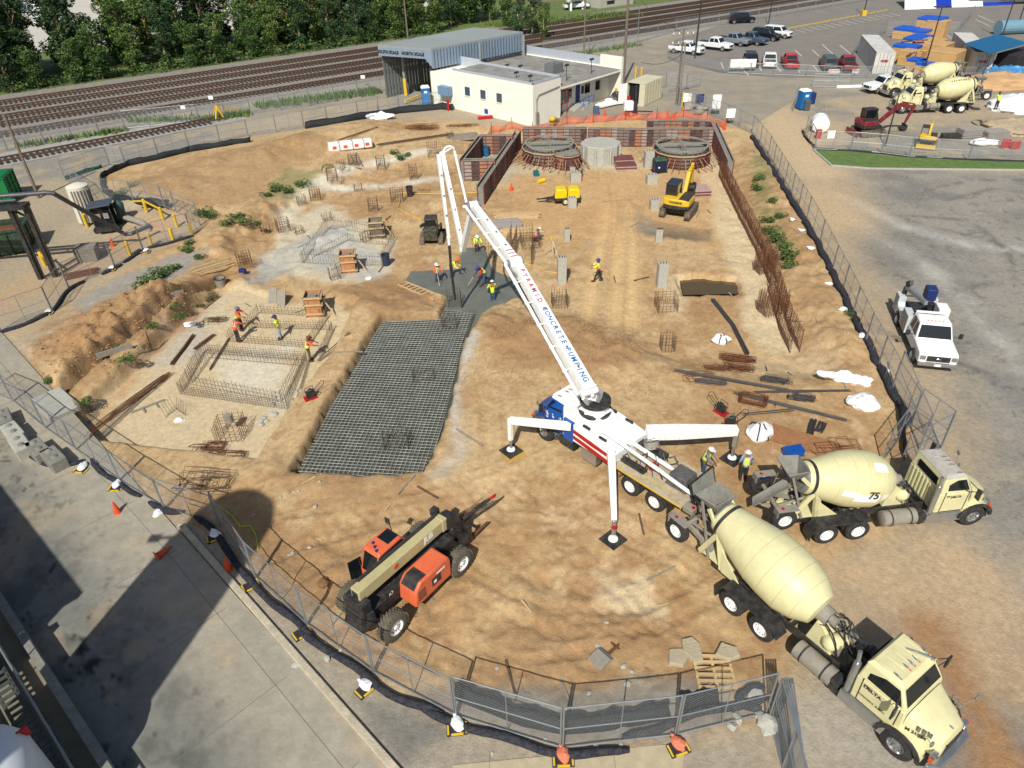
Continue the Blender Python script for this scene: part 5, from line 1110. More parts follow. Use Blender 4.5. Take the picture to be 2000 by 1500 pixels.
bag(1652,742,(1.5,.55,.35),'long crumpled white sheet by the right fence',3,amp=.35,rz=-.35); bag(1680,790,(.9,.8,.45),'heaped white sheet below the long crumpled one',4,amp=.4)
bag(740,232,(1.9,.9,.55),'white crumpled sheet at the far fence',5,amp=.4); bag(372,636,(.55,.35,.2),'white sack on the slab near the trench',6); bag(352,822,(.35,.2,.12),'small white scrap by the upright bars',7); bag(720,545,(.3,.25,.15),'small white scrap beside the form',8)
p=P(685,290); t=empty('wrapped_bundle',p,.3,'long white wrapped bundle with orange marks on the sand','bundle'); b=MB(); b.box(-2.3,-.55,0,2.3,.55,.8); b.build('wrapping',MBAG,t,bevel=.12)
for k in range(4): b=MB(); b.box(-1.9+k*1.15,-.562,.25,-1.5+k*1.15,-.552,.55); b.build('orange_mark',MORG,t)
for k in (-1.2,.2,1.4): b=MB(); b.box(k,-.57,0,k+.05,.57,.82); b.build('strap',MNAVY,t)
# small plant: compressor, generator, compactors, bin, ladder, tripod
p=P(1085,396); t=empty('compressor',p,0,'yellow trailer compressor with drawbar behind a low pier','compressor'); 
for k in (0,1):
    b=MB(); b.prism([(k*1.15-.1,.55),(k*1.15-.05,1.25),(k*1.15+.1,1.4),(k*1.15+.9,1.4),(k*1.15+1.0,1.2),(k*1.15+1.0,.55)],-.55,.55,'y'); b.build('hood',mat('bright_yellow',(250,214,20),.4),t,bevel=.06,smooth=True)
b=MB(); b.box(-.15,-.6,.35,2.2,.6,.6); b.bar((-.15,0,.45),(-1.7,0,.4),.12,.1); b.bar((-.1,.4,.45),(-1.2,0,.45),.08); b.bar((-.1,-.4,.45),(-1.2,0,.45),.08); b.build('chassis',MK,t)
for s in (-1,1): inst('small',mk_wheel(.33,.2,MCR,.2),t,(.85,s*.66,.33),(0,0,0 if s>0 else PI))
p=P(1287,335); t=empty('generator',p,.15,'dark generator with green top on the sand','generator'); b=MB(); b.box(-.6,-.55,.1,.6,.55,1.1); b.build('case',mat('generator_navy',(20,38,66),.4),t,bevel=.06); b=MB(); b.box(-.62,-.5,1.1,.62,.5,1.3); b.build('top',MGRN,t,bevel=.08); b=MB(); b.box(-.7,-.6,0,.7,.6,.1); b.build('skid',MK,t)
b=MB(); b.box(-.3,-.56,.5,-.15,-.552,.65); b.build('decal',MW,t)
def drum_bin(px,py,label,m,r=.32,h=.9,name='bin',cat='bin'):
    p=P(px,py); t=empty(name,p,0,label,cat); b=MB(); b.lathe([(0,r*.8),(h,r),(h,r*.9),(.1,r*.75)],n=20,cap=False); b.lathe([(.0,r*.8),(.01,.02)],n=20); b.build('body',m,t,smooth=True); b=MB(); b.lathe([(h-.02,r*1.04),(h+.03,r*1.04),(h+.03,r*.92)],n=20,cap=False); b.build('rim',MK,t)
drum_bin(755,518,'dark blue bin with a white liner by the middle slab',mat('bin_blue',(44,58,84),.6)); drum_bin(801,383,'small black bin on the pale path',MK); drum_bin(950,305,'blue barrel inside the wall forms',mat('barrel_blue',(40,110,160),.4),.35,1.0); drum_bin(433,560,'rusty drum by the broken ladder frame',MGREY,.4,.7)
def compactor(px,py,label,rz):
    p=P(px,py); t=empty('compactor',p,rz,label,'compactor'); b=MB(); b.box(-.35,-.25,0,.35,.25,.08); b.build('base',MRED,t); b=MB(); b.box(-.2,-.15,.1,.2,.15,.45); b.blob((.1,0,.5),(.18,.15,.12),3,.2); b.tube([(-.2,-.2,.3),(-.2,-.2,.6),(.25,-.2,.65),(.3,-.2,.2)],.02); b.tube([(-.2,.2,.3),(-.2,.2,.6),(.25,.2,.65),(.3,.2,.2)],.02); b.build('engine',MK,t); b=MB(); b.tube([(.2,.15,.3),(.8,.2,.8),(.9,0,.85),(.8,-.2,.8),(.2,-.15,.3)],.02); b.build('handle',MK,t)
compactor(1408,806,'black petrol engine tool among bent bars',2.2); compactor(1425,832,'red based compactor between the bag and the bars',.2); compactor(1133,345,'small orange machine beside the low pier',1.5); compactor(607,778,'small red tool on the bank beside the mat',.5)
def ladder(pa,pb,label,w=.5,n=11,m=None):
    a_,c_=P(*pa),P(*pb); a_.z+=.08; c_.z+=.12; d=(c_-a_); nn=Vector((-d.y,d.x,0)).normalized()*w/2; t=empty('ladder',a_,0,label,'ladder')
    for s in (-1,1): b=MB(); b.bar(nn*s,d+nn*s,.05,.12); b.build('rail',m or MWOOD,t)
    for k in range(1,n): q=d*(k/n); b=MB(); b.bar(q-nn,q+nn,.09,.04); b.build('rung',m or MWOOD,t)
ladder((785,555),(855,585),'pale wooden ladder lying on the bank above the pit',.7,9); ladder((690,300),(700,325),'wooden ladder leaning in the weeds by the wrapped bundle',.7,6,MGREY)
def tripod(px,py,label):
    p=P(px,py); t=empty('tripod',p,.3,label,'survey tripod')
    for k in range(3): a=k*2.1+.4; b=MB(); b.bar((.05*math.cos(a),.05*math.sin(a),1.4),(.6*math.cos(a),.6*math.sin(a),0),.05); b.build('leg',MWOOD if k else MW,t)
    b=MB(); b.cyl((0,0,1.38),(0,0,1.62),.1,n=10); b.build('instrument',MYEL,t)
tripod(1077,500,'survey tripod with yellow head on the sand left of the ruts')
def cone(px,py,label,h=.71,tip=None,loc=None,g='traffic cones'):
    p=Vector(loc) if loc else P(px,py); t=empty('traffic_cone',p,rd.uniform(0,1),label,'cone',g); b=MB(); b.lathe([(.03,.17),(h,.035)],n=18); c=b.build('cone_body',MORG,t,smooth=True); b=MB(); b.bc(0,0,0,.38,.38,.035); q=b.build('base',MORG,t)
    if tip: t.rotation_euler=(R(88),0,tip); t.location.z+=.17
cone(231,1003,'orange cone standing in the sun on the street apron'); cone(446,1112,'orange cone standing in the shadow beside the blue sock'); cone(308,1093,'orange cone tipped over at the edge of the big shadow',tip=2.5)
cone(221,481,'small orange cone on the left apron by the yellow posts'); cone(999,372,'small orange cone in the shaded hole by the long dark form')
for a in ((1285,236),(1313,236),(1318,233)): cone(*a,'small orange cone behind the safety mesh near the light tower',g='cones by the safety mesh')
def crumb(px,py,s,label=None,m=None,n=1,name='rock',spread=0,cat='rock',grp=None):
    p0=P(px,py)
    for k in range(n):
        x,y=p0.x+rd.uniform(-spread,spread),p0.y+rd.uniform(-spread,spread); b=MB(); sc=s*rd.uniform(.6,1.2); b.blob((0,0,sc*.25),(sc,sc*rd.uniform(.6,.9),sc*.45),rd.randint(0,999),.25,8,5); o=b.build(name,m or MCON); o.location=onground(x,y); o.rotation_euler=(0,0,rd.uniform(0,6)); tag(o,label,cat,grp or label)
def slabrock(px,py,pts,h,label):
    p=P(px,py); b=MB(); b.prism(pts,-.05,h,'z',0,[(q[0]*.9,q[1]*.9) for q in pts]); o=b.build('broken_slab',mat('pale_rubble',(192,178,150),.95,var=.2,dirt=(170,150,118),da=.5,bump=.8),bevel=.04); o.location=p; tag(o,label,'rubble')
slabrock(1325,1285,[(-.45,-.3),(.1,-.4),(.45,.05),(.2,.35),(-.3,.35)],.14,'leftmost flat piece of pale rubble above the pallet'); slabrock(1352,1272,[(-.35,.45),(-.4,-.1),(.0,-.65),(.3,-.5),(.35,.2),(.1,.55)],.2,'middle piece of pale rubble, upright and longest'); slabrock(1417,1278,[(-.5,-.15),(0,-.4),(.5,-.25),(.45,.15),(-.1,.4)],.25,'rightmost piece of pale rubble behind the pallet')
for px,py,s in ((1475,1358,.35),(1500,1415,.35),(1428,1420,.25),(1487,1400,.3),(1440,1405,.22)): crumb(px,py,s,'pale broken concrete piece by the end of the near fence')
crumb(560,775,.16,'white stones scattered on the bank between slab and mat',n=9,spread=.9); crumb(520,1000,.1,'small stone lying on the sand near the mat',n=10,spread=2.5); crumb(632,1140,.25,'brown lump of earth beside the rear wheel of the telehandler',m=mat('clod',(150,112,76),.95)); crumb(520,820,.22,'grey stone at the right edge of the pale slab',n=5,spread=.5)
crumb(1100,1330,.12,'small pale stone in the near dirt',n=14,spread=2.6); crumb(640,1270,.16,'pale stone caught between the near fence and its shadow',n=8,spread=1.2)
# scattered clods (uncountable)
b=MB(); 
for (x0,x1,y0,y1,n,s) in ((-12,14,11,26,5000,.028),(-30,-18,33,46,2600,.07),(-14,22,26,70,4000,.04),(-6,8,31,40,2600,.05),(-16,-8,24,44,1200,.045),(16,24,35,70,500,.07),(-20,0,60,80,400,.06)):
    rg=np.random.default_rng(int(n+x0*7)); X=rg.uniform(x0,x1,n); Y=rg.uniform(y0,y1,n)
    ok=(sdf(X,Y,SITE)<-.3)&(sdf(X,Y,MATP)>.3)&(sdf(X,Y,SLABA)>0)&(sdf(X,Y,WETP)>.6)
    if s==.07: ok&=pdist(X,Y,W((150,700),(310,595)))<4
    X,Y=X[ok],Y[ok]; Zc=zf(X,Y)
    for x,y,z in zip(X.tolist(),Y.tolist(),Zc.tolist()):
        r_=s*rd.uniform(.4,1.6); b.add([(x+r_,y,z),(x-r_*.5,y+r_*.8,z),(x-r_*.5,y-r_*.8,z),(x+rd.uniform(-.3,.3)*r_,y,z+r_*rd.uniform(.6,1.1))],[(0,1,3),(1,2,3),(2,0,3)])
tag(b.build('earth_clods',mat('clod_earth',(186,144,100),.95,var=.35,scale=.7,k=.8)),kind='stuff')
OC=[]
for k in range(3):
    b=MB(); b.box(-.35-.25*k,-.04,0,.35+.25*k,.04,.04); OC.append(tag(b.build('timber_offcut',(MWOOD,MREB,MGREY)[k]),'x','timber'))
for k in range(70):
    zone=((-11,13,13,25),(-10,20,28,60),(-20,-3,44,72),(14,21,36,60))[k%4]; x,y=rd.uniform(zone[0],zone[1]),rd.uniform(zone[2],zone[3])
    if float(sdf(np.array([x]),np.array([y]),MATP)[0])<.5 or float(sdf(np.array([x]),np.array([y]),WETP)[0])<1.2 or float(sdf(np.array([x]),np.array([y]),SITE)[0])>-1: continue
    kk=rd.randrange(3); place(OC[kk],onground(x,y,.01),rd.uniform(0,6.3),['pale timber offcuts lying loose on the sand','short rusty bars lying loose on the sand','grey sticks lying loose on the sand'][kk],['loose pale offcuts','loose rusty bars','loose grey sticks'][kk],rd.uniform(.5,1.2))
# pallet, buried bucket, plates
def pallet(px,py,rz,label,s=1.2,tilt=0,m=None):
    p=P(px,py); t=empty('pallet',p,rz,label,'pallet'); t.rotation_euler=(tilt,0,rz)
    for k in range(6): b=MB(); b.box(-s/2,-s/2+k*s/5.5,.12,s/2,-s/2+k*s/5.5+.12,.145); b.build('deck_board',m or MWOOD,t)
    for k in range(3): b=MB(); b.box(-s/2+k*(s/2-.05),-s/2,.02,-s/2+k*(s/2-.05)+.1,s/2,.12); b.build('bearer',m or MWOOD,t)
pallet(1394,1315,-.05,'wooden pallet on the sand inside the near fence',1.35); pallet(1521,527,.1,'wooden pallet stood on the slope beside the long cage',1.1)
p=P(1172,1290); t=empty('excavator_bucket',p-Vector((0,0,.1)),.7,'half buried rusty digger bucket in the near dirt','bucket',None,.8); b=MB(); b.prism([(-.5,-.15),(-.35,.3),(.25,.38),(.5,.2),(.46,.16),(.22,.33),(-.3,.25),(-.45,-.15)],-.4,.4,'y'); b.box(-.5,-.42,-.15,.4,-.38,.25); b.box(-.5,.38,-.15,.4,.42,.25); b.build('shell',MGREY,t); b=MB()
for k in range(5): b.box(-.65,-.36+k*.16,-.02,-.5,-.28+k*.16,.05)
b.build('teeth',MRUST,t); b=MB(); b.box(.5,-.1,.05,1.2,-.02,.28); b.box(1.0,-.3,.05,1.1,.3,.2); b.build('bracket',MRUST,t)
b=MB(); b.box(-2.2,-.7,.02,2.2,.7,.07); put(b.build('steel_plate',mat('rusty_plate',(164,112,72),.85,dirt=(196,150,104),da=.6)),1590,870,R(-33),'large rusty steel plate behind the mixer marked 75','steel plate')
b=MB(); b.bc(0,0,0,.9,.5,.4); b.tube([(-.5,-.2,.4),(0,0,.55),(.5,.2,.4)],.03); put(b.build('blue_manifold',MPB),1548,888,.2,'blue iron block with wires behind the booster wheels','block')
b=MB(); b.bc(0,0,.0,.5,.34,.36); put(b.build('cooler',MNAVY,bevel=.03),475,534,-.2,'small dark blue cooler beside a rusty cage','cooler')
for px,py,rz,lab in ((533,592,-.1,'left of two dark boards propped on the bank'),(549,598,-.2,'right of two dark boards propped on the bank')):
    b=MB(); b.box(-.3,-.03,0,.3,.03,1.1); o=put(b.build('board',MGREY),px,py,rz,lab,'board'); o.rotation_euler=(R(-28),0,rz)
b=MB(); b.bar((-.9,0,.05),(.9,.3,.05),.12,.06); b.bar((-.3,.1,.05),(-.2,-.4,.05),.08); b.bar((.4,.2,.05),(.5,-.3,.05),.08); put(b.build('toothed_board',MGREY),290,797,.5,'grey toothed board lying on the slab','board')
b=MB(); b.tube([(0,0,.03),(1.2,.2,.03),(2.2,-.3,.03),(3.4,.1,.03),(4.6,-.6,.03)],.025); put(b.build('yellow_hose',MYEL),1020,515,-.6,'yellow hose on the sand left of the slim pier','hose')
b=MB(); b.tube([tuple(P(*q)-P(430,990)+Vector((0,0,.06))) for q in ((430,990),(455,1010),(470,1030),(490,1028),(500,1045),(505,1075))],.03); put(b.build('green_tape',mat('lime_tape',(190,214,60),.6)),430,990,0,'lime green tape trailing through the shadow','tape')
b=MB(); b.tube([tuple(P(*q)-P(780,378)+Vector((0,0,.06))) for q in ((780,378),(850,380),(910,378),(960,376))],.035); put(b.build('yellow_pipe',MYEL),780,378,0,'thin yellow pipe along the far pale path','pipe')
b=MB(); b.tube([tuple(P(*q)-P(770,385)+Vector((0,0,.06))) for q in ((782,390),(776,408),(800,420),(825,432))],.03); put(b.build('yellow_hose',MYEL),770,385,0,'yellow hose curling to the dark loader','hose')
b=MB(); b.cyl((-.35,0,.2),(.35,0,.2),.2,n=14); put(b.build('yellow_can',mat('bright_yellow',(250,214,20),.4)),1057,357,.6,'yellow cylinder lying on the sand','can')
for a in ((1047,343,.5,.35,'teal box on the sand by the left round form',(20,110,120)),(1178,322,.3,.3,'white bucket in front of the octagonal block',(236,236,236)),(737,436,.25,.3,'red can behind the dark column form',(200,40,30))):
    b=MB(); b.bc(0,0,0,a[2],a[2],a[3]*1.4); put(b.build('box' if 'box' in a[4] else 'bucket',mat('c%d'%a[0],a[5],.5),bevel=.03),a[0],a[1],.2,a[4],'box' if 'box' in a[4] else 'bucket')
# shrubs and weeds
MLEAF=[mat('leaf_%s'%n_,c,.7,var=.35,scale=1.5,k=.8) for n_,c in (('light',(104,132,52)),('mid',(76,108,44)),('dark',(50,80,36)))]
def leaves(b,c,r,n,s,q):
    for _ in range(n):
        while 1:
            v=Vector((q.uniform(-1,1),q.uniform(-1,1),q.uniform(-1,1)))
            if v.length<1: break
        v=v.normalized()*v.length**.5; p=Vector(c)+Vector((v.x*r[0],v.y*r[1],v.z*r[2])); d1=Vector((q.gauss(0,1),q.gauss(0,1),q.gauss(0,.6))).normalized(); d2=d1.cross(Vector((q.gauss(0,1),q.gauss(0,1),q.gauss(0,1)))).normalized(); k=s*q.uniform(.6,1.4)
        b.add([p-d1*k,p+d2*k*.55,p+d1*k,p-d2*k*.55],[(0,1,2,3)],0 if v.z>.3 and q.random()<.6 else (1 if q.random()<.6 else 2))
def bush_proto(seed,dry=False):
    q=random.Random(seed); t=empty('shrub',(0,0,0),0,'x','shrub'); b=MB()
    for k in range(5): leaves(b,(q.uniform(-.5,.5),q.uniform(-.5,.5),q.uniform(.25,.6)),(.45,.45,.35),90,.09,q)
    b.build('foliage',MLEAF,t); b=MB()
    for k in range(5): b.cyl((0,0,0),(q.uniform(-.5,.5),q.uniform(-.5,.5),.6),.015,n=4)
    b.build('stems',MWOOD,t); return t
B0=bush_proto(1); B1=bush_proto(2)
sh=[(290,560,1.3),(315,535,1.2),(300,548,1.2),(335,528,.9),(278,565,1.1),(365,490,.9),(372,478,.8),(400,420,1.2),(415,425,1),(440,440,1),(465,430,1.2),(480,435,1),(500,440,.8),(390,505,.7),(1498,435,1.0),(1505,455,1.1),(1520,470,1.2),(1530,485,1.1),(1541,505,1.3),(1545,520,1),(1475,370,1),(1485,350,.9),(1510,395,.8),(540,370,1.2),(560,375,1),(590,362,1),(520,385,.9),(640,330,.9),(780,310,.9),(795,305,.8),(770,300,.8),(350,620,.7),(300,640,.7),(245,705,.8),(225,680,.6),(165,790,.7),(100,745,.6),(345,600,.6),(412,585,.8),(1085,238,.9),(1078,262,.7),(1658,615,.6),(1670,628,.5),(240,380,1),(262,366,.8),(1525,425,.8),(420,560,.7),(385,600,.6)]
for i,(px,py,s) in enumerate(sh):
    o=place((B0,B1)[i%2],P(px,py),rd.uniform(0,6),scale=(s*.8,s*.8,s*.62)); 
    o['label']='green shrub on the bank below the right hand fence' if px>1400 else ('green shrub on the spoil bank left of the pale slab' if py>400 else 'low green weeds among the far spoil heaps'); o['group']=o['label']
# ---------------- setting beyond the site
def quad_sheet(name,pts,z,m,thick=0):
    b=MB(); n=len(pts); b.add([(p[0],p[1],z) for p in pts],[tuple(range(n))]); o=b.build(name,m)
    if o.data.polygons[0].normal.z<0: o.data.flip_normals()
    return tag(o,kind='structure')
MASP=mat('lot_asphalt',(140,134,126),.95,var=.14,scale=.3,dirt=(168,154,132),da=.35,k=.75); MBAL=mat('ballast',(158,150,140),.95,var=.3,scale=1.2,dirt=(120,112,104),da=.5,bump=1.,k=.8)
MROAD=mat('access_road',(160,152,138),.95,var=.16,scale=.25,dirt=(196,174,138),da=.6,k=.75); MPALE=mat('pale_lot',(214,208,194),.95,var=.08,scale=.2,k=.75); MGRASS=mat('mown_grass',(100,128,62),.9,var=.3,scale=1.2,dirt=(140,150,80),da=.5,bump=1.,k=.75)
MGR2=mat('rough_grass',(104,124,60),.95,var=.4,scale=1.0,dirt=(150,150,96),da=.5,bump=1.,k=.75)
TD=Vector((.8,.6,0)).normalized(); 
t5a,t5b=Vector((-60.1,87.3,0)),Vector((55.7,164.7,0)); TD=(t5b-t5a).normalized(); TN=Vector((-TD.y,TD.x,0))
def strip(o0,o1,l0=-130,l1=330): return [tuple((t5a+TN*o+TD*l))[:2] for o,l in ((o0,l0),(o0,l1),(o1,l1),(o1,l0))]
quad_sheet('rail_bed',strip(-3.2,24.5),.01,MBAL)
quad_sheet('verge',strip(24.5,60),.0,MGR2)
quad_sheet('far_yard',strip(60,260,-160,420),.004,MPALE)
quad_sheet('perimeter_road',strip(-13,-7.2,-60,150),-.012,MROAD)
quad_sheet('parking_lot',W((1303,112),(1318,78),(1470,28),(1690,-14),(2200,-30),(2300,148),(1640,152),(1510,150),(1400,141)),.006,MASP)
quad_sheet('access_lane',W((1000,230),(1210,110),(1300,70),(1320,110),(1420,148),(1700,155),(2300,158),(2300,185),(1700,180),(1560,190),(1480,240)),-.015,MROAD)
quad_sheet('lawn',W((1590,293),(1625,322),(1700,328),(2300,334),(2300,316),(1960,316),(1780,308),(1660,296)),.03,MGRASS)
b=MB(); kp=W((1588,293),(1624,324),(1700,330),(2300,336))
for i in range(3): b.bar((*kp[i],.05),(*kp[i+1],.05),.15,.14)
tag(b.build('kerb',MCON),kind='structure')
kp=[(-14.95,22.35),(-9,16.3),(-2.8,10.0)]; b=MB()
for i in range(2): b.bar((kp[i][0]+.1,kp[i][1]+.08,.03),(kp[i+1][0]+.1,kp[i+1][1]+.08,.03),.28,.16)
b.cyl((-14.9,22.4,-.05),(-14.9,22.4,.11),.16,n=12); tag(b.build('street_kerb',mat('kerb_concrete',(206,194,168),.9,var=.2,dirt=(160,146,124),da=.6,bump=.5),bevel=.03),kind='structure')
quad_sheet('footpath',[(-2.3,11.6),(5.3,12.1),(4.2,9),(-1.2,9)],.0,mat('path_concrete',(196,182,150),.95,var=.12,dirt=(170,150,120),da=.5,k=.82))
b=MB()
for x in (-1.1,.9,2.9): b.box(x,9,.001,x+.02,12,.004)
tag(b.build('path_joints',MCOND),kind='structure')
b=MB()
for (x0,y0,x1,y1) in ((-15.6,21.6,-3.3,9.1),(-33,38.5,-15.6,21.6)): b.bar((x0,y0,.003),(x1,y1,.003),.022,.004)
for k in range(9): x=-27+k*3.1; y=33.5-k*3.1; b.bar((x,y,.003),(x-2.6 if k%2 else x-5.2,y-2.6 if k%2 else y-5.2,.003),.02,.004)
tag(b.build('street_joints',mat('joint',(122,118,108),.95)),kind='structure')
# rails and sleepers
MSL=mat('sleeper',(74,66,60),.9,var=.3,scale=1,k=.7); MRL=mat('rail_steel',(112,84,66),.6,.3,var=.2)
def track(off,l0,l1,label,closed=True):
    c=t5a+TN*off; t=empty('railway_track',c+TD*l0,math.atan2(TD.y,TD.x),label,'railway track'); L_=l1-l0
    for s in (-.72,.72): b=MB(); b.box(0,s-.04,.16,L_,s+.04,.34); b.build('rail',MRL,t)
    b=MB(); n=int(L_/.62)
    for k in range(n): b.box(k*.62,-1.35,0,k*.62+.26,1.35,.15)
    tag(b.build('sleepers',MSL,t),kind='stuff')
for off,lab in ((0,'railway track nearest the site fence'),(5.3,'second railway track from the site fence'),(9.3,'third railway track, in the middle of the rail bed'),(14.2,'fourth railway track from the site fence'),(18.6,'farthest railway track beside the trees')): track(off,-90,260,lab)
c0,c1=Vector((-60,72.4,0)),Vector((-33.6,92.7,0)); d=c1-c0; t=empty('railway_spur',c0,math.atan2(d.y,d.x),'short dark siding ending at the yellow buffer frame','railway track')
quad_sheet('spur_bed',[tuple(c0+d.normalized()*a+Vector((-d.y,d.x,0)).normalized()*b_)[:2] for a,b_ in ((-40,-1.9),(34,-1.9),(34,3.5),(-40,3.5))],.002,mat('light_ballast',(176,174,168),.95,var=.25,scale=1.2,bump=1,k=.8))
for s in (-.72,.72): b=MB(); b.box(-40,s-.04,.16,32,s+.04,.34); b.build('rail',MRL,t)
b=MB()
for k in range(110): b.box(-38+k*.62,-1.3,0,-38+k*.62+.26,1.3,.15)
tag(b.build('sleepers',MSL,t),kind='stuff')
p=G(428,232); t=empty('buffer_frame',p,.6,'yellow buffer frame at the end of the siding','buffer stop')
for q in ((-.6,-.7),(-.6,.7),(.5,-.7)): b=MB(); b.bar((0,q[1]*.4,1.5),(q[0],q[1],0),.14); b.build('leg',MYEL,t)
b=MB(); b.bar((0,0,1.5),(3.2,.6,.15),.35,.2); b.build('strut',MYEL,t)
# parking lines
b=MB()
def pl(a,c_,w_=.12): A=G(*a); C=G(*c_); b.bar((A.x,A.y,.012),(C.x,C.y,.012),w_,.004)
for a,c_ in (((1500,140),(1522,138)),): pass
for (x0,y0,x1,y1) in ((1553,98,1566,110),(1586,97,1600,110),(1606,87,1634,112),(1640,88,1662,106),(1408,122,1413,134),(1445,130,1462,147),(1480,127,1488,139),(1516,128,1525,140),(1552,130,1562,142),(1588,128,1598,140),(1625,132,1640,142),(1664,138,1676,145),(1740,137,1753,147),(1772,135,1790,147),(1845,65,1858,75),(1875,63,1905,78),(1905,38,1935,52),(1910,30,1945,46)): pl((x0,y0),(x1,y1))
for k in range(14): x=1552+k*14.2; y=58-k*2.5; pl((x,y),(x+22,y+5.5))
tag(b.build('parking_lines',mat('line_paint',(226,222,212),.8,k=.9)),kind='structure')
for k in range(16): 
    p=G(1545+k*12.3,55-k*2.3); o=MB(); o.bc(0,0,.01,1.9,.22,.13); o=o.build('wheel_stop',MYEL); o.location=p; o.rotation_euler=(0,0,.75); tag(o,'yellow wheel stop along the far edge of the car park','wheel stop','wheel stops along the rail side of the car park')
# ---- fences
mf=bpy.data.materials.new('chain_link'); mf.use_nodes=True; n=mf.node_tree.nodes; L=mf.node_tree.links; bs=n['Principled BSDF']; bs.inputs['Base Color'].default_value=(.42,.45,.47,1); bs.inputs['Metallic'].default_value=.3; bs.inputs['Roughness'].default_value=.5
uv=n.new('ShaderNodeUVMap'); sp=n.new('ShaderNodeSeparateXYZ'); L.new(uv.outputs[0],sp.inputs[0]); outs=[]
for op in ('ADD','SUBTRACT'):
    a=n.new('ShaderNodeMath'); a.operation=op; L.new(sp.outputs[0],a.inputs[0]); L.new(sp.outputs[1],a.inputs[1]); m_=n.new('ShaderNodeMath'); m_.operation='MULTIPLY'; m_.inputs[1].default_value=1/.10; L.new(a.outputs[0],m_.inputs[0])
    f=n.new('ShaderNodeMath'); f.operation='FRACT'; L.new(m_.outputs[0],f.inputs[0]); l=n.new('ShaderNodeMath'); l.operation='LESS_THAN'; l.inputs[1].default_value=.085; L.new(f.outputs[0],l.inputs[0]); outs.append(l)
mx=n.new('ShaderNodeMath'); mx.operation='MAXIMUM'; L.new(outs[0].outputs[0],mx.inputs[0]); L.new(outs[1].outputs[0],mx.inputs[1]); L.new(mx.outputs[0],bs.inputs['Alpha'])
MLINK=mf
def panel(a_,c_,h,label,group,name='chain_link_fence',top=True,post=.035,midv=True,mid=True,fm=None):
    o=a_.copy(); d=c_-a_; t=empty(name,o,0,label,'fence',group); L_=math.hypot(d.x,d.y); u=Vector((0,0,1)); e=d.normalized()*.04; b=MB(); r=post*.7
    b.cyl(e,e+u*h,post,n=5); b.cyl(d-e,d-e+u*h,post,n=5); b.cyl(e+u*(h-.02),d-e+u*(h-.02),r,n=5); b.cyl(e+u*.12,d-e+u*.12,r,n=5)
    if mid: b.cyl(e+u*h*.5,d-e+u*h*.5,r*.8,n=5)
    if midv: b.cyl(d*.5+u*.12,d*.5+u*h,r*.8,n=5)
    b.build('frame',fm or MGALV,t,smooth=True)
    me=bpy.data.meshes.new('wire_mesh'); vs=[e+u*.12,d-e+u*.12,d-e+u*(h-.03),e+u*(h-.03)]; me.from_pydata([tuple(v) for v in vs],[],[(0,1,2,3)]); uvl=me.uv_layers.new(); 
    for i,q in enumerate(((0,0),(L_,0),(L_,h),(0,h))): uvl.data[i].uv=q
    me.materials.append(MLINK); w_=bpy.data.objects.new('wire_mesh',me); COL.objects.link(w_); w_.parent=t; return t
def run(pix,h,plen,label,group=None,flat=False,**kw):
    pts=[(G(*q) if flat else P(*q)) for q in pix]; cum=[0]
    for i in range(len(pts)-1): cum.append(cum[-1]+(pts[i+1]-pts[i]).length)
    # keep the bends of the line: split every leg into near-equal panels
    for i in range(len(pts)-1):
        n=max(1,round((pts[i+1]-pts[i]).length/plen))
        for k in range(n): panel(pts[i].lerp(pts[i+1],k/n),pts[i].lerp(pts[i+1],(k+1)/n),h,label,group or label,**kw)
NEAR=[(-20,765),(27,785),(90,838),(150,880),(235,940),(322,995),(432,1030),(500,1130),(600,1222),(730,1315),(890,1400),(1097,1463),(1320,1438),(1497,1395)]
run(NEAR[:7],1.95,3.6,'chain link panel of the near fence beside the concrete blocks and cones','near fence panels, left length')
run(NEAR[6:11],2.2,3.7,'chain link panel of the near fence below the tan telehandler','near fence panels, middle length')
run(NEAR[10:],2.4,3.8,'chain link panel of the near fence along the bottom edge, black fabric behind it','near fence panels, right length')
for k in range(5): a=P(1500+k*5,1400); a.x+=.02; c_=Vector((a.x-.25-.12*k,a.y-3.4,0)); panel(a,c_,2.3,'folded chain link panel standing end on at the open gateway','folded fence panels')
run([(0,648),(104,611),(135,564),(225,522),(280,489),(375,461)],2.0,3.6,'chain link panel between the left apron and the gravel strip')
run([(375,461),(392,440),(345,415),(322,405),(262,395),(205,388)],1.9,3.6,'chain link panel round the yellow posts on the left apron')
run([(128,352),(215,322),(245,322),(310,305),(370,290),(430,277),(485,266)],1.9,3.6,'chain link panel along the perimeter road at the far left spoil heap'); run([(128,352),(160,372),(180,400)],1.9,3.4,'chain link panel beside the ribbed white tank')
run([(594,250),(640,240),(700,230),(780,218),(862,210)],1.9,3.4,'chain link panel between the white crumpled sheet and the road'); run([(485,266),(594,250)],1.9,3.4,'chain link panel behind the big spoil heap, bent inwards')
run([(1468,262),(1500,305),(1520,340),(1545,382),(1575,430),(1600,478),(1625,530),(1645,570),(1665,615),(1690,668),(1715,715),(1740,765),(1778,830)],2.0,3.4,'chain link panel of the long fence between the slope and the asphalt yard')
run([(1340,212),(1375,222),(1420,238),(1468,262)],1.9,3.4,'chain link panel with signs beside the far entrance'); run([(1250,180),(1300,172),(1340,175),(1368,168)],1.9,3.4,'chain link panel behind the cream container')
panel(P(1778,830),P(1838,876),2.3,'large folded panel at the near end of the long right fence','bunched fence panels'); panel(P(1838,878),P(1750,925),2.3,'second bunched panel touching the cab of the mixer marked 75','bunched fence panels'); panel(P(1745,750),P(1795,880),2.2,'leaning panel bunched beside the red and white marker','bunched fence panels'); panel(P(1722,905),P(1778,830),2.2,'bunched panel lying behind the front of the mixer drum','bunched fence panels')
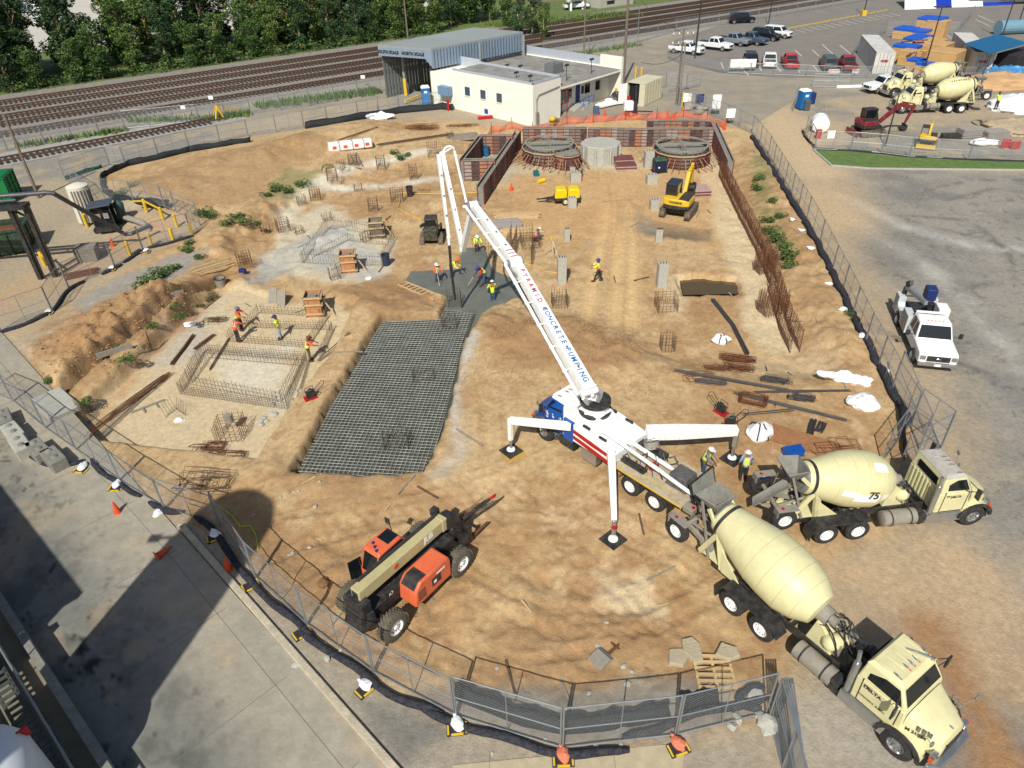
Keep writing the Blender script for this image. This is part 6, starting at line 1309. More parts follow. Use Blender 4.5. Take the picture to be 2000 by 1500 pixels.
run([(-60,310),(88,281),(245,252),(390,238),(490,222),(605,207),(745,180)],2.1,3.1,'galvanised post and wire fence between rails and road, left of the shed','rail fence, left length',flat=True,name='rail_fence',midv=False,mid=False)
run([(1060,108),(1150,100),(1245,84),(1320,62),(1480,38),(1690,2),(1760,-8)],2.2,6,'post and wire fence between rails and car park','rail fence, right length',flat=True,name='rail_fence',midv=True,mid=False)
run([(1303,114),(1325,123),(1365,133),(1420,143),(1510,147),(1640,152),(1800,153),(2060,156)],1.5,4,'low chain link panel along the front of the car park',flat=True)
run([(1590,293),(1660,295),(1720,300),(1775,307),(1890,313),(2050,316)],1.9,5,'chain link panel between the lay-down yard and the lawn',flat=True); run([(1590,293),(1572,262),(1605,240)],1.9,3.5,'chain link panel at the left end of the lay-down yard',flat=True); run([(1548,218),(1556,200)],2.0,3.5,'chain link gate leaf beside the blue portable toilet',flat=True); run([(1585,170),(1660,172),(1720,170)],1.7,4,'low chain link panel behind the white pickup in the yard',flat=True)
run([(1665,108),(1700,78),(1730,65),(1870,65),(1900,30)],1.8,4.5,'chain link panel round the crates and containers',flat=True)
# safety mesh
MOM=mat('orange_mesh',(236,112,72),.8,alpha=.55,var=.1); 
def mesh_run(pix,h,label):
    for i in range(len(pix)-1):
        a,c_=P(*pix[i]),P(*pix[i+1]); t=empty('safety_mesh',a,0,label,'safety mesh','orange safety mesh lengths'); d=c_-a; b=MB(); n=6; vs=[]
        for k in range(n+1):
            q=d*(k/n); s=math.sin(PI*k/n)*.25; vs+=[q+Vector((0,.1*math.sin(k*2.),.02)),q+Vector((0,.25*math.sin(k*1.3),h-s))]
        b.add(vs,[(2*k,2*k+2,2*k+3,2*k+1) for k in range(n)]); b.build('netting',MOM,t); b=MB(); b.cyl((0,0,0),(0,0,1.35),.035,n=5); b.build('stake',MRUST,t)
mesh_run([(945,285),(960,262),(1000,252),(1040,262),(1107,243),(1158,240),(1221,235),(1282,234),(1334,230),(1380,238),(1415,252)],.95,'orange safety mesh sagging between stakes behind the far wall forms')
# silt socks, fabric
def sock(pix,label,r=.145,m=None,dz=.1,grp=None):
    pts=[P(*q) for q in pix]; o=pts[0].copy(); pp=[]
    for i in range(len(pts)-1):
        n=max(2,int((pts[i+1]-pts[i]).length/.35))
        for k in range(n): pp.append(pts[i].lerp(pts[i+1],k/n))
    pp.append(pts[-1])
    for _ in range(3): pp=[pp[0]]+[(pp[i-1]+pp[i]*2+pp[i+1])/4 for i in range(1,len(pp)-1)]+[pp[-1]]
    for i,p_ in enumerate(pp): p_.x+=.05*math.sin(i*.7+pix[0][0]); p_.y+=.05*math.cos(i*.9); p_.z+=r*.6
    rr=[r*(1+.09*math.sin(i*1.1)+.05*math.sin(i*2.7)) for i in range(len(pp))]; rr[0]=rr[-1]=r*.55
    b=MB(); b.tube([p_-o for p_ in pp],rr,n=10); q=b.build('silt_sock',m or MSOCK,smooth=True); q.location=o; return tag(q,label,'silt sock',grp)
sock([(-10,800),(8,838),(30,872),(62,896),(100,912),(140,915),(166,900)],'silt sock curving round the concrete blocks'); sock([(180,900),(205,930),(240,952),(278,972)],'silt sock between two sandbags left of the standing cone',.13); sock([(290,985),(315,1001),(362,1002)],'short silt sock beside a single sandbag in the sun',.15)
sock([(378,1012),(425,1035),(440,1075),(470,1115),(520,1170),(570,1210),(622,1255)],'silt sock crossing the big shadow past the near fence foot'); sock([(588,1240),(640,1268),(690,1305),(740,1345),(800,1375),(862,1398)],'silt sock on the gravel verge below the telehandler'); sock([(826,1392),(880,1410),(940,1432),(1000,1448),(1060,1466),(1120,1482),(1226,1465)],'silt sock along the bottom edge ending by the orange sandbags'); sock([(1216,1446),(1290,1428),(1330,1400),(1420,1385),(1500,1366)],'silt sock inside the fence near the gateway')
sock([(1495,1352),(1470,1340),(1445,1350),(1438,1370),(1455,1386),(1485,1384)],'coiled silt sock beside pale rubble at the gateway',.15)
sock([(0,652),(60,632),(102,612),(137,564),(165,551)],'silt sock turning the corner of the left apron',.14); sock([(200,538),(238,518)],'short silt sock beside the brown timber on the gravel',.14); sock([(240,515),(283,489)],'silt sock piece below the wooden crate',.14); sock([(285,487),(330,477),(378,462)],'silt sock at the foot of the yellow posts',.13)
for i,q in enumerate(([(1468,268),(1496,312),(1520,352)],[(1520,352),(1545,392),(1570,432)],[(1570,432),(1598,480),(1622,530)],[(1622,530),(1645,575),(1667,622)],[(1667,622),(1694,672),(1716,718)],[(1716,718),(1742,768),(1776,832)])): sock(q,['dark fabric roll under the farthest length of the long right fence','dark fabric roll under the second length of the long right fence','dark fabric roll under the third length of the long right fence','dark fabric roll beside white sandbags on the right fence','dark fabric roll beside the service truck','dark fabric roll at the near end of the right fence'][i],.22)
MFAB=mat('black_fabric',(34,38,40),.8,var=.2); MGF=mat('green_fabric',(24,104,78),.8,var=.2)
def ribbon(pix,h,label,m,lean=.3,name='silt_fabric',flat=False):
    pts=[P(*q) for q in pix]; o=pts[0].copy(); pp=[]
    for i in range(len(pts)-1):
        for k in range(8): pp.append(pts[i].lerp(pts[i+1],k/8))
    pp.append(pts[-1]); vs=[]
    for i,p_ in enumerate(pp):
        q=p_-o; w_=1+.10*math.sin(i*.8)+.05*math.sin(i*2.1); vs+=[q+Vector((0,0,.02)),q+Vector((.1*math.sin(i),lean*.5*w_,h*.7*w_)),q+Vector((0,lean*w_,h*w_*.8+.05))]
    b=MB(); b.add(vs,[f for i in range(len(pp)-1) for f in ((3*i,3*i+3,3*i+4,3*i+1),(3*i+1,3*i+4,3*i+5,3*i+2))]); q=b.build(name,m,smooth=True); q.location=o; q.modifiers.new('s','SOLIDIFY').thickness=.02; return tag(q,label,'silt fence')
ribbon([(888,1368),(950,1392),(1020,1420),(1100,1436)],.42,'torn black silt fabric inside the near fence, left length',MFAB,.45); ribbon([(1100,1436),(1180,1430),(1260,1416),(1312,1404)],.42,'torn black silt fabric inside the near fence, middle length',MFAB,.45); ribbon([(1330,1392),(1370,1384),(1405,1376)],.42,'short end of black silt fabric by the gateway',MFAB,.4)
ribbon([(195,352),(215,340),(250,325),(310,312),(370,297)],.6,'black silt fabric along the far left fence',MFAB,.5); ribbon([(370,297),(440,286),(490,278)],.6,'black silt fabric behind the big spoil heap',MFAB,.4); ribbon([(596,252),(680,238),(780,222),(862,214),(885,216)],.75,'black silt fabric behind the white crumpled sheet',MFAB,.7); ribbon([(596,246),(680,232),(780,216),(840,208)],.5,'green fabric strip on top of the black one near the blue toilet',MGF,.1)
ribbon([(128,352),(160,340),(200,328)],.4,'green fabric strip beside the ribbed tank',MGF,.1); ribbon([(195,352),(200,375),(225,395),(290,402),(330,405)],.6,'black silt fabric curving behind the booth tractor',MFAB,.5); ribbon([(1755,805),(1762,850),(1765,900)],.9,'black sheet lying by the bunched fence panels',MFAB,.2)
ribbon([(1566,258),(1575,275),(1595,292)],.3,'black fabric at the corner of the lay-down yard',MFAB,.3); ribbon([(1595,293),(1660,297),(1720,301),(1790,309),(1900,315),(2020,318)],.2,'black fabric along the foot of the lawn fence',MFAB,.15)
def foot(px,py,rz,label,bagc=None,base=True):
    p=P(px,py)
    if base:
        t=empty('fence_foot',p,rz,label,'fence foot','black fence feet with yellow edges'); b=MB(); b.bc(0,0,0,.7,.45,.09); b.build('rubber_block',MB_,t,bevel=.02)
        for s in (-.3,.3): b=MB(); b.bc(s,0,.05,.06,.4,.05); b.build('yellow_strip',MYEL,t)
        b=MB(); b.bc(0,-.2,.05,.4,.06,.05); b.build('yellow_strip',MYEL,t)
    if bagc:
        b=MB(); b.blob((0,0,.10),(.2,.28,.11),int(px),.22,14,9); b.blob((0,.28,.12),(.06,.1,.05),3,.1,8,6); s_=b.build('sandbag',bagc,smooth=True); s_.location=(p.x,p.y+.12,p.z+(.08 if base else 0)); s_.rotation_euler=(0,0,rz+.2); tag(s_,label.replace('fence foot','sandbag').replace('black and yellow ',''),'sandbag',None if base else 'sandbags without a fence foot')
foot(160,920,-.2,'black and yellow fence foot at the end of the sock by the concrete blocks',MBAG); foot(228,955,0,'black and yellow fence foot above the standing cone',MBAG); foot(308,1008,-.4,'sandbag lying on the kerb apron in the sun',MBAG,False); foot(420,1052,.5,'black and yellow fence foot inside the big shadow',MBAG); foot(490,1146,.6,'black and yellow fence foot on the gravel, right of the shaded cone'); foot(590,1238,.7,'black and yellow fence foot under the doubled sock'); foot(714,1348,.8,'black and yellow fence foot with a grimy bag on the gravel verge',MBAG); foot(893,1425,.1,'black and yellow fence foot under the upright white bag at the bottom',MBAG)
OB=mat('orange_bag',(236,132,98),.8,var=.08,bump=.2); foot(1100,1486,0,'black and yellow fence foot carrying an orange bag at the bottom edge',OB); foot(1325,1464,.3,'black and yellow fence foot carrying an orange bag right of the sock end',OB)
foot(95,613,.1,'black and yellow fence foot at the corner of the left apron',MBAG); foot(218,528,.1,'black and yellow fence foot beside the crate on the apron',MBAG); foot(285,494,.1,'black and yellow fence foot below the first yellow post',MBAG)
for i,(px,py) in enumerate(((1548,432),(1567,453),(1585,488),(1622,558),(1648,608),(1685,660),(1730,730))): foot(px,py,.4*i,'white sandbag on the slope side of the long right fence',MBAG,False)
# concrete blocks
for i,(px,py,rz,lab) in enumerate(((15,832,-.9,'leftmost studded concrete block, half out of frame'),(33,858,-.75,'dusty concrete block second from the left'),(48,884,-.8,'concrete block third from the left'),(82,892,-.72,'near concrete block of the last pair'),(112,908,-.72,'rightmost concrete block touching the sock'))):
    p=P(px,py); t=empty('concrete_block',p,rz,lab,'concrete block'); b=MB(); b.box(-.75,-.38,0,.75,.38,.7); b.build('block',MCOND if i not in (1,2) else MCON,t,bevel=.05)
    for k in (-.4,.3): b=MB(); b.blob((k,0,.7),(.17,.17,.09),1,.0,12,6); b.build('stud',MCOND,t,smooth=True)
p=P(120,795); b=MB(); b.box(-1.4,-.8,0,1.4,.8,.35); put(b.build('concrete_slab',MCON,bevel=.04),112,795,R(-42),'pale concrete slab beside the dark trench end','slab')
# trees
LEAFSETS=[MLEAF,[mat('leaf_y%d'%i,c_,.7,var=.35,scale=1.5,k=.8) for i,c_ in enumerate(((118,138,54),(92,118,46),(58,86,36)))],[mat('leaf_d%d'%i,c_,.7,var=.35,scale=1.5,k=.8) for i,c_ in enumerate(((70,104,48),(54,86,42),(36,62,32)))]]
def tree_proto(seed,h=11):
    q=random.Random(seed); t=empty('broadleaf_tree',(0,0,0),0,'x','tree','trees between the rails and the far lot'); b=MB(); tr=MB()
    tr.tube([(0,0,0),(q.uniform(-.2,.2),0,h*.3),(q.uniform(-.4,.4),q.uniform(-.3,.3),h*.7)],[.28,.2,.08],n=7)
    for k in range(17):
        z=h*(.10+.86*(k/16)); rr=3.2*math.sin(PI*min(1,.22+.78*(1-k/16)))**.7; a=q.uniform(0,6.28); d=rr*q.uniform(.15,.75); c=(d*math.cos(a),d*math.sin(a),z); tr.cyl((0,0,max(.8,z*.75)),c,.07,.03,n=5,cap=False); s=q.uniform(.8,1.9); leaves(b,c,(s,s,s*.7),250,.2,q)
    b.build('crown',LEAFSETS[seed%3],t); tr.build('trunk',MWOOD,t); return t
TP=[tree_proto(i,9+i%3*2.2) for i in (1,2,3,4,5,6)]
k=0
spots=[(-10,24,27),(22,25,1),(45,25,1)]
LT=['tall green tree in the row behind the far railway track']
for l in range(34):
    along=-62+l*4.6+rd.uniform(-1,1)
    if along<-60: continue
    for row in range(4):
        off=26.5+row*5.5+rd.uniform(-1.2,1.2); p=t5a+TN*off+TD*along
        # gap where the far lot shows at the left edge
        if along<-40 and row>0: continue
        if row>0 and rd.random()<.07: continue
        if along>78 and row==0: continue
        if along>91: continue
        s=rd.uniform(.8,1.15)*(1.0 if row else .7)
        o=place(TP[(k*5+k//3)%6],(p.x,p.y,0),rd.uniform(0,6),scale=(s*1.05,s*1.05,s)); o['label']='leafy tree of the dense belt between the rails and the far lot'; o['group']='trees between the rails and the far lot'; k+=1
for px,py,s in ((1012,60,.55),(1040,55,.65),(1062,62,.5),(990,40,.6)):
    p=G(px,py+12); o=place(TP[(k*5+k//3)%6],p,rd.uniform(0,6),scale=s); o['label']='round leafy tree right of the shed roof, beside the rough grass'; o['group']='trees right of the shed'; k+=1
# uncountable undergrowth
b=MB(); q=random.Random(4)
for i in range(150):
    l=-64+i*.93; p=t5a+TN*(24.8+q.uniform(0,2.2))+TD*l; leaves(b,(p.x,p.y,.7),(1.3,1.1,.9),44,.2,q)
tag(b.build('undergrowth',MLEAF),kind='stuff')
b=MB()
for (x0,y0,x1,y1,n,wd) in ((500,210,740,178,1400,.9),(250,238,400,232,300,.6),(960,52,1230,28,2200,2.2),(1110,110,1250,88,300,.5),(400,235,490,222,350,.7),(30,288,250,255,350,.4)):
    A,C=G(x0,y0),G(x1,y1)
    for _ in range(n):
        p=A.lerp(C,q.random())+TN*q.gauss(0,wd); hh=q.uniform(.25,.8); s=q.uniform(.06,.16); a=q.uniform(0,3); b.add([(p.x-s*math.cos(a),p.y-s*math.sin(a),0),(p.x+s*math.cos(a),p.y+s*math.sin(a),0),(p.x+q.uniform(-.2,.2),p.y+q.uniform(-.2,.2),hh)],[(0,1,2)],q.choice((0,0,1)))
tag(b.build('tall_grass',MLEAF),kind='stuff')
# ---------------- buildings
def GZ(px,py,z): return G(px,py,z)
A=Vector((3.35,84.3,0)); U=Vector((.695,.719,0)).normalized(); V=Vector((-U.y,U.x,0))
wb=empty('office_building',A,math.atan2(U.y,U.x),'low white office with ribbed flat roof, behind the orange safety mesh','building')
MWALL=mat('white_wall',(246,242,228),.85,var=.04,scale=.5,dirt=(214,206,186),da=.2,k=.92); MROOF=mat('ribbed_roof',(172,170,164),.8,var=.2,scale=.5,dirt=(96,90,86),da=.6,k=.7)
Lu,Lv=17.0,13.2
b=MB(); b.box(0,0,-.3,4.9,Lv,4.5); b.box(4.9,1.5,-.3,Lu-.4,Lv+4.2,3.3); b.box(Lu-.4,-.2,-.3,Lu,3.2,4.9); b.box(Lu-.4,3.2,-.3,Lu,Lv+4.2,3.6); b.box(0,Lv,-.3,4.9,Lv+4.2,3.9); b.build('wall',MWALL,wb)
b=MB(); b.box(4.9,-.1,3.3,Lu-.4,Lv+4.2,3.5)
for k in range(22): x=5.1+k*.52; b.box(x,-.1,3.5,x+.1,Lv+4.2,3.6)
b.box(.1,.1,4.5,4.8,Lv-.1,4.53); b.build('roof',MROOF,wb); 
b=MB(); b.box(4.9,-.16,3.22,Lu-.4,-.1,3.42); b.build('eave',MWALL,wb)
b=MB(); b.box(0,0,4.5,4.9,.15,4.75); b.box(0,0,4.5,.15,Lv,4.75); b.box(4.75,0,4.5,4.9,Lv,4.75)
b.box(4.9,Lv+4.0,3.5,Lu,Lv+4.2,5.0)
for k in range(26): x=4.9+k*.46; b.box(x,Lv+3.95,3.5,x+.05,Lv+4.0,5.0)
b.box(4.7,Lv,3.5,4.9,Lv+4.2,5.0); b.box(Lu-.2,3.2,3.6,Lu,Lv+4.2,4.6)
b.build('parapet',mat('parapet_grey',(188,194,204),.7,var=.1),wb)
for k,y in enumerate((10.3,7.6,4.9)):
    b=MB(); b.box(-.03,y,1.9,.0,y+.85,2.9); w_=b.build('window',MK,wb); b=MB(); b.box(-.04,y+.06,1.96,-.032,y+.79,2.84); b.build('pane',mat('blue_glass',(70,92,120),.1,spec=.8),w_); b=MB(); b.box(-.1,y-.05,1.82,.0,y+.9,1.9); b.build('sill',MWALL,w_)
b=MB(); b.box(-.03,7.3,.25,.0,7.9,.8); b.build('vent',MPB,wb)
for x in (5.6,7.8,11.4,13.6):
    b=MB(); b.box(x,1.46,1.3,x+1.0,1.5,2.4); b.build('window',MGL,wb)
b=MB(); b.box(9.6,1.45,.6,10.4,1.5,2.75); b.build('door',mat('door_blue',(28,60,120),.5),wb); b=MB(); b.box(10.7,1.46,1.4,11.2,1.5,2.3); b.build('notice',MNAVY,wb)
b=MB(); b.box(9.0,-.3,0,11.0,1.45,.55); 
for k in range(3): b.box(8.6-k*.3,.2,0,8.9-k*.3,1.4,.4-k*.13)
b.build('steps',MCON,wb)
b=MB(); b.tube([(8.4,-.2,.9),(9.0,-.3,1.5),(11.0,-.3,1.5),(11.6,.2,.9)],.04); b.tube([(8.4,-.2,.4),(9.0,-.3,1.0),(11.0,-.3,1.0)],.03)
for x in (9.0,10,11.0): b.cyl((x,-.3,.5),(x,-.3,1.5),.04,n=5)
b.build('railing',MPB,wb)
b=MB(); b.tube([(4.6,-.06,3.6),(.9,-.06,3.3),(.6,-.06,2.9),(.6,-.06,1.2)],.06); b.box(.4,-.2,.3,.8,-.02,1.5); b.build('conduit',MGREY,wb)
b=MB(); b.box(8.9,4.6,3.55,10.9,6.0,4.7); b.cyl((9.5,5.3,4.7),(9.5,5.3,4.8),.4,n=16); b.build('air_conditioner',mat('ac_grey',(120,124,124),.6),wb,bevel=.03)
for x,y,z,h in ((12.2,1.2,3.5,1.6),(7.4,1.2,3.5,1.7),(1.6,4,4.5,.5),(.9,1.2,4.5,.6),(5.8,9.5,3.5,1.0),(7.2,8.5,3.5,.8)):
    b=MB(); b.cyl((x,y,z),(x,y,z+h),.04,n=5); b.bc(x-.15,y,z+h,.25,.2,.2); b.bc(x+.2,y,z+h,.25,.2,.2); b.build('roof_floodlight' if h>1.2 or z>4 else 'roof_vent',MK,wb)
b=MB(); b.box(-.9,13.4,1.6,-.1,15.2,2.6); b.build('awning',mat('awning_blue',(120,150,180),.7),wb)
# red framed notice board, yellow cap post, hydrant, barriers
t=empty('notice_board',P(1083,228)+Vector((0,0,0)),math.atan2(U.y,U.x),'red framed notice board in front of the white office','notice board'); b=MB(); b.box(0,-.03,1.2,2.6,.03,2.7); b.build('board',MGREY,t); b=MB(); b.box(.05,-.04,1.3,1.1,-.032,2.6); b.build('sheet',MW,t); b=MB()
for a in ((0,-.06,1.15,2.6,.05,1.27),(0,-.06,2.63,2.6,.05,2.75),(0,-.06,1.27,.1,.05,2.63),(2.5,-.06,1.27,2.6,.05,2.63)): b.box(*a)
for x in (.2,1.3,2.3): b.box(x,-.04,0,x+.08,.04,1.15)
b.build('red_frame',MRED,t)
def post(px,py,h,m,label,name='bollard',cat='bollard',r=.11,grp=None,cap=None):
    p=P(px,py); b=MB(); b.cyl((0,0,0),(0,0,h),r,n=12); b.blob((0,0,h),(r,r,r*.6),1,0,10,5)
    if cap: b.blob((0,0,h+.1),(.38,.38,.32),1,0,12,8)
    o=b.build(name,m,smooth=True); o.location=p; return tag(o,label,cat,grp)
post(1079,248,.8,MYEL,'yellow round capped post by the corner of the white office','post','post',cap=1); post(876,216,1.3,MRED,'red post at the left corner of the white office','post','post',.16)
for px,py in ((1181,228),(1303,232),(1415,252),(739,221)): cone(px,py,'slim tall orange marker along the safety mesh',1.2,g='slim orange markers')
put((lambda b:(b.box(-.9,-.25,0,.9,.25,.35),b.build('water_barrier',MRED,bevel=.08))[1])(MB()),948,232,.2,'red plastic barrier lying by the white office','barrier'); put((lambda b:(b.box(-.9,-.25,0,.9,.25,.35),b.build('water_barrier',MRED,bevel=.08))[1])(MB()),926,285,1.1,'red plastic barrier tipped beside the small form enclosure','barrier')
# canopy shed over the weigh scales
zr=6.3; c4=[GZ(738,92,zr),GZ(842,99,zr),GZ(1022,66,zr),GZ(926,57,zr)]; 
sh_=empty('scale_canopy',(0,0,0),0,'long grey steel canopy over the truck scales beside the rails','canopy'); MSH=mat('canopy_steel',(142,160,178),.5,var=.12,scale=.6); MSR=mat('canopy_roof',(158,164,162),.7,var=.08,scale=.2)
b=MB(); b.add([tuple(p)+() if 0 else (p.x,p.y,p.z+.25) for p in c4]+[(p.x,p.y,p.z) for p in c4],[(0,1,2,3),(7,6,5,4),(0,4,5,1),(1,5,6,2),(2,6,7,3),(3,7,4,0)]); b.build('roof',MSR,sh_)
def vpanel(a,c_,z0,z1,m,name,ribs=.3,rt=None):
    b=MB(); d=(c_-a); L_=d.length; n=max(1,int(L_/ribs)); dn=d.normalized(); nn=Vector((-dn.y,dn.x,0))*.04
    for k in range(n):
        q0=a+d*(k/n); q1=a+d*((k+.55)/n); q2=a+d*((k+1)/n); z0k=z0 if rt is None else z0+(rt-z0)*k/n; z0n=z0 if rt is None else z0+(rt-z0)*(k+1)/n
        b.add([(q0.x-nn.x,q0.y-nn.y,z0k),(q1.x-nn.x,q1.y-nn.y,z0k),(q2.x+nn.x,q2.y+nn.y,z0n),(q0.x-nn.x,q0.y-nn.y,z1),(q1.x-nn.x,q1.y-nn.y,z1),(q2.x+nn.x,q2.y+nn.y,z1)],[(0,1,4,3),(1,2,5,4)])
    o=b.build(name,m,sh_); o.modifiers.new('s','SOLIDIFY').thickness=.03; return o
f0,f1=c4[0].lerp(c4[1],.0),c4[0].lerp(c4[1],1.0); fs=vpanel(f0,f0.lerp(f1,.86),5.3,6.3,MSH,'front_fascia'); vpanel(f0.lerp(f1,.86),f1,5.3,6.3,MSH,'corner_fascia',.3,4.2); vpanel(c4[1],c4[2],4.2,6.35,MSH,'side_fascia',.5)
wall0,wall1=Vector((c4[0].x+.3,c4[0].y+.4,0)),Vector((c4[3].x,c4[3].y,0)); vpanel(wall0,wall1,0,6.2,mat('shed_inner',(120,126,126),.7),'back_wall',.5)
fd=(f1-f0).normalized(); fn=Vector((fd.y,-fd.x,0)); 
if fn.y>0: fn=-fn
for txt,u in (('SOUTH SCALE',.19),('NORTH SCALE',.66)):
    p=f0.lerp(f1,u)+fn*.1; text_mesh(txt,.5,frameM((p.x,p.y,5.8),fd,(0,0,1)),MK,fs,bold=.02)
MPOST=mat('canopy_post',(150,154,152),.5)
for px,py,yl in ((756,178,0),(793,187,1),(847,190,1),(826,168,1)):
    p=G(px,py); b=MB(); b.box(-.15,-.15,0,.15,.15,6.2); o=b.build('column',MPOST,sh_); o.location=p
    if yl: b=MB(); b.box(-.19,-.19,0,.19,.19,2.2); o=b.build('yellow_guard',MYEL,sh_); o.location=p
for t_ in (.5,1.0): p=c4[1].lerp(c4[2],t_); b=MB(); b.box(-.15,-.15,0,.15,.15,6.2); o=b.build('column',MPOST,sh_); o.location=(p.x,p.y,0)
b=MB(); b.bar((*G(792,203)[:2],.3),(*G(838,187)[:2],.5),.3,.3); tag(b.build('yellow_rail',MYEL),'yellow steel rail on the ground by the blue toilet','rail')
# toilets
def toilet(px,py,rz,label):
    t=empty('portable_toilet',P(px,py),rz,label,'toilet'); b=MB(); b.box(-.55,-.55,.08,.55,.55,2.1); b.build('cabin',mat('toilet_blue',(10,110,180),.5,var=.08),t,bevel=.04); b=MB(); b.prism([(-.58,-.58),(.58,-.58),(.58,.58),(-.58,.58)],2.1,2.32,'z',0,[(-.4,-.4),(.4,-.4),(.4,.4),(-.4,.4)]); b.build('roof',MW,t,bevel=.03); b=MB(); b.box(-.35,-.565,.2,.35,-.55,1.95); d=b.build('door',mat('toilet_door',(20,124,196),.45),t); b=MB(); b.box(-.2,-.575,1.5,.2,-.566,1.75); b.build('sign',MW,d)
    b=MB(); b.box(-.6,-.6,0,.6,.6,.08); b.build('skid',MK,t)
toilet(833,204,.15,'blue portable toilet with white roof in front of the scale canopy'); toilet(1566,213,.2,'blue portable toilet at the corner of the lay-down yard')
b=MB(); b.lathe([(0,.3),(1.0,.35),(1.1,.2)],n=14); put(b.build('bin',MGRN),847,202,0,'green grey bin beside the blue toilet by the canopy','bin'); b=MB(); b.lathe([(0,.3),(1.0,.35),(1.1,.2)],n=14); put(b.build('bin',MGREY),873,190,0,'grey bin at the back corner of the white office','bin'); b=MB(); b.bc(0,0,0,.7,.7,1.0); put(b.build('bin',mat('steel_bin',(80,100,124),.6),bevel=.05),1164,225,0,'blue grey bin by the office steps','bin')
b=MB(); b.bc(0,0,0,.7,.5,1.2); put(b.build('wash_stand',mat('stand_grey',(90,96,92),.6),bevel=.05),1574,216,.2,'dark wash stand beside the blue toilet in the yard','wash stand'); b=MB(); b.bc(0,0,0,.9,.9,1.3); put(b.build('cabinet',MNAVY,bevel=.05),1581,202,.2,'navy cabinet behind the blue toilet in the yard','cabinet')
# containers
def container(a,c_,w,h,m,label,logo=False,open_=False,roofm=None):
    d=c_-a; rz=math.atan2(d.y,d.x); L_=d.length; t=empty('shipping_container',a,rz,label,'container'); b=MB(); n=int(L_/.35)
    for s in (-1,1):
        for k in range(n): x0=L_*k/n; b.box(x0+.02,s*w/2-.03*(k%2)-.02,.15,x0+L_/n,s*w/2-.03*(k%2)+.02,h)
    b.box(0,-w/2+.02,.15,.04,w/2-.02,h) if not open_ else b.box(0,-w/2+.02,.15,.04,-w/2+.75,h); b.box(L_-.04,-w/2+.02,.15,L_,w/2-.02,h); b.box(0,-w/2,0,L_,w/2,.15); b.build('wall',m,t)
    if open_: b=MB(); b.box(.35,-w/2+.1,.15,.4,w/2-.1,h-.05); b.build('shade_board',mat('shade_black',(20,20,20),.9),t); b=MB(); b.T=Matrix.Translation((0,w/2,0))@Matrix.Rotation(R(150),4,'Z'); b.box(0,-.03,.15,1.2,.03,h-.1); b.T=None; b.build('open_door',MW,t)  # black board stands for the shade inside the open container
    else:
        b=MB()
        for y in (-.7,-.25,.25,.7): b.cyl((-.05,y,.2),(-.05,y,h-.1),.025,n=5)
        b.build('locking_bars',MGREY,t)
    b=MB(); b.box(-.02,-w/2-.02,h,L_+.02,w/2+.02,h+.06); b.build('roof',roofm or m,t)
    if logo: text_mesh('UCSC' if 0 else 'HCSC',.38,frameM((-.09,0,h*.62),(0,-1,0),(0,0,1)),MRED,t,bold=.02)
MCW=mat('container_white',(228,226,218),.6,var=.08,scale=.5,dirt=(150,110,80),da=.35)
container(G(1240,206),G(1275,190),2.44,2.6,mat('container_cream',(226,218,186),.6,dirt=(180,160,130),da=.3),'cream container with its white door open beside the office',open_=True); container(G(1721,144),G(1690,106),2.44,2.7,MCW,'white container nearest the red pickups',logo=True); container(G(1911,148),G(1868,105),2.44,2.9,MCW,'white rust edged container beside the blue canopy',logo=True)
# crates with tarps
MCRATE=mat('crate_ply',(214,170,110),.85,var=.15,scale=1,dirt=(170,130,90),da=.3); MTARP=mat('blue_tarp',(20,96,210),.5,var=.1,bump=.2)
for i,(px,py,lx,ly,h,tarp,lab) in enumerate(((1765,119,2.4,3.2,2.2,1,'blue covered crate behind the far telehandler'),(1777,127,2.2,3,2.0,0,'bare crate left of the pole'),(1798,116,2.6,3,2.1,0,'crate in the middle of the stack row'),(1789,137,2.0,2.4,1.5,1,'low blue covered crate in front of the stack row'),(1805,143,2.6,2.0,1.5,1,'nearest low crate with a blue cover by the yellow pole base'),(1840,141,4.0,3.6,2.9,0,'largest plain crate in front of the second container'),(1826,124,3.4,2.6,2.8,0,'tall crate behind the largest one'),(1815,108,3.0,3,2.3,0,'far right crate of the stack row'),(1785,103,4.6,2.6,2.3,1,'wide blue covered crate at the back of the row'),(1767,74,3.6,3,1.6,1,'far left crate of the distant group, blue cover slipped'),(1793,76,4.0,3,1.5,1,'flat blue covered crate of the distant group'),(1812,72,3.6,3.6,3.0,1,'tallest blue topped crate of the distant group'),(1825,75,2.2,3,2.8,0,'bare crate right of the tallest distant one'))):
    t=empty('crate',G(px,py),.75,lab,'crate','crates in the fenced corner of the car park'); b=MB(); b.box(-lx/2,-ly/2,0,lx/2,ly/2,h); b.build('box',MCRATE,t,bevel=.03); b=MB()
    for z in (.05,h*.5,h-.15): b.box(-lx/2-.03,-ly/2-.03,z,lx/2+.03,ly/2+.03,z+.1)
    b.build('batten',MWOOD,t)
    if tarp: b=MB(); b.box(-lx/2-.06,-ly/2-.06,h-.3,lx/2+.06,ly/2+.06,h+.05); b.build('tarp',MTARP,t,bevel=.05)
telehandler(G(1775,112)+Vector((0,0,0)),R(188),'cream telehandler parked among the crates in the car park',False)
zc=3.4; cc=[GZ(1882,85,zc),GZ(1932,109,zc),GZ(2010,84,zc),GZ(1948,70,zc)]; t=empty('shade_canopy',(0,0,0),0,'flat blue shade canopy beside the second white container','canopy'); b=MB(); b.add([(p.x,p.y,p.z+(.25 if i%2 else 0)) for i,p in enumerate(cc)],[(0,1,2,3)]); o=b.build('fabric',mat('canopy_blue',(20,104,150),.6,var=.05),t); o.modifiers.new('s','SOLIDIFY').thickness=.04
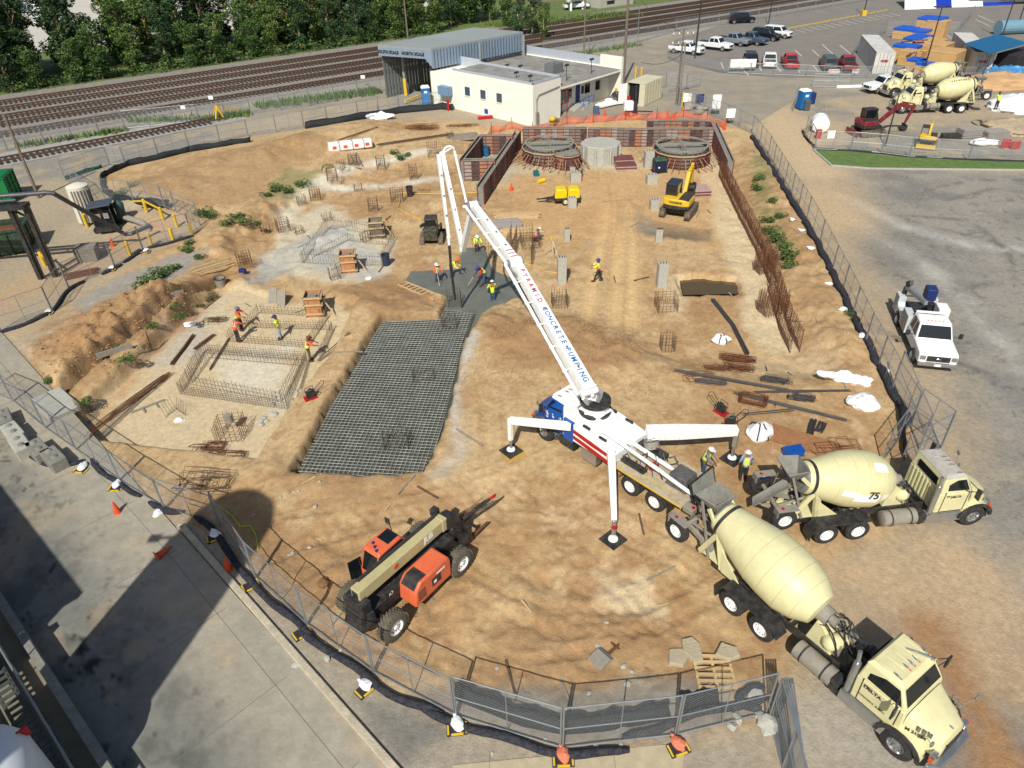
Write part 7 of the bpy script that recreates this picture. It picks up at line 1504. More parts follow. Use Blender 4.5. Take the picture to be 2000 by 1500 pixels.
for p in cc: b=MB(); b.cyl((p.x,p.y,0),(p.x,p.y,zc),.06,n=6); b.build('post',MK,t)
for i,(px,py,r) in enumerate(((1937,150,1.3),(1965,149,1.5),(1988,150,1.0))): b=MB(); b.blob((0,0,.5),(r,r*.7,.8),i+5,.3,14,9); put(b.build('tarp_heap',mat('light_blue_tarp',(40,140,200),.4,var=.1)),px,py,0,['leftmost heap of bright blue plastic below the blue canopy','middle heap of bright blue plastic below the blue canopy','rightmost heap of bright blue plastic at the picture edge'][i],'plastic heap')
b=MB(); b.box(-4,-1.5,0,4,1.5,2.4); o=b.build('trailer',mat('dark_trailer',(52,44,46),.7),bevel=.1); o.location=G(1985,135); o.rotation_euler=(0,0,.6); tag(o,'dark trailer under the blue canopy','trailer')
b=MB(); b.lathe([(0,1.1),(14,1.1)],(0,0,1.1),(1,.1,0),n=16); o=b.build('large_pipe',mat('pipe_blue',(120,160,180),.5)); o.location=G(1945,68); tag(o,'long pale blue pipe lying behind the blue canopy','pipe')
# striped inflated sheet at the top edge, far wall
t=empty('striped_marquee',G(1785,18),.1,'white and blue striped sheeting at the top edge of the car park','marquee')
for k in range(7): b=MB(); q0=k*3.4; b.add([(q0-2,0,0),(q0+1.2,-.4,0),(q0+4.2,7,4.2),(q0+1.0,7,4.2)],[(0,1,2,3)]); o=b.build('fabric_strip',MW if k not in (2,5,6) else mat('royal_blue',(24,60,180),.5),t); o.modifiers.new('s','SOLIDIFY').thickness=.05
b=MB(); b.blob((0,0,1.2),(14,2.5,1.6),8,.2,40,8); o=b.build('covered_heap',mat('grey_tarp',(130,140,138),.8,var=.3,scale=1)); o.location=G(1945,6); tag(o,'long grey covered heap at the top right edge','heap')
# ---- cars and pickups
def pickup(px,py,rz,col,label,kind='pickup',world=None,s=1.0):
    p=Vector(world) if world else G(px,py); m=mat('car_%d_%d_%d'%col,col,.3,var=.04,k=.85); nm={'pickup':'pickup_truck','suv':'car','jeep':'car','van':'van'}[kind]; t=empty(nm,(p.x,p.y,0.01),rz,label,{'pickup':'pickup','suv':'car','jeep':'car','van':'van'}[kind])
    for x in (-1.75,1.75):
        for q in (1,-1): inst('car',mk_wheel(.40,.27,MGREY,.24),t,(x,q*.86,.40),(0,0,0 if q>0 else PI))
    if kind=='pickup':
        b=MB(); b.prism([(-2.85,.5),(-2.85,1.12),(-.95,1.14),(-.8,1.18),(1.2,1.18),(2.6,1.08),(2.85,.9),(2.88,.5)],-.96,.96,'y'); b.build('body',m,t,bevel=.07,smooth=True)
        b=MB(); b.box(-2.75,-.8,1.1,-.95,.8,1.16); b.build('bed',MK,t); sedan_cab(t,-.9,1.25,1.16,1.9,.93,m,.25,.6)
    elif kind=='van':
        b=MB(); b.prism([(-2.8,.45),(-2.8,2.2),(1.4,2.2),(2.3,1.3),(2.9,1.1),(2.9,.45)],-.96,.96,'y'); b.build('body',m,t,bevel=.08,smooth=True); b=MB(); b.add([(1.48,-.8,2.13),(1.48,.8,2.13),(2.33,.85,1.32),(2.33,-.85,1.32)],[(3,2,1,0)]); b.build('windscreen',MGL,t)
    else:
        b=MB(); b.prism([(-2.45,.45),(-2.45,1.1),(1.2,1.12),(2.3,1.0),(2.45,.8),(2.45,.45)],-.93,.93,'y'); b.build('body',m,t,bevel=.07,smooth=True); sedan_cab(t,-2.4,1.25,1.1,1.85,.9,m,.25,.65 if kind=='suv' else .25)
    x1=2.86 if kind!='suv' and kind!='jeep' else 2.44
    b=MB(); b.box(x1,-.5,.65,x1+.03,.5,.95); b.build('grille',MK,t)
    for q in (1,-1):
        b=MB(); b.bc(x1,q*.75,.8,.06,.25,.18); b.build('headlight',MCH,t); b=MB(); b.bc(-x1+.0,q*.82,.75,.06,.14,.3); b.build('tail_lamp',MRED,t)
    return t
W_=(238,240,240)
pickup(1340,105,-.72,W_,'white pickup at the left corner of the car park'); pickup(1396,97,-.72,W_,'white pickup second in the back row, facing the camera'); pickup(1432,88,-.75,(128,136,144),'silver grey pickup between the white pickup and the slate one'); pickup(1465,86,-.8,(70,86,104),'slate blue pickup beside the black van'); pickup(1495,78,-.75,(24,28,34),'black large car between the slate pickup and the white one','suv'); pickup(1518,73,-.75,W_,'white large car at the right end of the back row','suv'); pickup(1447,45,.1,(20,26,30),'boxy black off-road car by the rails','jeep')
pickup(1465,130,-1.75,(24,26,40),'dark car behind the white notice sheets on the fence','suv'); pickup(1501,130,-1.85+PI,W_,'white pickup seen from behind, left of the bright red one'); pickup(1541,132,-1.75+PI,(196,26,34),'bright red pickup seen from behind'); pickup(1615,134,-1.8+PI,(70,84,82),'small grey green car between the two red pickups','suv'); pickup(1652,136,-1.75+PI,(150,22,40),'dark red pickup beside the white container'); pickup(1726,178,PI+.28,W_,'white pickup parked in front of the far mixer')
pickup(28,74,-2.9,W_,'white truck at the far left beyond the trees'); pickup(55,25,.2,(60,90,130),'blue car far beyond the trees at top left','suv'); pickup(78,24,.2,W_,'white car far beyond the trees at top left','suv'); pickup(598,47,-2.6,W_,'white van seen through the gap in the trees','van'); pickup(95,48,.3,W_,'white truck half hidden behind the left trees','van'); pickup(1125,18,.2,W_,'white pickup at the top edge beyond the rails')
# far buildings
def far_box(px,py,lx,ly,h,rz,m,label,name='warehouse'):
    t=empty(name,G(px,py),rz,label,'building'); b=MB(); b.box(-lx/2,-ly/2,0,lx/2,ly/2,h); b.build('wall',m,t); b=MB(); b.box(-lx/2-.3,-ly/2-.3,h,lx/2+.3,ly/2+.3,h+.4); b.build('roof',MSR,t)
    for k in range(int(lx/6)): b=MB(); b.box(-lx/2+2+k*6,-ly/2-.08,h*.3,-lx/2+4.2+k*6,-ly/2-.01,h*.6); b.build('window',MGL,t)
far_box(640,-4,46,12,9,.62,mat('flaking_white',(226,222,214),.9,var=.2,scale=.3,dirt=(150,120,104),da=.6),'flaking white warehouse seen above the tree gap'); far_box(130,-30,40,14,7,.62,mat('far_grey',(120,132,140),.8),'grey shed beyond the far left lot'); far_box(1080,-2,16,6,4,.6,mat('far_stone',(150,140,126),.9),'low stone coloured building beyond the rough grass'); far_box(1190,10,10,5,2.2,.6,MCON,'low pale concrete block beyond the rails','concrete_shed')
b=MB(); b.lathe([(0,.1),(.2,.9),(5.6,.9),(5.8,.1)],(0,0,2.6),(.8,.6,0),n=14)
for x in (1,4.5): b.bc(x*.8,x*.6,0,.4,1,1.8)
o=b.build('gas_tank',MW,smooth=True); o.location=G(1108,22); tag(o,'small white horizontal tank beyond the rough grass','tank')
# poles and lamps
def upole(px,py,h,label,m=None,r=.15,arms=0,guard=False,lamp=False,name='utility_pole'):
    p=G(px,py); t=empty(name,p,0,label,'pole'); b=MB(); b.cyl((0,0,0),(0,0,h),r,r*.6,n=10); b.build('shaft',m or MPOLE,t,smooth=True)
    for k in range(arms): b=MB(); b.bar((-1.4,0,h-.6-k*1.0),(1.4,.3,h-.6-k*1.0),.12); a_=b.build('cross_arm',MGREY,t); b=MB(); [b.cyl((x,x*.1,h-.55-k),(x,x*.1,h-.3-k),.06,n=6) for x in (-1.2,-.5,.5,1.2)]; b.build('insulators',MW,a_)
    if guard: b=MB(); b.box(-.4,-.4,0,.4,.4,1.0); b.build('base_guard',MYEL,t,bevel=.05)
    if lamp: b=MB(); b.bar((-.8,0,h),(.8,0,h),.1); b.bc(-.8,0,h-.1,.5,.35,.15); b.bc(.8,0,h-.1,.5,.35,.15); b.build('lamp_head',MK,t)
MPOLE=mat('pole_wood',(128,116,102),.9,var=.2); MDP=mat('dark_pole',(58,50,48),.7)
upole(76,386,7.6,'grey wooden pole standing at the left edge behind the green skip'); upole(1140,116,13,'dark wooden pole behind the white office'); upole(1217,165,15,'tallest pale wooden pole beside the cream container',r=.22); upole(1357,114,12,'dark lamp pole with yellow box at the car park corner',MDP); upole(797,78,10,'pole with three cross arms standing in front of the trees',arms=3,r=.18); upole(1321,204,8.5,'wooden pole carrying crossed arms and transformers',arms=2); upole(1326,206,6.8,'silver steel pole between two yellow posts',MGALV,.14); upole(1801,150,8.6,'dark lamp pole on a yellow base in front of the crates',MDP,.11,guard=True,lamp=True); upole(1500,52,10,'thin dark pole beside the far row of cars',MDP,.1); upole(1686,31,10,'dark pole with yellow base at the back of the car park',MDP,.11,guard=True); upole(1729,284,5.0,'slanting dark pole in the lay-down yard',MDP,.09); upole(1955,77,12,'thin dark pole beside the blue canopy',MDP,.1); upole(1982,66,12,'thin dark pole at the right edge behind the canopy',MDP,.1); upole(1246,60,4,'slim grey post by the rails above the bend',MGALV,.08)
for p0,p1 in (((1140,116,12.5),(1217,165,13.5)),((1217,165,14),(1357,114,11.5)),((1321,204,8),(1217,165,12)),((1246,206,5),(1326,206,6))):
    a=G(*p0[:2]); c_=G(*p1[:2]); a.z=p0[2]; c_.z=p1[2]; pts=[a.lerp(c_,k/8)-Vector((0,0,1.6*math.sin(PI*k/8)*.4)) for k in range(9)]; b=MB(); b.tube(pts,.03,n=4); tag(b.build('overhead_wire',MK),'overhead wire slung between the poles near the office','wire','overhead wires')
for px,py,l in ((1202,196,'left'),(1333,205,'right')): post(px,py+3,1.6,MYEL,'pair of yellow posts round the silver pole' ,grp='yellow posts round the silver pole',r=.16)
post(1241,152,1.4,MYEL,'yellow posts behind the cream container',grp='yellow posts behind the container',r=.14); post(1252,153,1.4,MYEL,'yellow posts behind the cream container',grp='yellow posts behind the container',r=.14)
# light tower, heaps by the office
t=empty('light_tower',G(1232,226),0,'dark red trailer light tower by the cream container','light tower'); b=MB(); b.box(-.7,-.5,.4,.7,.5,.65); b.bar((.7,0,.5),(2.6,0,.4),.12); b.build('chassis',mat('maroon',(110,24,40),.4),t); b=MB(); b.box(-.9,-.45,.65,.2,.45,1.7); b.build('hood',MW,t,bevel=.1); b=MB(); b.cyl((.45,0,.6),(.45,0,3.4),.1,n=8); b.box(.2,-.4,.65,.65,.4,1.6); b.build('mast',MK,t)
for s in (1,-1): inst('small2',mk_wheel(.35,.2,MCH,.2),t,(-.1,s*.6,.35),(0,0,0 if s>0 else PI))
b=MB(); b.box(-1.5,-.6,.2,1.5,.6,.4); b.box(-1.2,-.3,.4,1.3,.5,.55); b.bc(.2,0,.5,.8,.5,.4); put(b.build('scrap_stack',MW),1186,208,.6,'heap of white boards by the office wall','scrap heap'); b=MB(); b.blob((0,0,.5),(1.2,.8,.8),9,.35,12,8); put(b.build('covered_heap',MK),1206,200,.4,'black sheeted heap beside the cream container','heap'); b=MB(); b.bc(0,0,0,.5,.35,1.0); put(b.build('fuel_can',MRED,bevel=.04),1226,203,0,'red cabinet beside the container door','cabinet')
for px,py,rz,l in ((1348,213,.3,'left'),(1372,222,.2,'mid')): b=MB(); b.blob((0,0,.3),(1.1,.7,.5),px,.35,12,7); put(b.build('rubbish_heap',MGREY),px,py,rz,'grey rubbish heap by the far entrance fence, %s of two'%('left' if l=='left' else 'right'),'heap')
for i,(px,py,c,tx,lab) in enumerate(((1364,200,MNAVY,'','navy sign fixed to the entrance fence'),(1396,212,MW,'','white board sign fixed to the entrance fence'),(1340,198,MW,'','small white sign at the container end of the entrance fence'),(1424,230,MW,'','small white sign on the gate beside the orange mesh'))):
    p=P(px,py+14); b=MB(); b.box(-.5,-.02,0,.5,.02,1.0 if i!=1 else 1.6); o=b.build('sign_board',c); o.location=(p.x,p.y-.06,p.z+.8); tag(o,lab,'sign')
for px,py,w_ in ((1440,135,2.4),(1461,135,1.9)): p=G(px,py+5); b=MB(); b.box(-w_/2,-.02,0,w_/2,.02,1.1); o=b.build('notice_sheet',MW); o.location=(p.x,p.y-.1,.6); tag(o,'white notice sheet on the car park fence, %s'%('left of two' if px<1450 else 'right of two'),'sign')
for px in (1621,1630,1668,1763,1862,1969): p=G(px,150); b=MB(); b.box(-.45,-.02,0,.45,.02,.5); o=b.build('warning_sign',MW); o.location=(p.x,p.y-.12,.5); b=MB(); b.box(-.4,-.03,.12,.4,-.021,.2); b.box(-.4,-.03,.3,.4,-.021,.38); b.build('red_lines',MRED,o); tag(o,'small white warning sign on the low car park fence','sign','warning signs on the car park fence')
for px,py in ((368,225),(421,206),(713,165)): p=G(px,py); b=MB(); b.box(-.3,-.02,0,.3,.02,.45); o=b.build('warning_sign',MW); o.location=(p.x,p.y-1.0,1.0); tag(o,'small white sign on the rail fence','sign','signs on the rail fence')
# ---- lay-down yard machines
def excavator(loc,rz,label,body,boomm,cabm,pts,cabside=1,s=1.0,canopy=False,blade=True,txt=None):
    t=empty('excavator',loc,rz,label,'excavator',scale=s)
    for q in (1,-1):
        b=MB(); n=16; pr=[]
        for k in range(n): a=2*PI*k/n; pr.append((1.0*(1 if math.cos(a)>0 else -1)+.32*math.cos(a) if abs(math.cos(a))>.05 else 0,.34+.32*math.sin(a)))
        b.prism(pr,q*.95-.2,q*.95+.2,'y')
        for k in range(14):
            x=-1.2+k*.18; b.box(x,q*.95-.22,.64,x+.08,q*.95+.22,.69); b.box(x,q*.95-.22,-.01,x+.08,q*.95+.22,.02)
        b.build('track',MTRK,t)
    b=MB(); b.box(-.7,-.75,.3,.7,.75,.6); b.cyl((0,0,.6),(0,0,.8),.5,n=16); b.build('undercarriage',MK,t)
    if blade: b=MB(); b.box(-1.75,-1.1,.1,-1.65,1.1,.6); b.bar((-1.65,.5,.3),(-.6,.5,.4),.12); b.bar((-1.65,-.5,.3),(-.6,-.5,.4),.12); b.build('dozer_blade',body,t)
    up=empty('upper',(0,0,0)); bpy.data.objects.remove(up)
    b=MB(); pr=[(-1.25,-.5),(-1.1,-.95),(-.2,-1.0),(.85,-.9),(.95,-.3),(.95,.3),(.85,.95),(-.2,1.0),(-1.1,.95),(-1.25,.5)]; b.prism(pr,.8,1.05,'z'); b.build('turntable',MK,t,bevel=.04)
    b=MB(); b.prism([(-1.28,-.55),(-1.12,-.98),(-.2,-1.02),(.3,-1.0),(.3,1.0),(-.2,1.02),(-1.12,.98),(-1.28,.55)],1.05,1.55,'z'); bb_=b.build('engine_cover',body,t,bevel=.07,smooth=True)
    b=MB(); b.box(-1.2,-.95,1.52,.5,-.2,1.62); b.build('cover_top',MK,t,bevel=.02)
    if txt: text_mesh(txt,.24,frameM((-1.295,0,1.32),(0,-1,0),(0,0,1)),MK,bb_,bold=.008)
    y0,y1=(.15,.95) if cabside>0 else (-.95,-.15)
    if not canopy:
        b=MB(); b.prism([(-.55,1.2),(-.55,2.3),(.65,2.3),(.95,1.6),(.9,1.0),(-.2,1.0)],y0,y1,'y'); b.build('cab',MGL,t,bevel=.03)
    b=MB()
    for x,y in ((-.57,y0),(-.57,y1),(.66,y0),(.66,y1)): b.bar((x,y,1.1),(x,y,2.35),.08)
    b.box(-.62,y0-.04,2.32,.74,y1+.04,2.44); b.box(-.6,y0-.03,1.0,.95,y1+.03,1.35); b.build('cab_frame',cabm,t,bevel=.02)
    P0=[Vector(p) for p in pts]; b=MB(); b.bar(P0[0],P0[1],.26,.3,w2=.26,h2=.42); b.bar(P0[1],P0[2],.26,.42,w2=.2,h2=.26); b.cyl(P0[0]+Vector((.2,0,-.1)),P0[1]+Vector((0,0,-.3)),.07); b.build('boom',boomm,t,bevel=.02)
    b=MB(); b.bar(P0[2]+Vector((.0,0,.25)),P0[3],.2,.3,w2=.16,h2=.2); b.cyl(P0[1]+Vector((.1,0,.3)),P0[2]+Vector((0,0,.3)),.06); b.build('stick',boomm,t,bevel=.02)
    q=P0[3]; b=MB(); b.prism([(q.x-.1,q.z+.1),(q.x+.25,q.z-.1),(q.x+.2,q.z-.55),(q.x-.25,q.z-.6),(q.x-.45,q.z-.35),(q.x-.2,q.z-.35),(q.x,q.z-.2)],q.y-.35,q.y+.35,'y'); b.build('bucket',MK,t,bevel=.02)
    return t
MTRK=mat('track_rubber',(92,86,76),.9,var=.25,dirt=DUST,da=.5)
p=P(1325,418); excavator(p,R(62),'yellow compact excavator standing on the site floor, bucket raised behind',MYEL,MYEL,mat('cab_slate',(46,56,68),.4),((.7,-.1,1.2),(1.6,-.1,2.7),(2.3,-.1,2.9),(2.6,-.1,1.6)),1,1.15,txt='YANMAR',blade=False)
MDR=mat('digger_red',(130,22,44),.4,dirt=DUST,da=.2)
p=G(1693,262); excavator(p,R(8),'dark red excavator with long boom in the lay-down yard',MDR,MDR,MK,((.8,-.2,1.2),(2.6,-.3,2.8),(4.2,-.4,2.5),(3.6,-.4,.9)),1,1.05)
p=G(1808,285); excavator(p,R(60),'small yellow excavator with canopy behind the lawn fence',MYEL,MYEL,MK,((.6,0,1.1),(1.1,0,2.4),(1.7,0,2.4),(1.8,0,1.1)),1,.8,canopy=True)
# track loader
p=P(845,470); t=empty('track_loader',p,R(88),'dark compact track loader beside the middle slab','loader'); MLD=mat('loader_dark',(38,48,46),.5,dirt=DUST,da=.3)
for q in (1,-1): b=MB(); b.prism([(-.95,.1),(-.8,.55),(.1,.7),(.8,.45),(.95,.1),(.7,0),(-.75,0)],q*.75-.2,q*.75+.2,'y'); b.build('track',MTRK,t,bevel=.02); b=MB(); b.bar((-.9,q*.75,1.6),(.9,q*.7,1.1),.14,.2); b.bar((.9,q*.7,1.1),(1.25,q*.6,.35),.14,.2); b.build('lift_arm',MLD,t)
b=MB(); b.prism([(-1.0,.4),(-1.0,1.3),(-.6,1.5),(.6,1.0),(.7,.4)],-.55,.55,'y'); b.build('body',MLD,t,bevel=.04); b=MB(); b.prism([(-.6,1.2),(-.5,2.0),(.4,2.0),(.6,1.2),(.6,.8)],-.45,.45,'y'); c=b.build('cab',MGL,t,bevel=.03); b=MB(); b.box(-.6,-.48,1.98,.45,.48,2.08); b.bar((.42,.45,2.0),(.6,.45,1.0),.07); b.bar((.42,-.45,2.0),(.6,-.45,1.0),.07); b.build('roof',MLD,c,bevel=.02)
b=MB(); b.prism([(1.2,.02),(1.9,.05),(1.3,.5),(1.2,.5)],-.95,.95,'y'); b.build('bucket',MLD,t)
# far mixers
mixer_truck(((G(1866,222)+Vector((0,1.1,0))).x,(G(1866,222)).y+1.3,0),R(176),'far cream mixer truck with red lettering on its drum and a worker on the ladder',3.95,5.1,6.6,5.9,(-1.9,2.95,2.15,2.2,1.2),boost=(-3.0,1.9))
o=[x for x in bpy.data.objects if x.name.startswith('drum') and x.parent and 'red lettering' in x.parent.get('label','')][0]
dn=(Vector((2.15,0,2.2))-Vector((-1.9,0,2.95))).normalized(); 
b=MB(); 
for k in range(9): t0=1.1+k*.24; a=Vector((-1.9,0,2.95))+dn*t0; b.T=Matrix.Translation(a+Vector((0,.72,.98)))@Matrix.Rotation(R(-38),4,'X'); b.bar((-.12,0,-.1+.05*(k%2)),(.1,0,.12),.09,.03)
b.T=None; b.build('red_lettering',MRED,o)
mixer_truck(((G(1838,188)).x-.3,(G(1838,188)).y+1.3,0),R(184),'farthest cream mixer truck beside the white pickup',3.95,5.1,6.6,5.9,(-1.9,2.95,2.15,2.2,1.2),boost=(-3.0,1.9))
# yard goods
b=MB()
for (px,py,n,lx,ly,lab) in ((1893,270,9,2.6,1.3,'left stack of grey panels in the lay-down yard'),(1938,272,8,2.4,1.4,'right stack of grey panels in the lay-down yard')):
    panel_stack(px,py,lx,ly,n,lab,.1,mat('grey_board',(168,160,154),.8),.12)
b=MB(); b.bc(0,0,0,2.2,.7,.6); put(b.build('tool_chest',MK,bevel=.05),1858,272,-.05,'long black tool chest beside the small yellow excavator','chest'); b=MB(); b.blob((0,0,.25),(1.3,.7,.35),3,.25,14,8); put(b.build('white_bag',MBAG),1920,283,0,'white sheeted bag in the lay-down yard','bag')
for px,py,l in ((1962,289,'left'),(1981,291,'right')): b=MB(); b.bc(0,0,0,.9,.25,.8); put(b.build('water_barrier',MRED,bevel=.05),px,py,.1,'%s red barrier at the right end of the lay-down yard'%l,'barrier')
b=MB(); b.lathe([(0,.1),(.3,.9),(1.8,.9),(2.1,.3)],(0,0,.9),(.3,1,0),n=18); o=put(b.build('white_tank',MW,smooth=True),1600,262,0,'white round tank inside the yard gate','tank'); b=MB(); b.bc(0,0,0,.5,.4,.9); put(b.build('red_can',MRED),1597,270,0,'red can in front of the white round tank','can'); b=MB(); b.box(-.4,-.02,0,.4,.02,.8); put(b.build('sign_board',MW),1622,270,0,'white board leaning beside the white tank','sign')
timbers(1748,262,8,3.5,'rusty grating and planks under the red excavator boom',.1,spread=1.6,m=MGREY)
for (px,py,rx,ry,h,m,lab,sd) in ((1962,166,7,3,1.3,MSAND:=mat('sand_heap',(206,166,120),.95,var=.2,scale=1,bump=.5),'long sand heap behind the worker on the ladder',3),(1990,212,3.5,3,1.6,MBAG,'silver white sheeted heap at the right edge',4),(1980,250,4,3,.9,mat('rubble',(190,170,140),.95,var=.3,scale=2,bump=1),'heap of broken rubble at the right edge',6)):
    b=MB(); b.blob((0,0,0),(rx,ry,h),sd,.18,40,20,flat=-.1); o=b.build('sand_heap' if m is MSAND else ('sheeted_heap' if m is MBAG else 'rubble_heap'),m,smooth=True); o.location=G(px,py); tag(o,lab,'heap')
b=MB(); b.cyl((-3.2,0,.2),(3.2,0,.2),.22,n=10); put(b.build('white_pipe',MW),1681,172,-.02,'white pipe lying left of the white pickup','pipe')
# ---- left apron
def bol(px,py,label): post(px,py,1.1,MYEL,label,r=.13,grp=None)
for a in ((88,519,'leftmost yellow post, joined to its neighbour by a rail'),(111,537,'second yellow post from the left, at the foot of the black pipe rack'),(171,444,'yellow post beside the ribbed white tank'),(254,498,'yellow post right of the wooden crate'),(297,482,'second yellow post right of the wooden crate'),(339,472,'yellow post between the crate row and the corner one'),(375,460,'yellow corner post nearest the weeds'),(346,444,'yellow post behind the corner one'),(319,430,'yellow post at the near end of the sloping rail'),(287,414,'yellow post at the far end of the sloping rail')): bol(*a)
for a_,c_,l in (((88,519),(111,537),'yellow rail joining the two leftmost posts'),((287,414),(319,430),'sloping yellow rail joining two posts behind the tractor'),((265,415),(287,414),'yellow rail behind the green motor')):
    p,q=P(*a_),P(*c_); b=MB(); b.bar(p+Vector((0,0,1.0)),q+Vector((0,0,1.0)),.1,.12); tag(b.build('guard_rail',MYEL),l,'rail')
# pipe rack
rk=empty('pipe_rack',G(108,540),0,'black steel pipe rack with an overhead pipe at the left edge','pipe rack'); o0=rk.location.copy()
for q in ((0,0),(-.9,-.3)): b=MB(); b.bar((q[0],q[1],0),(q[0],q[1],5.6),.28,.3); b.bar((q[0]+.3,q[1],0),(q[0]+.3,q[1],5.5),.08); b.build('column',MK,rk)
b=MB()
for y in (-.4,.3): b.bar((.2,y,5.5),(-14,y-2.2,5.6),.22,.3)
for k in range(10): b.bar((-k*1.4,-.4-k*.22,5.5),(-k*1.4,.3-k*.22,5.5),.1)
b.bar((-.1,0,4.6),(-1.2,-.1,5.5),.12); b.build('beam',MK,rk)
pe=G(90,376,6.2)-o0; p1=G(245,458,.9)-o0; p2=G(292,441,.9)-o0
b=MB(); b.tube([pe+Vector((-14,-2.2,0)),pe,pe+Vector((.4,.1,-.1)),p1,p1+Vector((.4,.1,0)),p2],.16,n=10); b.tube([(-.4,0,5.9),(-14,-2.4,5.95)],.1,n=8); b.build('pipe',mat('pipe_grey',(72,74,78),.45,dirt=(150,150,150),da=.3),rk,smooth=True)
t=empty('ribbed_tank',G(178,438),.2,'tall ribbed white tank standing behind the booth tractor','tank'); b=MB(); b.lathe([(.4,.85),(3.4,.85),(3.6,.3)],n=28); b.build('shell',mat('tank_white',(232,226,206),.6),t,smooth=True); b=MB()
for k in range(8): a=-1.9+k*.26; b.bar((.88*math.cos(a),.88*math.sin(a),.5),(.88*math.cos(a),.88*math.sin(a),3.2),.1)
b.build('ribs',MGREY,t); b=MB()
for a in (0,2.1,4.2): b.bar((.7*math.cos(a),.7*math.sin(a),0),(.7*math.cos(a),.7*math.sin(a),.45),.12)
b.build('legs',MGREY,t)
t=empty('booth_tractor',G(214,450),.25,'small dark tractor booth with slate roof and big windscreen','tractor'); b=MB(); b.prism([(-.8,.5),(.8,.5),(.7,2.2),(-.7,2.2)],-.6,.5,'y'); b.build('cab',MGL,t,bevel=.02); b=MB(); b.prism([(-.95,2.25),(.95,2.4),(.95,2.5),(-.95,2.35)],-.95,.75,'y'); b.build('roof',mat('slate_roof',(74,84,96),.5),t,bevel=.02); b=MB()
for x in (-.78,.78):
    for y in (-.6,.5): b.bar((x,y,.4),(x*.9,y,2.3),.08)
b.box(-.85,-.65,.25,.85,.7,.5); b.box(-.6,-1.1,.3,.6,-.65,.6); b.build('frame',MK,t); b=MB(); b.box(-.5,-.62,1.25,-.1,-.6,1.7); b.box(.1,-.62,1.25,.5,-.6,1.7); b.build('seats',MGREY,t)
for x in (-.7,.7): inst('boo',mk_wheel(.32,.2,mat('pink_rim',(196,130,150),.6),.2),t,(x,-.6,.32),(0,0,PI/2*0)); inst('boo',mk_wheel(.32,.2,MGREY,.2),t,(x,.6,.32))
t=empty('green_pump',G(245,440),0,'green grey motor and pipe elbow beside the booth tractor','pump'); mg=mat('motor_green',(60,92,88),.6); b=MB(); b.lathe([(.6,.35),(1.5,.38),(1.9,.42),(2.1,.3),(2.2,.1)],n=14); b.bc(0,0,0,.5,.5,.6); b.build('motor',mg,t,smooth=True); b=MB(); b.tube([(.3,-.2,.8),(1.2,-.6,.7),(2.2,-1.2,.6),(2.5,-1.5,.5),(2.7,-1.6,0)],.25,n=10); b.build('elbow',MGREY,t,smooth=True)
put((lambda b:(b.prism([(-.7,-.6),(.7,-.6),(.7,.6),(-.7,.6)],0,1.1,'z',0,[(-.75,-.65),(.75,-.65),(.75,.65),(-.75,.65)]),b.build('wooden_crate',mat('old_timber',(142,134,120),.9,var=.25)))[1])(MB()),176,506,.2,'weathered wooden crate on the left apron','crate')
for (px,py,lx,ly,h,lab,rz) in ((-22,392,5,2.6,2.4,'bright green skip at the left edge',.2),(-18,492,6,2.8,2.0,'dark green ribbed skip full of scrap at the left edge',.3)):
    t=empty('skip',G(px,py),rz,lab,'skip'); m=mat('skip_green',(10,120,60),.5) if h>2.2 else mat('skip_dark',(24,66,50),.5,dirt=DUST,da=.2); b=MB(); b.box(-lx/2,-ly/2,.1,lx/2,-ly/2+.08,h); b.box(-lx/2,ly/2-.08,.1,lx/2,ly/2,h); b.box(lx/2-.08,-ly/2,.1,lx/2,ly/2,h); b.box(-lx/2,-ly/2,.1,lx/2,ly/2,.2)
    if h>2.2: b.box(-lx/2,-ly/2,h-.05,lx/2,ly/2,h)
    b.build('hull',m,t); b=MB()
    for k in range(7): b.box(-lx/2+k*lx/6-.05,-ly/2-.1,.1,-lx/2+k*lx/6+.05,-ly/2,h)
    for k in range(4): b.box(lx/2,-ly/2+k*ly/3.2,.1,lx/2+.1,-ly/2+k*ly/3.2+.1,h)
    b.box(lx/2,-ly/2,h*.5,lx/2+.08,ly/2,h*.5+.1); b.box(-lx/2,-ly/2-.12,h-.12,lx/2+.12,-ly/2,h); b.box(lx/2,-ly/2,h-.12,lx/2+.12,ly/2,h); b.build('ribs',m,t)
    if h<2.2: b=MB(); b.blob((0,0,1.3),(lx*.45,ly*.42,.6),4,.3,20,8); b.build('scrap_load',MRUST,t)
timbers(160,537,5,2.4,'brown timbers lying on the gravel by the left fence',.5,m=MRUST,spread=.9); timbers(410,525,7,3.5,'broken pale timber frame among the shrubs',.7,w=.08,spread=1.4,name='broken_trellis')
b=MB(); b.box(-1,-.04,0,1,.04,.35); put(b.build('plank',MGREY),225,690,.6,'grey plank propped at the top of the trench bank','plank'); b=MB(); b.box(-.6,-.04,0,.6,.04,.3); put(b.build('plank',MGREY),342,578,.6,'dark plank standing beside the far trench end','plank')
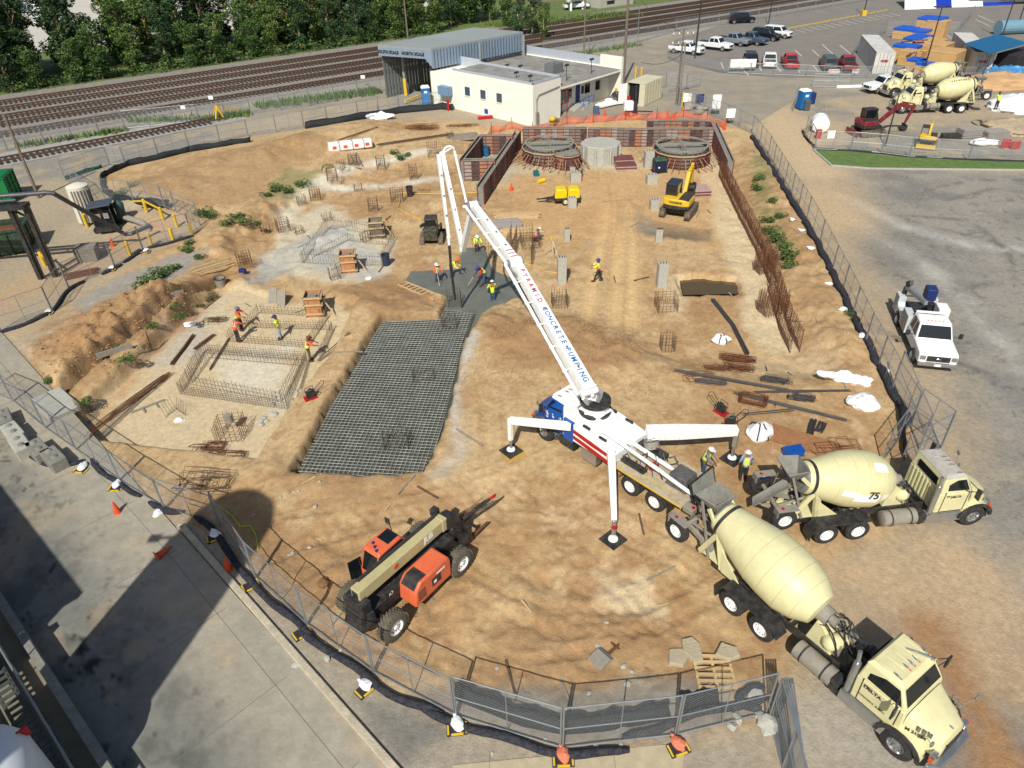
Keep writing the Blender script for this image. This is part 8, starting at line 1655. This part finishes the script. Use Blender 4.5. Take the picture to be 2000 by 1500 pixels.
# ---- plant at the bottom left, silos that throw the big shadows
MST=mat('dark_steelwork',(72,78,74),.6,var=.2,dirt=(120,112,96),da=.4)
b=MB(); w0,w1=Vector((-21.5,19.55,0)),Vector((-12.6,11.3,0)); wd=(w1-w0).normalized(); wn=Vector((-wd.y,wd.x,0))
b.bar(w0-wd*14+Vector((0,0,.35))-wn*.15,w1+Vector((0,0,.35))-wn*.15,.3,.75); tag(b.build('low_wall',MCOND),'low concrete wall between the street and the shaded plant yard','wall')
quad_sheet('plant_yard',[tuple((w0-wd*14-wn*.3))[:2],tuple((w1+wd*4-wn*.3))[:2],tuple((w1+wd*4-wn*14))[:2],tuple((w0-wd*14-wn*14))[:2]],.02,mat('yard_concrete',(150,142,120),.95,var=.2,scale=.6,dirt=(110,104,90),da=.5,k=.75))
def silo(loc,r,h,label):
    t=empty('silo',loc,0,label,'silo'); b=MB(); b.lathe([(3,r*.3),(5,r),(h,r)],n=40); b.build('shell',MW,t,smooth=True); b=MB(); b.lathe([(h,r),(h+r*.35,r*.85),(h+r*.6,r*.5),(h+r*.68,.05)],n=40); b.build('dome',MW,t,smooth=True); b=MB()
    for k in range(6): a=k*PI/3; b.bar((r*math.cos(a),r*math.sin(a),0),(r*math.cos(a),r*math.sin(a),5.4),.25)
    b.build('legs',MST,t)
silo((-17.85,3.2,0),1.98,20.2,'tall white silo standing beside the street below the picture')
t=empty('plant_tower',(-26.5,14.5,0),math.atan2(wd.y,wd.x),'grey plant building along the street left of the picture','building'); b=MB(); b.box(-16,-2.6,0,7.7,.9,9.2); b.build('wall',MST,t); b=MB(); b.box(-16.2,-2.8,9.2,7.9,1.1,9.5); b.build('roof',MSR,t)
upole(-85,1660,14,'slim steel lamp mast beyond the lower left corner',MGALV,.2,name='lamp_mast',lamp=True); [o for o in bpy.data.objects if o.name=='lamp_mast'][0].location=(-18.5,8.5,0)
p=G(-62,1490,4.0); t=empty('white_tank',(p.x,p.y,0),0,'white rounded tank in the bottom left corner with a red mark','tank'); b=MB(); b.lathe([(0,1.35),(3.4,1.35),(3.8,1.2),(4.1,.8),(4.25,.05)],n=40); b.build('shell',mat('tank_paint',(228,232,238),.35,var=.03),t,smooth=True); b=MB(); b.bc(.75,.9,3.5,.5,.06,.35,rz=.9); b.build('red_mark',MRED,t)
t=empty('steel_walkway',w1-wn*1.1-wd*5.5,math.atan2(wd.y,wd.x),'steel walkway and handrail in the shade at the bottom left','walkway'); b=MB()
for y in (-.5,.0): b.box(-2.5,y-.05,.5,6.5,y+.05,.75)
b.build('beam',MST,t); b=MB()
for k in range(8): b.cyl((-2+k*1.1,.25,.1),(-2+k*1.1,.25,1.7),.03,n=5)
b.cyl((-2.3,.25,1.7),(6.5,.25,1.7),.035,n=6); b.cyl((-2.3,.25,1.2),(6.5,.25,1.2),.025,n=6); b.build('handrail',MGALV,t); b=MB()
for k in range(30): b.box(-2.4+k*.3,-.5,.75,-2.25+k*.3,0,.78)
b.build('grating',MST,t); b=MB()
for y in (-1.2,-1.7,-2.3): b.box(-5,y-.12,0,6,y+.12,.5+.3*(y<-2))
b.box(-5.0,-2.3,.3,-4.7,-.2,2.6); b.box(-1.5,-2.3,.3,-1.2,-.2,2.6); b.build('frame_steel',MST,t); b=MB(); b.tube([(-8,-1.0,1.0),(-4,-.9,1.1),(-3,-.8,.6)],.22,n=10); b.build('pipe',MCR,t,smooth=True)
# ---------------- people
def person(loc,rz,label,vest,shirt,trous,hat,pose='stand',h=1.76,lean=0,skin=None,bend=0,arms=None,tool=None):
    s=h/1.76; root=empty('person',loc,rz,label,'person','workers on the site')
    t=bend; import bmesh
    def rot(v,a,piv): # pitch forward (towards +x)
        v=Vector(v)-Vector(piv); return Vector((v.x*math.cos(a)+v.z*math.sin(a),v.y,-v.x*math.sin(a)+v.z*math.cos(a)))+Vector(piv)
    hipz=.92 if pose!='crouch' else .42; piv=(0,0,hipz)
    up=lambda v:rot(v,t,piv)
    J={'hip':Vector((0,0,hipz)),'belly':up((0.01,0,hipz+.2)),'chest':up((0,0,hipz+.42)),'neck':up((0,0,hipz+.56)),'head':up((.03,0,hipz+.66)),'top':up((.02,0,hipz+.78))}
    legs={}
    for sd in (1,-1):
        st={'stand':0,'walk':.28*sd,'crouch':0}[pose]
        if pose=='crouch': kn=Vector((.38,.14*sd,.45)); an=Vector((.02,.13*sd,.09)); to=Vector((.2,.14*sd,.05))
        else: an=Vector((st,.11*sd,.09)); kn=Vector((st*.5+.04,.11*sd,.50)); to=an+Vector((.17,.01*sd,-.05))
        legs[sd]=(Vector((0,.09*sd,hipz-.03)),kn,an,to)
    A_=arms or ((.15,.25,-.25),(.22,.2,-.5),(.15,-.25,-.25),(.25,-.2,-.48)); arm={}
    for i,sd in enumerate((1,-1)):
        sh=up((0,.19*sd,hipz+.5)); el=sh+Vector(A_[i*2]) if arms else sh+Vector((.02,.07*sd,-.28)); wr=sh+Vector(A_[i*2+1]) if arms else sh+Vector((.14,.08*sd,-.5)); arm[sd]=(sh,el,wr)
    def skinmesh(name,chains,mats,parent,loc_=None):
        me=bpy.data.meshes.new(name); V=[];E=[];Rr=[]; idx={}
        for ch in chains:
            prev=None
            for (p,r) in ch:
                k=tuple(round(c,4) for c in p)
                if k not in idx: idx[k]=len(V); V.append(tuple(Vector(p)*s)); Rr.append(r*s)
                if prev is not None and prev!=idx[k]: E.append((prev,idx[k]))
                prev=idx[k]
        me.from_pydata(V,E,[]); pass
        o=bpy.data.objects.new(name,me); COL.objects.link(o); sk=o.modifiers.new('skin','SKIN')
        for i,r in enumerate(Rr): me.skin_vertices[0].data[i].radius=(r,r)
        me.skin_vertices[0].data[0].use_root=True; sk.use_smooth_shade=True; sb=o.modifiers.new('sub','SUBSURF'); sb.levels=sb.render_levels=1
        me.materials.append(mats); o.parent=parent; return o
    ch=[[(J['hip'],.12),(J['belly'],.115),(J['chest'],.13),(J['neck'],.055),(J['head'],.085),(J['top'],.07)]]
    for sd in (1,-1):
        h_,k_,a_,t_=legs[sd]; ch.append([(J['hip'],.12),(h_,.09),(k_,.06),(a_,.04),(t_,.035)])
        sh,el,wr=arm[sd]; d=(wr-el).normalized(); pm=wr+d*.08; ch.append([(J['chest'],.13),(sh,.06),(el,.042),(wr,.028),(pm,.03)])
        sv=Vector((0,1,0)) if abs(d.y)<.8 else Vector((1,0,0)); sv=(sv-d*sv.dot(d)).normalized()
        for f in range(4): ch.append([(pm,.03),(pm+d*.035+sv*(.025*(f-1.5)),.010),(pm+d*(.08-.008*abs(f-1.3))+sv*(.024*(f-1.5))+Vector((.012,0,-.012)),.008)])
        ch.append([(wr,.028),(wr+d*.03+sv*.045,.011),(wr+d*.06+sv*.06,.009)])
    body=skinmesh('body',ch,skin or MSKIN,root)
    hd=J['head']; u=(J['top']-J['neck']).normalized(); fw=Vector((u.z,0,-u.x))
    b=MB(); c=(hd+u*.03)*s; b.blob(c,(.095*s,.078*s,.12*s),1,0,14,10); b.blob(c+fw*.095*s-u*.01,(.018,.012,.022),1,0,6,5)
    for q in (1,-1): b.blob(c+Vector((0,.078*s*q,0)),(.015,.01,.025),1,0,6,5)
    b.build('head',skin or MSKIN,body,smooth=True)
    b=MB()
    for q in (1,-1): b.blob(c+fw*.085*s+Vector((0,.03*q,0))+u*.015,(.008,.012,.008),1,0,6,4)
    b.box(c.x+.08*s,-.02,c.z-.06*s,c.x+.088*s,.02,c.z-.052*s); b.build('eyes_and_mouth',MK,body)
    b=MB(); hc=c+u*.045*s; b.T=Matrix.Translation(hc)@Vector((0,0,1)).rotation_difference(u).to_matrix().to_4x4(); b.lathe([(0,.165*s),(.012,.165*s),(.014,.125*s),(.06,.12*s),(.1,.095*s),(.13,.05*s),(.138,.01)],n=18); b.box(.1*s,-.08*s,0,.2*s,.08*s,.012); b.T=None; b.build('hard_hat',hat,root,smooth=True)
    sh_=[[(J['hip']-Vector((0,0,.12)),.15),(J['hip']+Vector((0,0,.06)),.152),(J['belly'],.148),(J['chest'],.155),(J['neck']-u*.05,.08)]]
    for sd in (1,-1): a0,a1,a2=arm[sd]; sh_.append([(J['chest'],.155),(a0,.082),(a1,.062),(a1.lerp(a2,.85),.048)])
    skinmesh('shirt',sh_,shirt,root)
    if vest:
        o=skinmesh('safety_vest',[[(J['hip']+Vector((0,0,.0)),.17),(J['hip']+Vector((0,0,.10)),.17),(J['belly'],.17),(J['chest'],.178),(J['neck']-u*.07,.1)]],vest,root)
        b=MB(); 
        for q in (1,-1):
            b.bar((J['chest']+Vector((0,.09*q,.12))+fw*.10)*s,(J['belly']+Vector((0,.09*q,-.08))+fw*.135)*s,.045,.012); b.bar((J['chest']+Vector((0,.09*q,.12))-fw*.10)*s,(J['belly']+Vector((0,.09*q,-.08))-fw*.135)*s,.045,.012)
        b.lathe([(0,.166*s),(.05*s,.166*s)],(J['belly'])*s,u,n=18,cap=False); b.build('reflective_bands',mat('reflector',(226,232,220),.4),root)
    tr=[[(J['hip']+Vector((0,0,.13)),.138),(J['hip']+Vector((0,0,.05)),.142),(J['hip']-Vector((0,0,.02)),.142)]]
    for sd in (1,-1): h_,k_,a_,t_=legs[sd]; tr.append([(J['hip']-Vector((0,0,.02)),.14),(h_-Vector((0,0,.05)),.105),(k_,.078),(a_+Vector((0,0,.02)),.062)])
    skinmesh('trousers',tr,trous,root)
    for sd in (1,-1):
        a_,t_=legs[sd][2]*s,legs[sd][3]*s; b=MB(); b.bar(a_+Vector((-.06,0,-.03)),t_+Vector((.05,0,.0)),.11,.11); b.cyl(a_+Vector((0,0,-.05)),a_+Vector((0,0,.14)),.06,n=10); b.build('boot',MBOOT,root,bevel=.02)
    if tool:
        a_=arm[-1][2]*s; b=MB(); b.cyl(a_+Vector((-.2,.1,.35)),a_+Vector((.55,-.1,-.75)),.022,n=6); o=b.build('tool',tool); o.location=loc; o.rotation_euler=(0,0,rz); tag(o,'rake handle held by the '+label.split(' on ')[0].split(' at ')[0].split(' over ')[0].split(' above ')[0],'rake')
    return root
MBOOT=mat('boot',(70,56,44),.8); VY=mat('hi_vis_yellow',(214,240,60),.6,var=.04,k=.95); VO=mat('hi_vis_orange',(250,104,50),.6,var=.05); JE=mat('denim',(62,88,124),.8,var=.15); DK=mat('dark_cloth',(48,50,56),.85); LJ=mat('light_denim',(150,176,204),.8); GY=mat('grey_cloth',(120,126,134),.8); HW=mat('hat_white',(240,240,238),.35); HP=mat('hat_purple',(70,60,160),.35); HY=mat('hat_lime',(214,226,90),.4); SK2=mat('skin_dark',(84,54,40),.6); BR=mat('brown_cloth',(112,92,74),.85)
fwd=((.25,.1,-.2),(.42,.02,-.28),(.25,-.1,-.2),(.42,-.02,-.28)); low=((.12,.12,-.27),(.34,.04,-.46),(.12,-.12,-.27),(.36,-.0,-.44)); out=((-.02,.27,-.05),(.0,.5,.0),(.1,-.1,-.26),(.3,-.05,-.36))
people=[((1168,549),R(175),'worker walking on the wheel ruts in an orange and yellow vest, purple hard hat',VO,VY,DK,HP,'walk',fwd,0,SK2,None),
((963,593),R(100),'worker seen from behind at the right edge of the wet concrete',None,VY,JE,HW,'stand',low,.12,None,MWOOD),
((948,556),R(205),'worker in lime vest and red sleeves bending over the wet concrete',VY,MRED,JE,HP,'walk',low,.75,SK2,MWOOD),
((855,556),R(-60),'worker in orange shirt and lime vest on the left edge of the pour',VY,VO,JE,HW,'stand',fwd,.1,None,MWOOD),
((882,540),R(-20),'worker bending beside the hose end with an orange back',VO,VY,JE,VO,'stand',low,.85,None,None),
((932,497),R(-70),'worker in lime shirt under the boom knuckle',VY,VY,DK,HW,'stand',fwd,.3,None,None),
((1045,472),R(20),'worker crouching by the square bar lattice with an orange vest',VO,GY,DK,HW,'crouch',low,.5,None,None),
((995,525),R(150),'worker partly hidden right of the boom above the wet concrete',VY,VY,DK,HW,'stand',low,.3,None,MWOOD),
((472,645),R(-10),'worker in orange vest farther of the pair at the slab lattice',VO,VO,DK,GY,'stand',fwd,.1,SK2,None),
((466,668),R(60),'worker in orange shirt and lime hat nearer of the pair',VO,VO,DK,HY,'stand',fwd,.35,None,None),
((550,662),R(190),'worker in bright yellow shirt and pale jeans pulling a line',None,VY,LJ,MNAVY,'stand',out,.1,None,None),
((606,705),R(15),'worker in yellow vest at the slab corner, brown hat',VY,VO,BR,mat('hat_brown',(120,50,48),.4),'stand',fwd,.25,SK2,None),
((1372,927),R(-30),'worker in grey shirt, looking down beside the pump hopper',VY,GY,JE,HW,'stand',low,.25,None,None),
((1450,938),R(80),'worker seen from behind between the pad and the raised wheels',VY,LJ,DK,HW,'stand',None,.0,None,None)]
for q in people:
    (px,py),rz,lab,vest,shirt,tro,hat,pose,arms,bend,sk,tool=q; z=None
    loc=P(px,py)
    if px in (948,882): loc=G(px,py,-.66)
    person(loc,rz,lab,vest,shirt,tro,hat,pose,1.78,0,sk,bend,arms,tool)
pz=G(1944,214,2.3); person(pz,R(90),'worker in lime shirt high on the ladder of the far mixer',VY,VY,DK,MK,'stand',1.76,0,SK2,.2,fwd)
b=MB(); b.cyl((-.3,0,.0),(.3,0,.0),.0,n=3) if 0 else None
b=MB(); b.tube([(0,0,0),(.1,.1,.1),(.2,.5,.15),(.3,1.4,.1),(.5,2.4,.2)],.03); put(b.build('green_rope',mat('lime_rope',(190,210,60),.7)),1057,640,0,'bright yellow strap trailing under the boom','strap')
# crew litter and mixer feed
for o in [x for x in bpy.data.objects if x.type=='EMPTY' and not x.children and x.parent is None and 'label' in x]: bpy.data.objects.remove(o)
